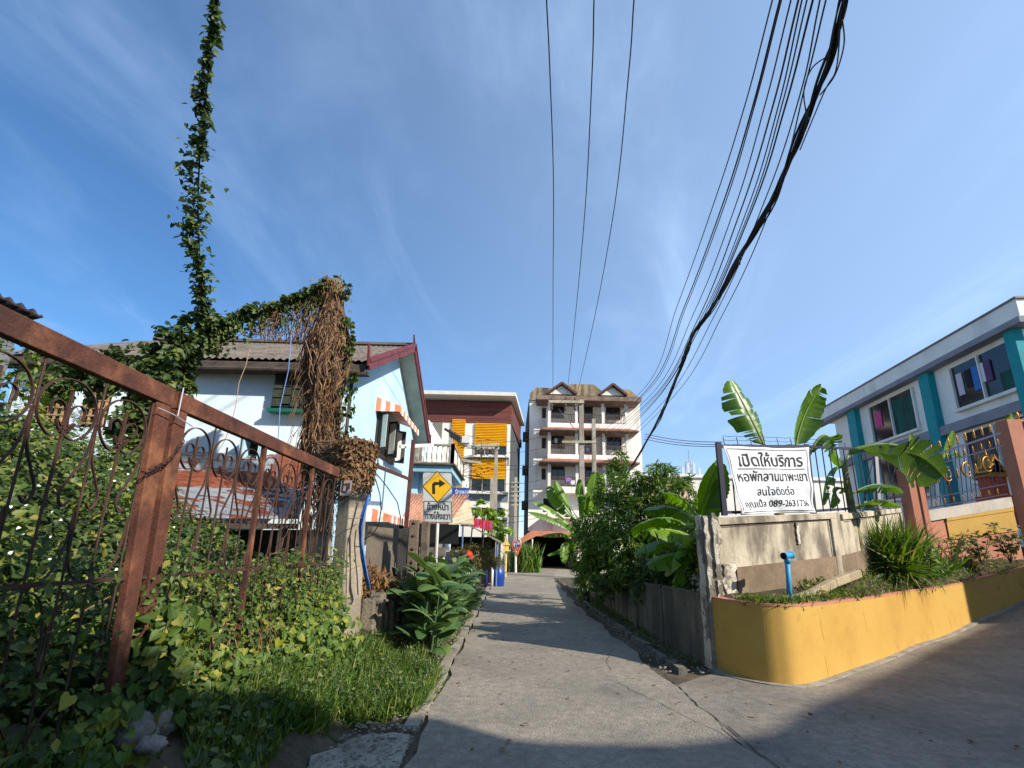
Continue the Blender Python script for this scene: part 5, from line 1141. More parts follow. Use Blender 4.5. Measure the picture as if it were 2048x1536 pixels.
for k in range(15):
    ph = rq.uniform(0, 6.28); fr = rq.uniform(.10,.22); amp = rq.uniform(.014,.052); r = rq.choice((.008,.011,.014)); pts = []
    for i, p in enumerate(cs):
        d = (cs[min(i+1,len(cs)-1)]-cs[max(i-1,0)]).normalized(); u = d.cross(Vector((0,0,1))).normalized(); v = u.cross(d); q = amp*(.55+.45*math.sin(i*.09+k))
        pts.append(p+u*(q*math.cos(ph+fr*i))+v*(q*math.sin(ph+fr*i)))
    m1.tube(pts, r, 5)
part('strand', m1, WB, t, True)
m1 = MB()
for pts in (((1685,40),(1688,90),(1670,150),(1640,190)),((1660,110),(1625,135),(1608,180),(1612,225)),((1612,240),(1592,290),(1588,310)),((1500,485),(1484,500),(1480,530)),((1680,60),(1672,140),(1648,185),(1600,300)),((1370,715),(1345,770),(1322,840))):
    m1.tube(smooth([G(x,y,6.15) if y < 600 else G(x,y,5.75) for x,y in pts], 6), .007, 5)
part('loose_loop', m1, WG, t, True)
for k,(ya, yb, xa2) in enumerate(((868,884,1290),(873,889,1290),(878,893,1288))):
    m1 = MB(); a, b = P(xa2,ya,48), P(1445,yb,40); m1.tube([a.lerp(b,i/8)-Vector((0,0,.25*math.sin(math.pi*i/8))) for i in range(9)], .03, 4); solo('telephone_line', m1, WG, ['upper','middle','lower'][k]+' of the three distant wires between the far block and the banner', 'wire', 'distant wires behind the banner')
for k in range(9):
    y = 875+20*k+(k%3)*3; m1 = MB(); a, b = P(926,y-6,26.5), P(1080,y+rq.uniform(-8,10),34); m1.tube([a.lerp(b,i/8)-Vector((0,0,.35*math.sin(math.pi*i/8))) for i in range(9)], .014, 4)
    solo('telephone_line', m1, WB, '%s thin wire from the top across the gap between the two apartment blocks' % ORD0[k], 'wire', 'wires across the gap between the blocks')
m1 = MB()
for k in range(12):
    x, y = rq.uniform(925,990), rq.uniform(895,985); Y = 26.3; pts = [P(x+rq.uniform(-28,28), y+rq.uniform(-22,22), Y) for _ in range(4)]; m1.tube(smooth(pts, 5), .014, 4)
solo('cable_tangle', m1, WB, 'tangle of loose black cables around the transformer stand', 'cable')
m1 = MB(); m1.tube([P(x,y,Y) for x,y,Y in ((583,670,6.5),(577,740,6.6),(560,815,6.6),(556,880,6.6),(553,950,6.6),(570,975,6.7),(600,980,7.0),(640,960,7.4))], .007, 6); solo('rope', m1, FLAT('faded blue cord', S(104,130,180)), 'blue cord hanging from the vine arch to the gate', 'rope', smooth=True)
m1 = MB(); m1.tube([P(x,y,6.4) for x,y in ((500,695),(492,730),(478,765),(472,810),(462,850),(450,880),(435,905))], .005, 5); solo('twig', m1, FLAT('dry stem', S(170,140,104)), 'thin pale stem dangling in front of the blue house wall', 'vine')

# ================================================================== SMALL THINGS
t = thing('plastic_barrel', 'blue plastic barrel standing at the left road edge', 'barrel', P(995,1168,22.5)); c = P(995,1165,22.5); m1 = MB()
m1.tube([(c.x,22.5,z) for z in (0,.05,.3,.32,.6,.62,.85,.9)], [.26,.29,.30,.31,.31,.30,.28,.24], 18); part('body', m1, FLAT('barrel blue', S(26,64,150), .35), t, True)
m1 = MB(); m1.tube([(c.x,22.5,.9),(c.x,22.5,.93)], .25, 18); part('rim', m1, FLAT('barrel dark', S(20,44,110), .35), t, True)
for px, lb in ((984,'white bollard beside the blue barrel'),(972,'dark blue bollard left of the blue barrel')):
    c = P(px,1160,22.0); m1 = MB(); m1.tube([(c.x,22,0),(c.x,22,.75),(c.x,22,.8)], [.06,.06,.03], 10); solo('bollard', m1, FLAT('white paint', S(216,214,208)) if 'white' in lb else FLAT('blue paint', S(36,50,110)), lb, 'bollard', loc=(c.x,22,0), smooth=True)
t = thing('spirit_house', 'small yellow spirit house on a post beyond the barrel', 'shrine', P(1011,1138,30)); c = P(1012,1098,30); YL = M('shrine yellow', S(226,196,112), S(206,170,88), 4); m1 = MB()
m1.box((c.x-.28,29.8,c.z-.12),(c.x+.28,30.3,c.z-.04)); m1.tube([(c.x,30,0),(c.x,30,c.z-.121)], .07, 8); part('stand', m1, YL, t); m1 = MB(); m1.box((c.x-.16,29.9,c.z-.039),(c.x+.16,30.2,c.z+.22)); part('chamber', m1, YL, t)
m1 = MB(); m1.prism([(c.x-.26,29.85,c.z+.22),(c.x+.26,29.85,c.z+.22),(c.x,29.85,c.z+.52)],(0,.4,0)); part('roof', m1, YL, t)
t = thing('banner', 'row of small red and pink cloth pennants above the canopy', 'banner', P(965,1048,23)); rc = (FLAT('red cloth', S(206,50,52)), FLAT('pink cloth', S(210,70,130)))
m1 = MB()
for k in range(6):
    a = P(947+6.4*k,1036+1.2*k,23); m1.box((a.x,23,a.z-.42),(a.x+.12,23.02,a.z), k%2)
part('pennant', m1, list(rc), t)
for px, pt in ((948,1020),(972,1030)):
    m1 = MB(); a = P(px,pt,23.1); m1.tube([(a.x-.1,23.1,1.6),(a.x,23.1,a.z)], .03, 6); part('pole', m1, FLAT('pale pole', S(200,190,170)), t)
BOUL = []
STM = M('grey boulder', S(150,144,136), S(112,106,98), 4, .95, bump=.9, bscale=18, fine=.3)
for k,(px,py,Y,r,lb) in enumerate(((262,1462,.52,(.15,.12,.10),'largest pale boulder at the foot of the gate'),(305,1446,.52,(.12,.10,.09),'rounded pale boulder right of the largest one'),(300,1490,.5,(.07,.06,.04),'small flat stone in front of the pale boulders'))):
    c = G(px,py,Y); BOUL.append(c); print('boulder', c); m1 = MB(); m1.blob(c, r, 18, 12, .16, 0, k+3); solo('boulder', m1, STM, lb, 'rock', 'stones at the foot of the gate', loc=tuple(c), smooth=True)
m1 = MB(); a = G(88,1447,.60); print('block', a); m1.prism([(a.x-1.2,a.y,.2),(a.x-1.2,a.y-.5,.2),(a.x+.02,a.y-.5,.2),(a.x,a.y,.2)],(0,0,.40)); a_blk = a; solo('concrete_block', m1, M('block concrete', S(120,118,114), S(90,88,84), 3, bump=.6), 'grey concrete block in the bottom left corner', 'block', bevel=.02)

# ================================================================== VEGETATION
LW1 = LEAF('weed leaf', S(58,84,34), S(102,126,48), S(176,164,76), .34, pos=(0,.75,1))
LV1 = LEAF('vine leaf', S(58,78,42), S(86,108,54), S(134,144,72), .3, pos=(0,.65,1))
LV2 = LEAF('bright vine leaf', S(70,100,36), S(112,138,48), S(176,172,60), .34, pos=(0,.7,1))
LMG = LEAF('mango leaf', S(60,92,36), S(100,134,52), S(158,172,84), .3, .38)
LGR = LEAF('grass blade', S(62,98,34), S(100,134,48), S(156,156,78), .32)
LCN = LEAF('canna leaf', S(70,102,56), S(94,126,68), S(140,156,84), .22, .45)
LDK = LEAF('dry leaf', S(120,84,50), S(150,112,72), S(176,144,100), .15, .8)
LFR = LEAF('feather leaf', S(70,104,34), S(100,136,50), S(130,154,66), .35)
DRY = M('dry vine stem', S(150,118,88), S(96,72,54), 9, .95, bump=.2, fine=.3)
DRD = M('dark dry stem', S(88,64,48), S(60,44,36), 9, .95, bump=.2, fine=.3)
BRK = M('bark', S(96,84,68), S(66,58,46), 5, .95, bump=.7, fine=.3)
LBN = LEAF('banana leaf', S(86,122,38), S(100,138,44), S(124,158,58), .35, .35); LBY = LEAF('fresh banana leaf', S(110,150,40), S(128,164,48), S(150,178,60), .42, .35)
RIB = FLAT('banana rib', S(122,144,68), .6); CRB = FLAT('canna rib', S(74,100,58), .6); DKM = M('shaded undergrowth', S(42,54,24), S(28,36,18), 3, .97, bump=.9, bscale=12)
def WH(x, y):                                                # top of the weeds behind the gate
    u = -x-2.4; h = 1.12 + .36*max(0, min(u, 1.2)) + .30*max(0, u-1.2)
    if u > 1.0: h += .42*min(1.6,u-1.0)*(1 if y < 6 else max(0,1-(y-6)))
    if u > 3.4: h += .22*(u-3.4)
    h *= min(1, max(.3, (y+.5)/3.0))
    if y > 7.2: h *= max(.45, 1-(y-7.2)*.16)
    return min(h, 4.0) + .16*math.sin(1.9*x+.7*y)+.12*math.sin(3.3*y-1.1*x) + .08*math.sin(5*x+4*y)
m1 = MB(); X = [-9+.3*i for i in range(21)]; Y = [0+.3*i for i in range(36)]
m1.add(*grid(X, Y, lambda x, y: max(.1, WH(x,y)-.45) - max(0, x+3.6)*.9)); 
n = 110000; px = RNG.uniform(-9.2, -2.42, n); py = RNG.uniform(.2, 10.6, n); px = np.where(RNG.random(n) < .2, RNG.uniform(-3.2,-2.38,n), px); keep = RNG.random(n) < np.clip(1.35-(-px-2.4)*.13, .35, 1); px, py = px[keep], py[keep]
top = np.array([WH(a, b) for a, b in zip(px, py)]); dep = RNG.random(len(px))**1.7*.7; edge = px > -2.95
zz_ = np.where(edge, RNG.uniform(.15, 1, len(px))*top, top-dep) + RNG.normal(size=len(px))*.04
pos = np.stack([px, py, zz_], 1); nor = np.stack([RNG.normal(size=len(px))*.6+.35, RNG.normal(size=len(px))*.6-.35, np.full(len(px), .8)], 1)
h_ = len(px)*2//3
leaves(pos[:h_], nor[:h_], rnd(h_)-np.array([0,0,.3]), RNG.uniform(.035,.085,h_), T_OVAL, m1, 1)
k_ = len(px)-h_; leaves(pos[h_:], nor[h_:], rnd(k_)-np.array([0,0,.5]), RNG.uniform(.035,.095,k_), T_HEART, m1, 2)
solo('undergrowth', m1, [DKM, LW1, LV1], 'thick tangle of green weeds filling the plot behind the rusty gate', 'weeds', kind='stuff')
m1 = MB()
for k in range(150):
    x, y = RNG.uniform(-6,-2.3), RNG.uniform(2.6,7.5); z0 = WH(x,y)*RNG.uniform(.2,.9); a = Vector((x,y,z0)); d = Vector((RNG.normal()*.35, RNG.normal()*.35, .5)); m1.tube([a, a+d*.35+Vector((0,0,.05)), a+d*.8+Vector((RNG.normal()*.1,RNG.normal()*.1,-.02))], [.006,.005,.002], 3)
solo('dry_stalks', m1, DRY, 'dead brown stalks poking out of the green weeds behind the gate', 'stalks', kind='stuff')
# feathery acacia shrubs at the left
m1 = MB(); fr = []
for (px_, py_, Y_, r) in ((40,880,6.0,.7),(110,840,6.2,.5),(165,880,6.6,.5),(215,905,7,.5),(30,770,5.6,.45),(90,930,5.5,.6)):
    c = P(px_,py_,Y_)
    for i in range(26):
        d = nrm(rnd(1))[0]; s0 = np.array(c)+d*r*RNG.uniform(.2,1); dd = d*.7+np.array([0,0,-.3])+RNG.normal(size=3)*.4; dd /= np.linalg.norm(dd); L_ = RNG.uniform(.18,.34)
        q = np.linspace(0,1,16)[:,None]; pts = s0+dd*L_*q+np.array([0,0,-.12])*q*q; sidev = np.cross(dd,[0,0,1]); sidev /= np.linalg.norm(sidev)+1e-6
        for sg in (-1,1): leaves(pts, np.tile([0,0,1.0],(16,1))+rnd(16,.15), np.tile(sidev*sg+dd*.5,(16,1)), .05, T_LANCE, m1, 0)
m1.tube([P(60,1000,6.1)-Vector((0,0,1)), P(70,850,6.2)], [.03,.01], 5, 1)
solo('shrub', m1, [LFR, BRK], 'feathery leaved shrub standing over the weeds at the far left', 'shrub')
m1 = MB(); q = P(10,800,5.0); cloud_leaves(m1, [(P(15,740,5.4),.35),(P(8,830,5.2),.4),(P(0,900,5.0),.4),(P(60,690,5.8),.35),(P(35,720,5.6),.3)], 950, .08, T_OVAL, m=0); m1.tube([P(5,1000,5.1)-Vector((0,0,1.2)),P(12,830,5.2),P(60,680,5.9)], .02, 5, 1)
solo('shrub', m1, [LV2, BRK], 'yellow green climbing shrub on the grey post at the left edge', 'shrub')
# small white flowers
m1 = MB(); n = 110; px = RNG.uniform(-5.5,-2.5,n); py = RNG.uniform(2.2,6.0,n); z = np.array([WH(a,b)+.05 for a,b in zip(px,py)]); leaves(np.stack([px,py,z],1), np.tile([.4,-.5,.8],(n,1))+rnd(n,.4), rnd(n), .024, T_HEART, m1)
solo('wildflowers', m1, FLAT('white petal', S(236,234,220)), 'tiny white flowers scattered over the weeds behind the gate', 'flowers', kind='stuff')
# big heart-leaf creeper growing through the gate
m1 = MB(); n = 3400; y = RNG.uniform(2.7,6.7,n); f = RNG.random(n); hmax = .36+.36*np.clip((y-4.0)/2.4,0,1)+.12*np.sin(y*5)+.1*np.sin(y*13); x = -2.2+RNG.normal(size=n)*.15*(1.3-f)+.04; z = .22+f*hmax+.25*(RNG.random(n)<.12)*RNG.random(n)
leaves(np.stack([x,y,z],1), np.stack([RNG.normal(size=n)*.4+.7, RNG.normal(size=n)*.4-.6, np.full(n,.55)],1), rnd(n,.7)-np.array([0,0,.9]), RNG.uniform(.035,.10,n), T_HEART, m1, 0)
for k in range(40):
    yy = RNG.uniform(3.3,6.5); m1.tube([(-2.17+.05*math.sin(i+k), yy+.06*math.sin(i*1.3+k)-.02*i, .1+.16*i) for i in range(6)], .005, 4, 1)
solo('creeper', m1, [LV2, DRY], 'yellow green heart leaved creeper spilling out through the foot of the far gate leaf', 'creeper')
m1 = MB(); n = 5200; y = RNG.uniform(3.1,6.7,n); cl = np.sin(y*4.1)*.25+np.sin(y*9.7+1)*.2; z = .3+RNG.random(n)**1.25*(1.0+cl*.6); x = -2.22+RNG.normal(size=n)*.10
leaves(np.stack([x,y,z],1), rnd(n,.5)+np.array([.6,-.5,.6]), rnd(n,.7)-np.array([0,0,.5]), RNG.uniform(.03,.075,n), T_OVAL, m1, 0)
n = 700; y = 3.12+np.abs(RNG.normal(size=n))*.22; z = .2+RNG.random(n)*.95; leaves(np.stack([-2.12+RNG.normal(size=n)*.07,y,z],1), rnd(n,.5)+np.array([.6,-.6,.5]), rnd(n,.7)-np.array([0,0,.7]), RNG.uniform(.04,.09,n), T_HEART, m1, 0)
n = 1500; y = RNG.uniform(.8,2.9,n); z = .3+RNG.random(n)**1.3*1.25; leaves(np.stack([-2.24+RNG.normal(size=n)*.08,y,z],1), rnd(n,.5)+np.array([.6,-.5,.6]), rnd(n,.7)-np.array([0,0,.5]), RNG.uniform(.03,.07,n), T_OVAL, m1, 0)
solo('creeper', m1, [LW1], 'small leaved green creeper woven through the lower bars of both gate leaves', 'creeper')
m1 = MB(); n = 60; f = RNG.random(n); a, b = P(628,1190,6.9), P(690,1330,6.85); base = np.array([a.lerp(b, q) for q in f])+rnd(n,.06); leaves(base, rnd(n,.35)+np.array([.5,-.8,.5]), rnd(n,.5)-np.array([0,0,1.0]), RNG.uniform(.10,.17,n), T_HEART, m1, 0)
m1.tube(smooth([P(625,1170,6.95),P(650,1220,6.9),P(668,1265,6.88),P(680,1330,6.85)],5), .007, 4, 1); solo('creeper', m1, [LV2, DRY], 'trailing shoot with large bright leaves hanging against the short concrete pole', 'creeper')
# shaded climbing mass right of the left leaf, rising to the vine arch
m1 = MB(); BL_ = [(P(x,y,Y), r) for x,y,Y,r in ((300,730,8.3,.5),(350,700,8.2,.45),(400,670,8.1,.4),(425,650,8.0,.3),(270,770,8.3,.45),(330,760,8.2,.5),(290,830,8.2,.5),(250,880,8.1,.5),(300,900,8.0,.45),(350,720,8.1,.45),(230,950,7.9,.5),(180,760,8.3,.45),(130,750,8.3,.4),(220,740,8.4,.4),(100,780,8.2,.35),(290,960,7.8,.4),(365,790,8.2,.25))]
cloud_leaves(m1, BL_, 2300, .10, T_HEART, up=.5, out=.7, droop=.8, m=0, shell=.35)
m1.tube(smooth([P(260,1100,8.1)-Vector((0,0,1)),P(290,900,8.1),P(340,740,8.2),P(430,650,8.0)],6), [.05-.001*i for i in range(19)], 6, 1)
solo('climbing_vine', m1, [LV1, BRK], 'dark leafy vine mass climbing up left of the blue house wall', 'vine')
m1 = MB(); A_ = [P(x,y,Y) for x,y,Y in ((425,652,8.0),(470,632,8.0),(530,612,8.0),(590,595,8.0),(640,578,8.0),(675,560,8.0))]
for a, b in zip(A_, A_[1:]):
    for i in range(6):
        p = a.lerp(b, i/6); cloud_leaves(m1, [(p-Vector((0,0,.06)),(.16,.18,.15))], 2600, .075, T_HEART, up=.3, out=.6, droop=1.0, m=0)
        for k in range(3): q = p+Vector((rr.uniform(-.1,.1),rr.uniform(-.1,.1),-.1)); L_ = rr.uniform(.15,.6); n = 7; pts = np.array([q-Vector((rr.uniform(-.03,.03),0,L_*j/n)) for j in range(n)]); leaves(pts, rnd(n,.4)+np.array([.3,-.7,.4]), rnd(n,.4)-np.array([0,0,1.0]), .075, T_HEART, m1, 0)
m1.tube(smooth(A_,6), .02, 5, 1); m1.tube([P(420,700,7.9),P(510,655,7.9),P(640,600,8.0)], .008, 4, 1)
solo('climbing_vine', m1, [LV1, DRY], 'leafy vine arch strung from the vine column to the dark vine mass', 'vine')
# vine on the cable rising to the sky
m1 = MB(); C_PX = [(422,655,8.0),(412,600,7.7),(400,520,7.2),(396,430,6.7),(398,340,6.3),(407,240,5.85),(418,130,5.4),(436,0,5.0),(452,-120,4.6)]
cc = smooth([P(*q) for q in C_PX], 12); N_ = len(cc); m1.tube(cc, .012, 5, 1)
prof = [(0,.16),(.12,.14),(.25,.20),(.4,.26),(.5,.24),(.62,.17),(.75,.11),(.9,.075),(1,.05)]
def pf(t):
    for (a, u), (b, v) in zip(prof, prof[1:]):
        if a <= t <= b: return u+(v-u)*(t-a)/(b-a)
n = 1500; tt = RNG.random(n)**1.15; wd = np.array([pf(q) for q in tt]); idx = (tt*(N_-1)).astype(int); base = np.array([cc[i] for i in idx]); cl = np.sin(tt*70)*.5+np.sin(tt*31+1)*.5
off = rnd(n,.42)*wd[:,None]; off[:,0] += wd*(cl*.3-.25); ps = base+off*np.array([1,.8,.6])
leaves(ps, rnd(n,.5)+np.array([.2,-.6,.5]), rnd(n,.6)-np.array([.2,0,.9]), RNG.uniform(.065,.115,n), T_HEART, m1, 0)
solo('climbing_vine', m1, [LV1, BK], 'leafy vine climbing a cable straight up into the sky', 'vine')
# dry vine column
t = thing('climbing_vine', 'tall post smothered in brown dried vines beside the blue house', 'vine', P(655,1290,8.0))
m1 = MB(); top_, bot = P(672,562,8.0), P(655,1150,8.0); bot.z = 0; m1.bar(bot, top_, .2, .2, (0,1,0)); part('post', m1, PC, t)
m1 = MB(); rv = random.Random(21)
for k in range(620):
    f0 = rv.random()**.8; z = top_.z-.05-f0*2.0*rv.random(); th = rv.uniform(0, 6.28); 
    hw_ = lambda zz: .16+.14*min(1, max(0, (top_.z-zz)/1.2))+.06*math.sin(zz*3) if zz > 3.0 else .26-.02*(3-zz)
    n = rv.randint(9, 16); L_ = rv.uniform(.9, 3.4); pts = []; jx, jy = rv.uniform(.6,1.15), rv.uniform(.5,1.1); dr_ = rv.uniform(-.25,.1)
    for i in range(n):
        zc = z-L_*i/n
        if zc < .05: break
        cx_ = top_.x+(bot.x-top_.x)*(top_.z-zc)/top_.z - .12*min(1,max(0,(top_.z-zc)/2)); r = hw_(zc)
        th += rv.uniform(-.35,.35); pts.append((cx_+r*jx*math.cos(th)+rv.uniform(-.02,.02)+dr_*max(0,i/n-.4)*.5, top_.y+r*jy*math.sin(th), zc+rv.uniform(-.03,.03)))
    if len(pts) > 3: m1.tube(pts, [rv.uniform(.005,.012)]*len(pts), 3, int(rv.random() < .38))
for k in range(110):
    z = top_.z-rv.uniform(.2,4.2); s_ = rv.choice((-1,-1,1)); x = top_.x+(bot.x-top_.x)*(top_.z-z)/top_.z+s_*.2-.1; y = top_.y-rv.uniform(0,.3); pts = []; vx = s_*rv.uniform(.02,.07)
    for i in range(8): pts.append((x, y, z)); x += vx; vx *= .7; vx += rv.uniform(-.02,.02); z -= rv.uniform(.04,.13); y += rv.uniform(-.03,.02)
    m1.tube(pts, rv.uniform(.003,.007), 3, int(rv.random() < .3))
for k in range(140):                                        # dry curtain hanging from the arch beside the column
    u = rv.random()**1.4; p = A_[-1].lerp(A_[2], u); pts = []; x = p.x
    for i in range(9): x += rv.uniform(-.05,.03); pts.append((x, p.y+rv.uniform(-.12,.12), p.z-.1-(1.5-.9*u)*rv.uniform(.85,1)*i/9))
    m1.tube(pts, .006, 3, 0)
part('dry_stems', m1, [DRY, DRD], t)
m1 = MB(); n = 1500; tt = RNG.random(n); z = top_.z-tt*4.5; x = top_.x+(bot.x-top_.x)*(top_.z-z)/top_.z+RNG.normal(size=n)*.16; leaves(np.stack([x,top_.y-.2+RNG.normal(size=n)*.1,z],1), rnd(n,.6)+np.array([.2,-.8,.2]), rnd(n,.3)-np.array([0,0,1.0]), RNG.uniform(.05,.1,n), T_LANCE, m1, 0); part('dry_leaves', m1, LDK, t)
m1 = MB(); rt = [P(x,y,7.85) for x,y in ((690,590),(698,640),(702,690),(700,740),(698,780),(692,830),(690,870))]; 
for a in rt: cloud_leaves(m1, [(a,(.12,.1,.22))], 2600, .075, T_HEART, up=.2, out=.6, droop=1.0)
cloud_leaves(m1, [(P(655,572,7.9),(.2,.15,.15)),(P(620,590,7.95),(.2,.15,.12))], 2600, .08, T_HEART, up=.3, droop=1); part('green_leaves', m1, LV1, t)
# dry vine cap on the short pole
t = thing('climbing_vine', 'brown tangle of dried vines capping the short concrete pole', 'vine', P(695,940,7.3)); m1 = MB(); cp = CT
for k in range(420):
    th = rv.uniform(0,6.28); z = cp.z+.05-rv.random()**1.5*.7; r = .26+.05*rv.random(); pts = []
    for i in range(7): th += rv.uniform(-.4,.4); z -= rv.uniform(.0,.07)*(1 if i>2 else .3); pts.append((cp.x+.0+r*math.cos(th)*(.55 if z>cp.z-.02 and i<2 else 1), cp.y+r*.95*math.sin(th), z))
    m1.tube(pts, rv.uniform(.005,.011), 3, 0)
for k in range(150):                                        # bridge of stems to the tall column
    a = P(rv.uniform(620,660), rv.uniform(880,950), 7.8); b = P(rv.uniform(670,700), rv.uniform(885,960), 7.2); m1.tube([a, a.lerp(b,.35)+Vector((rv.uniform(-.1,.1),rv.uniform(-.1,.1),rv.uniform(-.15,.1))), a.lerp(b,.7)+Vector((rv.uniform(-.08,.08),0,rv.uniform(-.12,.08))), b], rv.uniform(.005,.01), 3, 0)
part('dry_stems', m1, DRY, t)
m1 = MB(); n = 1500; th = RNG.uniform(0,6.28,n); z = cp.z+.06-RNG.random(n)**1.4*.62; r = .24+RNG.random(n)*.08; fl_ = RNG.random(n) < .2; r = np.where(fl_, r*RNG.random(n), r); z = np.where(fl_, cp.z+.08, z)
leaves(np.stack([cp.x+r*np.cos(th), cp.y+r*np.sin(th), z],1), np.stack([np.cos(th),np.sin(th),np.full(n,.4)],1)+rnd(n,.5), rnd(n,.5)-np.array([0,0,.8]), RNG.uniform(.05,.1,n), T_OVAL, m1, 0); part('dry_leaves', m1, LDK, t)
# dry weeds on the rubble, low tufts
m1 = MB(); n = 900; y = RNG.uniform(7.7,9.9,n); leaves(np.stack([-2.25+RNG.normal(size=n)*.16+.12*(y-7.7)/2, y, .78+RNG.random(n)*.45*np.clip((9.3-y),0.1,1)],1), rnd(n)+np.array([0,-.5,.4]), rnd(n,.7)+np.array([0,0,.8]), RNG.uniform(.08,.2,n), T_LANCE, m1, 0); solo('dry_weeds', m1, LDK, 'dead brown weeds on the rubble wall in front of the grey boards', 'weeds', kind='stuff')
def grass(mb, pts, hmin, hmax, lean=.35, wide=1.0, m=0):
    n = len(pts); T = (T_BLADE[0]*np.array([wide,1,1]), T_BLADE[1]); d = rnd(n, lean)+np.array([0,0,1.0]); leaves(pts, np.cross(d, rnd(n)), d, RNG.uniform(hmin,hmax,n), T, mb, m)
def scatter(n, poly):
    poly = [Vector((p[0],p[1])) for p in poly]; xs_ = [p.x for p in poly]; ys2 = [p.y for p in poly]; out = []
    while len(out) < n:
        x, y = RNG.uniform(min(xs_),max(xs_)), RNG.uniform(min(ys2),max(ys2)); ins = False; j = len(poly)-1
        for i in range(len(poly)):
            if (poly[i].y > y) != (poly[j].y > y) and x < (poly[j].x-poly[i].x)*(y-poly[i].y)/(poly[j].y-poly[i].y)+poly[i].x: ins = not ins
            j = i
        if ins: out.append((x,y))
    return np.array(out)
GP = [(-2.35,3.9),(-1.75,4.2),(-1.25,5.0),(-.85,5.3),(-.8,6.4),(-1.0,7.2),(-1.5,7.9),(-2.3,8.0),(-2.1,6.6),(-2.35,5.3)]
m1 = MB(); q = scatter(15000, GP); cl = np.sin(q[:,0]*7+q[:,1]*3)*np.sin(q[:,1]*5-q[:,0]*2); q = q[cl > -.65*RNG.random(len(q))-.1]; z = np.array([hg(a,b) for a,b in q])
grass(m1, np.stack([q[:,0],q[:,1],z-.02],1), .07, .34, .5, .8); n = len(q)*6//10; leaves(np.stack([q[:n,0],q[:n,1],z[:n]+RNG.random(n)*.24],1), rnd(n,.5)+np.array([0,-.2,.9]), rnd(n), RNG.uniform(.03,.06,n), T_OVAL, m1, 1); solo('grass', m1, [LGR, LV1], 'tuft of bright green grass spreading from the short pole to the road edge', 'grass', kind='stuff')
FGP = [(-6,2.2),(-2.4,3.3),(-2.3,6.8),(-2.6,6.8),(-3.2,3.9),(-6,3.4)]
m1 = MB(); q = scatter(9000, [(-3,2.2),(-1.7,2.6),(-1.55,3.6),(-1.7,4.6),(-2.0,6.0),(-2.3,6.9),(-2.5,5.4),(-3,3.5)]); q = q[np.array([min((Vector((x,y))-b.xy-Vector((.08,-.1))).length for b in BOUL) > .24 and not (x < a_blk.x+.15 and y < a_blk.y+.1) for x, y in q])]; z = np.array([hg(a,b) for a,b in q]); grass(m1, np.stack([q[:,0],q[:,1],z],1), .06, .26, .5); n = min(5200, len(q)); q2 = np.stack([q[:n,0],q[:n,1],z[:n]+RNG.random(n)*.2],1); leaves(q2[:1800], rnd(1800,.5)+np.array([.3,-.3,.8]), rnd(1800), RNG.uniform(.03,.09,1800), T_HEART, m1, 1); leaves(q2[1800:], rnd(n-1800,.6)+np.array([.3,-.3,.7]), rnd(n-1800), RNG.uniform(.02,.055,n-1800), T_OVAL, m1, 1)
solo('ground_cover', m1, [LGR, LV1], 'low shaded weeds at the foot of the rusty gate', 'weeds', kind='stuff')
m1 = MB(); q = np.concatenate([scatter(1800, [(2.42,7.6),(2.8,7.6),(2.95,20),(2.5,20)]), scatter(900,[(2.1,13),(2.6,13),(3.0,22),(2.4,22)]), scatter(1000, [(-1.0,8),(-.85,8),(-.8,20),(-1.0,20)])]); z = np.array([hg(a,b) for a,b in q]); grass(m1, np.stack([q[:,0],q[:,1],z],1), .03, .13, .7); n = len(q); leaves(np.stack([q[:,0],q[:,1],z+RNG.random(n)*.06],1), rnd(n,.5)+np.array([0,0,.9]), rnd(n), RNG.uniform(.02,.05,n), T_OVAL, m1, 1)
solo('gutter_weeds', m1, [LGR, LV1], 'small weeds growing in the gutters along both lane edges', 'weeds', kind='stuff')
m1 = MB(); q = np.concatenate([scatter(420, [(-1.5,3.2),(-.75,3.2),(-.75,5.0),(-1.3,5.0)]), scatter(500, [(-1.05,5),(-.75,5),(-.75,14),(-1.0,14)]), scatter(420, [(2.1,7.2),(2.8,7.2),(2.8,14),(2.2,14)])])
for x, y in q: r_ = rr.uniform(.006,.02); m1.blob((x,y,max(0,hg(x,y))+.02), (r_,r_*.8,r_*.6), 5, 3, .2)
solo('gravel', m1, PALE, 'loose pebbles along the lane edges and on the pale patch at bottom', 'gravel', kind='stuff')
# loose dead leaves on the ground
m1 = MB(); q = np.concatenate([scatter(230, [(-1.6,5),(-.8,5),(-.8,12),(-1.3,12)]), scatter(150, [(-.7,4.2),(5,4.2),(3,7),(2,9),(-.7,16)]), scatter(150, [(2.2,7.5),(2.8,7.5),(2.9,16),(2.3,16)])]); n = len(q); leaves(np.stack([q[:,0],q[:,1],np.array([max(hg(a,b),0) for a,b in q])+.025],1), rnd(n,.25)+np.array([0,0,1.0]), rnd(n), RNG.uniform(.03,.08,n), T_OVAL, m1); solo('leaf_litter', m1, LDK, 'scattered dead leaves on the lane and its edges', 'leaves', kind='stuff')
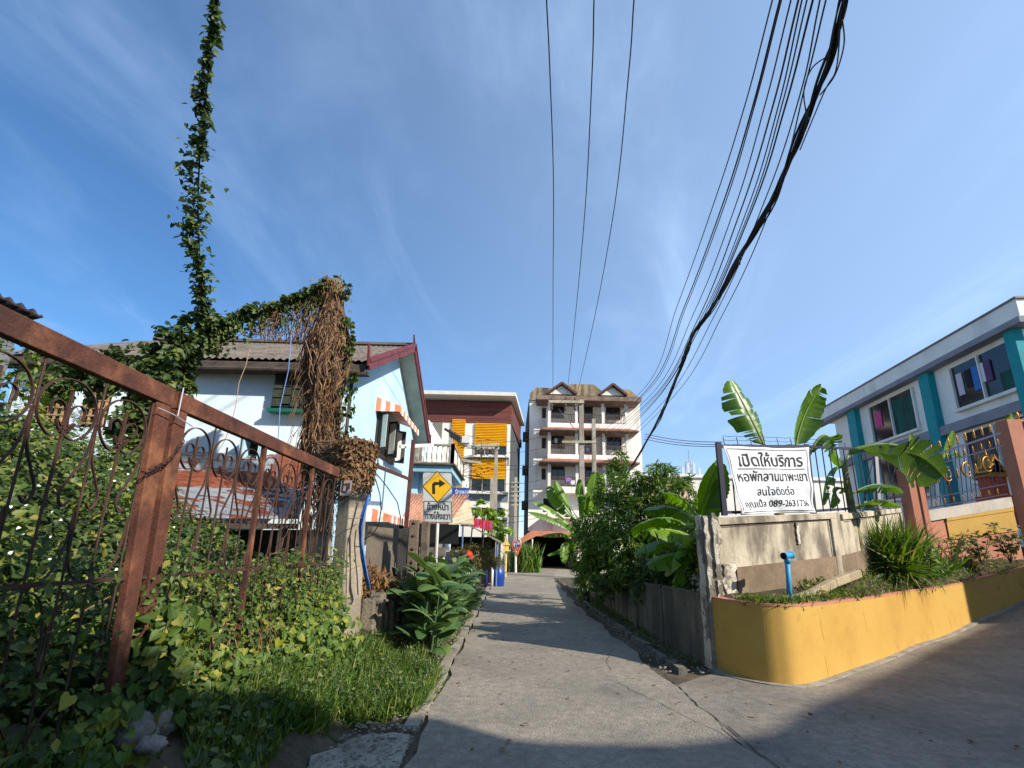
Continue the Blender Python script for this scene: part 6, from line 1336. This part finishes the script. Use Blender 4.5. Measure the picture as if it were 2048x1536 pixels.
# canna lilies
def canna(seed):
    t = thing('canna_plant', 'broad leaved canna plant in the bed along the left side of the lane', 'plant', (0,0,0), 'canna plants along the lane'); r = random.Random(seed); m1 = MB(); m2 = MB()
    for s_ in range(4):
        a = r.uniform(0,6.28); bx, by = .12*math.cos(a), .12*math.sin(a); h = r.uniform(.55,1.0); lx_, ly_ = r.uniform(-.12,.12), r.uniform(-.12,.12)
        m2.tube([(bx,by,0),(bx+lx_*.5,by+ly_*.5,h*.6),(bx+lx_,by+ly_,h)], [.014,.011,.006], 6)
        for k in range(5):
            f = .15+.8*k/4; th = a+k*2.4+r.uniform(-.4,.4); d = Vector((math.cos(th),math.sin(th),0)); p = Vector((bx+lx_*f,by+ly_*f,h*f)); L_ = r.uniform(.36,.55)
            el = r.uniform(.6,1.5); p1_ = p+d*L_*.45+Vector((0,0,L_*.55*el)); p2_ = p+d*L_*(.95)+Vector((0,0,L_*r.uniform(.15,.75)*el)); side = d.cross(Vector((0,0,1)))+Vector((0,0,r.uniform(-.4,.4)))
            banana_leaf(m1, p, p1_, p2_, r.uniform(.20,.28), side, .12, 0, r.random()*99, 8, 0, 1, .05, 0)
    part('leaf', m1, [LCN, CRB], t, True); part('stem', m2, CRB, t); return t
cans = [canna(k) for k in (1,2,3,4)]
spots_ = [(-1.08,7.5),(-1.2,7.8),(-1.3,8.1),(-1.5,8.7),(-1.2,8.9),(-1.6,9.2),(-1.45,9.5),(-1.1,9.8),(-1.8,9.9),(-1.25,10.6),(-1.6,10.8),(-1.05,11.4),(-1.45,11.7),(-1.2,12.5),(-1.6,12.8),(-1.1,13.4),(-1.5,13.9),(-1.25,14.7),(-1.35,8.3),(-1.1,8.4),(-1.5,9.1),(-1.2,9.4),(-1.3,10.2),(-1.5,10.3),(-1.05,10.9),(-1.25,11.9)]
for k,(x,y) in enumerate(spots_):
    if k < 4: cans[k].location = (x,y,.02); cans[k].rotation_euler = (0,0,k*1.3); cans[k].scale = (1.0,)*3
    else: cans.append(copy_tree(cans[k%4], (x,y,.02), rr.uniform(0,6.28), rr.uniform(.85,1.15)))
ORD = ['first','second','third','fourth','fifth','sixth','seventh','eighth','ninth','tenth','eleventh','twelfth','thirteenth','fourteenth','fifteenth','sixteenth','seventeenth','eighteenth','nineteenth','twentieth','twenty-first','twenty-second','twenty-third','twenty-fourth','twenty-fifth','twenty-sixth']
cans.sort(key=lambda o: o.location.y)
for k, o in enumerate(cans): o['label'] = 'broad leaved canna plant, %s from the near end of the bed left of the lane' % ORD[k]
m1 = MB(); c = P(937,1110,15.0); m1.blob(c, .1, 8, 6, .3); m1.blob(c+Vector((.06,0,-.08)), .08, 8, 6, .3, 0, 2); m1.tube([c, c+Vector((-.25,.1,-1.0))], .012, 5, 1); solo('canna_flower', m1, [FLAT('canna red', S(226,52,34)), RIB], 'bright red canna flower standing above the bed', 'flower', smooth=True)
m1 = MB(); bl = [(P(x,y,Y),(rx_,.6,rz)) for x,y,Y,rx_,rz in ((935,1120,17,.5,.4),(955,1105,18,.5,.5),(972,1120,19,.5,.45),(950,1135,18,.5,.4),(985,1125,20,.4,.45),(920,1100,17,.35,.35))]; cloud_leaves(m1, bl, 1500, .16, T_LANCE, up=.9, droop=-.6, shell=.2); solo('shrub', m1, [LEAF('olive leaf', S(74,84,36), S(104,108,48), S(140,104,60), .25)], 'reddish green bushy shrub behind the canna bed', 'shrub')
for (px_, py_, Y_, r, lb) in ((965,1022,23.5,.5,'young tree with large bright leaves left of the yellow block'),(1000,1045,24,.6,'bright leaved young tree beside the slim pale pole')):
    t = thing('tree', lb, 'tree', (P(px_,py_,Y_).x, Y_, 0)); m1 = MB(); c = P(px_,py_,Y_); cloud_leaves(m1, [(c,r),(c+Vector((r*.6,0,-r*.9)),r*.7),(c+Vector((-r*.4,0,-r*.7)),r*.6)], 520, .26, T_OVAL, up=.7, droop=.4); part('crown', m1, LEAF('bright tree leaf', S(110,150,40), S(140,176,52), S(180,196,76), .4), t)
    m1 = MB(); m1.tube([(c.x,Y_,0),(c.x+.05,Y_,c.z-.3),(c.x,Y_,c.z)], [.05,.03,.01], 6)
    for j in range(4): m1.tube([(c.x+.05,Y_,c.z-.5),(c.x+rr.uniform(-.4,.4),Y_+rr.uniform(-.3,.3),c.z+.2)], .012, 4)
    part('trunk', m1, BRK, t)
m1 = MB(); c = P(1050,1120,37); c.z = 0; q = np.array([(c.x+RNG.normal()*.45, 37+RNG.normal()*.4, 0) for _ in range(420)]); grass(m1, q, .8, 2.4, .22, 1.1); cloud_leaves(m1, [((c.x,36.5,.4),(.8,.5,.4))], 300, .16, T_OVAL, m=0); solo('reed_clump', m1, LGR, 'tall reedy clump beside the traffic mirror at the bend', 'plant')
# ------------------------------------------------------------------ mango tree on the right of the lane
t = thing('mango_tree', 'dense dark mango tree spilling over the lane wall', 'tree', (4.3,12.5,0)); m1 = MB()
MG = [(1300,985,12.0,.75),(1250,1000,12.5,.8),(1345,1000,12.0,.6),(1220,1050,12.5,.8),(1290,1060,12,.9),(1350,1060,11.5,.6),(1190,1100,13,.75),(1240,1110,12.3,.8),(1310,1120,11.5,.7),(1370,1110,10.6,.5),(1240,940,13,.38),(1236,915,13,.25),(1325,955,12,.45),(1365,965,12,.35),(1270,960,12.4,.5),(1180,1055,13.5,.6),(1200,1135,12.5,.55),(1270,1140,11.5,.55),(1392,1005,12,.35),(1335,1130,10.8,.45),(1400,1040,11.5,.4),(1215,990,12.8,.5),(1175,1140,14,.5),(1380,1060,10.6,.45),(1395,1095,10,.42),(1360,1095,11,.5),(1335,1075,11.5,.55),(1375,1020,11.5,.4),(1345,1125,10.4,.45),(1260,1090,11.6,.6),(1300,1030,11.6,.6)]
cloud_leaves(m1, [(P(x,y,Y),(r*.95,r*.9,r*.85)) for x,y,Y,r in MG], 1500, .17, T_LANCE, up=.6, out=.6, droop=.9, rough=.5, shell=.55); cloud_leaves(m1, [(P(x,y,Y+.3),(r*1.05,r,r*.95)) for x,y,Y,r in MG], 900, .17, T_LANCE, up=.5, out=.3, droop=.6, shell=.1); part('crown', m1, LMG, t)
m1 = MB()
for x,y,Y,r in MG[::2]: e = P(x,y,Y); m1.tube([(4.3,12.5,0),(4.2,12.5,.9),(4.3*.5+e.x*.5,12.5*.5+e.y*.5,.5*(.9+e.z)+.2),e], [.13,.1,.05,.012], 6)
part('trunk', m1, BRK, t)
m1 = MB(); bl = [(P(x,y,Y),(r,r,r)) for x,y,Y,r in ((1215,1165,12.5,.5),(1290,1160,11,.5),(1350,1165,9.8,.42),(1400,1172,9,.3),(1180,1165,15,.5),(1165,1110,17,.5),(1390,1130,9.6,.45),(1350,1110,10,.5),(1410,1090,9.6,.4),(1320,1140,10.4,.5))]; cloud_leaves(m1, bl, 1300, .13, T_OVAL, up=.5, droop=.7, shell=.3); solo('undergrowth', m1, LV1, 'dark leafy undergrowth pressing against the top of the lane wall', 'weeds', kind='stuff')
# ------------------------------------------------------------------ bananas
def banana(label, base, lv, trunk_r=.11, th=None, group='banana plants'):
    b = Vector(base); t = thing('banana_plant', label, 'banana plant', b, group); tops = []
    m1 = MB(); apex = Vector(th) if th else b+Vector((0,0,1.6)); m1.tube([b, b.lerp(apex,.4)+Vector((.03,0,0)), apex], [trunk_r, trunk_r*.85, trunk_r*.5], 10); part('trunk', m1, M('banana stem', S(132,128,72), S(104,84,56), 6, .8, bump=.2), t, True)
    for k, L_ in enumerate(lv):
        (p0, p1, p2, w, side, fold, tears) = L_[:7]; m1 = MB(); banana_leaf(m1, p0, p1, p2, w, side, fold, tears, 31+k*7, 34, 0, 1); 
        if (Vector(p0)-apex).length > .05: m1.tube([apex, Vector(p0)], [.03,.02], 6, 1)
        part('leaf', m1, [L_[7] if len(L_) > 7 else LBN, RIB], t, True)
LBD = LEAF('dull banana leaf', S(66,90,44), S(80,106,50), S(98,120,60), .3, .4)
X3 = Vector((1,0,0)); Z3 = Vector((0,0,1)); 
# behind the banner: two upright leaves and drooping ones
Yb = 9.6; ap = P(1545,930,Yb)
banana('banana plant behind the banner raising two tall upright leaves', (ap.x,Yb,1.0), [
  (P(1535,905,Yb), P(1500,830,Yb), P(1462,762,Yb+.1), .78, Vector((1,.35,.3)), .35, 8),
  (P(1590,905,Yb), P(1598,830,Yb), P(1643,774,Yb-.1), .66, Vector((1,.4,-.2)), .5, 3),
  (P(1612,925,Yb), P(1655,815,Yb), P(1680,930,Yb), .75, Vector((.3,1,0)), -1.0, 9),
  (P(1600,900,Yb), P(1585,880,Yb), P(1560,895,Yb), .18, Vector((.3,1,.1)), .2, 2)], .12, ap)
Yc = 9.7; ap = P(1688,930,Yc)
banana('banana plant drooping one huge leaf over the iron fence', (ap.x,Yc,1.0), [
  (P(1700,905,Yc), P(1815,862,Yc-.4), P(1887,952,Yc-.9), 1.45, Vector((0,1,0)), -1.5, 7, LBD),
  (P(1680,935,Yc), P(1650,930,Yc), P(1645,1010,Yc), .45, Vector((.4,1,.1)), .1, 4),
  (P(1690,985,Yc), P(1672,960,Yc), P(1662,1015,Yc), .40, Vector((.8,.5,.1)), .3, 2, LBY),
  (P(1700,990,Yc+.6), P(1760,950,Yc+.6), P(1800,985,Yc+.8), .5, Vector((.1,1,-.1)), -.1, 6),
  (P(1700,1020,Yc+.6), P(1750,985,Yc+.7), P(1800,1012,Yc+.9), .5, Vector((.1,1,-.1)), -.1, 5, LBY)], .10, ap)
Ye = 15.5
for (x0_, y0_, x1_, y1_, lb) in ((1830,930,1820,868,'small banana shoot seen over the navy fence'),(1885,920,1905,862,'banana shoot with a slanted bright leaf above the navy fence'),(2030,850,2022,828,'tip of a banana leaf above the taller salmon pillar')):
    a = P(x0_,y0_,Ye); banana(lb, (a.x,Ye,1.4), [(a, P((x0_+x1_)/2-4,(y0_+y1_)/2,Ye), P(x1_,y1_,Ye), .35, Vector((1,.3,0)), .3, 1, LBY), (a, P(x0_+20,y0_-25,Ye), P(x0_+40,y0_-5,Ye), .3, Vector((.2,1,0)), .1, 2, LBN)], .07, a)
# bananas left of the banner, over the lane wall
Yd = 8.1; ap = P(1400,1095,Yd); hb = lambda p: (p.x, p.y, .2)
banana('banana plant with big arching leaves beside the peeling pillar', hb(ap), [
  (P(1380,1100,Yd+.6), P(1330,1060,Yd+.7), P(1270,1105,Yd+.8), .7, Vector((.15,1,-.2)), -.1, 6),
  (P(1390,1110,Yd+.2), P(1365,1120,Yd), P(1345,1165,Yd-.1), .55, Vector((.7,.8,.1)), .1, 4),
  (P(1395,1040,Yd+.8), P(1370,985,Yd+.9), P(1330,985,Yd+1.0), .6, Vector((.2,1,-.2)), -.2, 7, LBY),
  (P(1408,1060,Yd), P(1395,1000,Yd), P(1440,925,Yd), .66, Vector((1,.4,.1)), .3, 2, LBY),
  (P(1405,1080,Yd), P(1400,1030,Yd), P(1432,960,Yd), .46, Vector((.8,.7,.1)), .3, 1, LBY),
  (P(1385,1060,Yd), P(1330,1015,Yd), P(1263,1058,Yd-.1), .78, Vector((.15,1,-.35)), -.2, 9, LBY),
  (P(1395,1050,Yd+.4), P(1350,1000,Yd+.5), P(1290,1018,Yd+.6), .78, Vector((.15,1,-.2)), -.2, 7),
  (P(1400,1085,Yd), P(1350,1050,Yd-.2), P(1298,1062,Yd-.4), .56, Vector((.1,.9,.4)), .1, 4, LBY),
  (P(1400,1090,Yd), P(1375,1065,Yd), P(1385,1125,Yd-.1), .62, Vector((.6,.8,.1)), .1, 2),
  (P(1395,1100,Yd), P(1350,1085,Yd), P(1330,1150,Yd), .62, Vector((.5,.9,.1)), .1, 3, LBY),
  (P(1400,1110,Yd), P(1345,1100,Yd), P(1295,1130,Yd), .56, Vector((.1,.9,.5)), .1, 3),
  (P(1410,1110,Yd-.2), P(1420,1090,Yd-.2), P(1428,1150,Yd-.3), .56, Vector((1,.4,.1)), .1, 2, LBY)], .10, ap)
Yf = 16.5; ap = P(1172,1065,Yf)
banana('large banana plant beside the lane in front of the far block', (P(1168,1150,Yf).x,Yf,0), [
  (P(1168,1045,Yf), P(1185,1000,Yf), P(1190,945,Yf), .62, Vector((1,.3,.1)), .3, 2),
  (P(1175,1040,Yf), P(1195,1000,Yf), P(1205,950,Yf+.2), .62, Vector((1,.3,.1)), .2, 2, LBY),
  (P(1160,1045,Yf), P(1165,1000,Yf), P(1160,958,Yf), .42, Vector((1,.5,.1)), .4, 1),
  (P(1150,1040,Yf), P(1120,1005,Yf), P(1100,972,Yf), .66, Vector((.8,.5,.4)), .3, 3),
  (P(1145,1020,Yf-.2), P(1125,990,Yf-.2), P(1112,962,Yf-.2), .38, Vector((.8,.6,.3)), .3, 2, LBY),
  (P(1150,1060,Yf), P(1105,1010,Yf), P(1066,1003,Yf-.3), .42, Vector((.2,.9,.4)), .1, 3),
  (P(1150,1066,Yf), P(1100,1025,Yf), P(1058,1024,Yf-.6), .46, Vector((.2,.9,.3)), .1, 3),
  (P(1155,1075,Yf), P(1120,1060,Yf), P(1085,1072,Yf-.4), .46, Vector((.2,.9,.3)), .0, 4),
  (P(1160,1080,Yf), P(1130,1095,Yf-.3), P(1095,1110,Yf-.6), .40, Vector((.2,.9,.3)), .0, 4)
  ,(P(1165,1060,Yf-.3), P(1190,1035,Yf-.4), P(1225,1050,Yf-.5), .6, Vector((.2,1,0)), -.2, 4)
  ,(P(1160,1075,Yf-.3), P(1140,1045,Yf-.5), P(1112,1040,Yf-.8), .6, Vector((.3,1,.1)), .1, 3)
  ,(P(1165,1090,Yf-.4), P(1185,1075,Yf-.6), P(1200,1120,Yf-.8), .55, Vector((.8,.6,.1)), .1, 3)
  ,(P(1158,1095,Yf-.4), P(1135,1080,Yf-.6), P(1128,1125,Yf-.8), .5, Vector((.8,.6,.1)), .1, 3)], .16, ap)
# ------------------------------------------------------------------ planter vegetation
def tuft(px_, py_, Y_, n, h0, h1, lean, wide, label, mat=LGR, spread=.12):
    c = P(px_,py_,Y_); q = np.array(c)+rnd(n,spread)*np.array([1,1,.1]); m1 = MB(); T = (T_BLADE[0]*np.array([wide,1,1]), T_BLADE[1])
    d = rnd(n, lean)+np.array([0,0,1.0]); leaves(q, np.cross(d, rnd(n))+np.array([0,0,.3]), d, RNG.uniform(h0,h1,n), T, m1, 0); leaves(q[:n//2], rnd(n//2,.3)+np.array([0,-.3,1]), rnd(n//2,.8)+np.array([0,0,.5]), RNG.uniform(h0,h1,n//2)*.7, T, m1, 0)
    return solo('grass_tuft', m1, mat, label, 'plant', loc=tuple(c))
tuft(1790,1140,10.0,900,.45,1.2,.52,.55,'tall clump of arching lemongrass in the planter')
tuft(1850,1150,10.6,220,.35,.8,.4,1.0,'smaller grass clump right of the lemongrass', spread=.2)
def leafstem(px_, py_, Y_, h, n, size, T, mat, label, spread=.2, name='plant'):
    c = P(px_,py_,Y_); t = thing(name, label, 'plant', c); m1 = MB(); m2 = MB()
    for s_ in range(n):
        e = c+Vector((rr.uniform(-spread,spread), rr.uniform(-spread,spread), h*rr.uniform(.6,1))); m2.tube([c, c.lerp(e,.5)+Vector((rr.uniform(-.03,.03),0,0)), e], [.008,.006,.003], 5); k = 16
        f = RNG.uniform(.3,1,k); pts = np.array([c.lerp(e, float(q)) for q in f]); leaves(pts, rnd(k,.5)+np.array([0,-.3,.8]), rnd(k,.9)+np.array([0,0,.2]), RNG.uniform(.7,1.3,k)*size, T, m1, 0)
    part('foliage', m1, mat, t); part('stem', m2, BRK, t)
leafstem(1862,1155,9.9,.75,5,.16,T_OVAL,LEAF('pale leaf', S(110,140,70), S(140,164,84), S(170,184,110), .3),'upright pale leaved plant right of the lemongrass')
leafstem(1905,1125,11.4,.7,9,.13,T_LANCE,LMG,'dark glossy shrub in front of the salmon pillar base',.35)
leafstem(1965,1130,11.9,.85,8,.12,T_OVAL,LW1,'leafy young shrub in front of the yellow fence wall',.25)
leafstem(2022,1125,12.0,1.0,9,.14,T_OVAL,LV1,'taller young shrub at the foot of the right salmon pillar',.3)
m1 = MB(); pts = []
for _ in range(5200):
    i = RNG.integers(14, len(inner)-12); k = RNG.random(); q = inner[i].lerp(outer[i], k)
    if math.sin(q.x*2.2+1)*math.sin(q.y*3) > -.5+.0*k and not (q.x < 4.6 and k > .35): pts.append((q.x,q.y,q.z+.01))
pts = np.array(pts); n = len(pts)
grass(m1, pts[:n//2], .05, .22, .6, 1.2); k = n-n//2; leaves(pts[n//2:]+np.array([0,0,1])*RNG.random((k,1))*.12, rnd(k,.5)+np.array([0,-.3,.9]), rnd(k), RNG.uniform(.04,.09,k), T_OVAL, m1, 1)
solo('ground_cover', m1, [LGR, LW1], 'low green ground cover on the planter soil', 'ground cover', kind='stuff')
# backdrop trees far off, low
t = thing('tree', 'distant green tree behind the slim pale pole', 'tree', (2,70,0)); m1 = MB(); c = P(1048,1090,70); cloud_leaves(m1, [(c,2.2),(c+Vector((1.6,0,-1)),1.8)], 45, .55, T_OVAL); part('crown', m1, LV1, t); m1 = MB(); m1.tube([(c.x,70,0),(c.x,70,c.z)], [.3,.15], 8); part('trunk', m1, BRK, t)
print('done', len(bpy.data.objects))
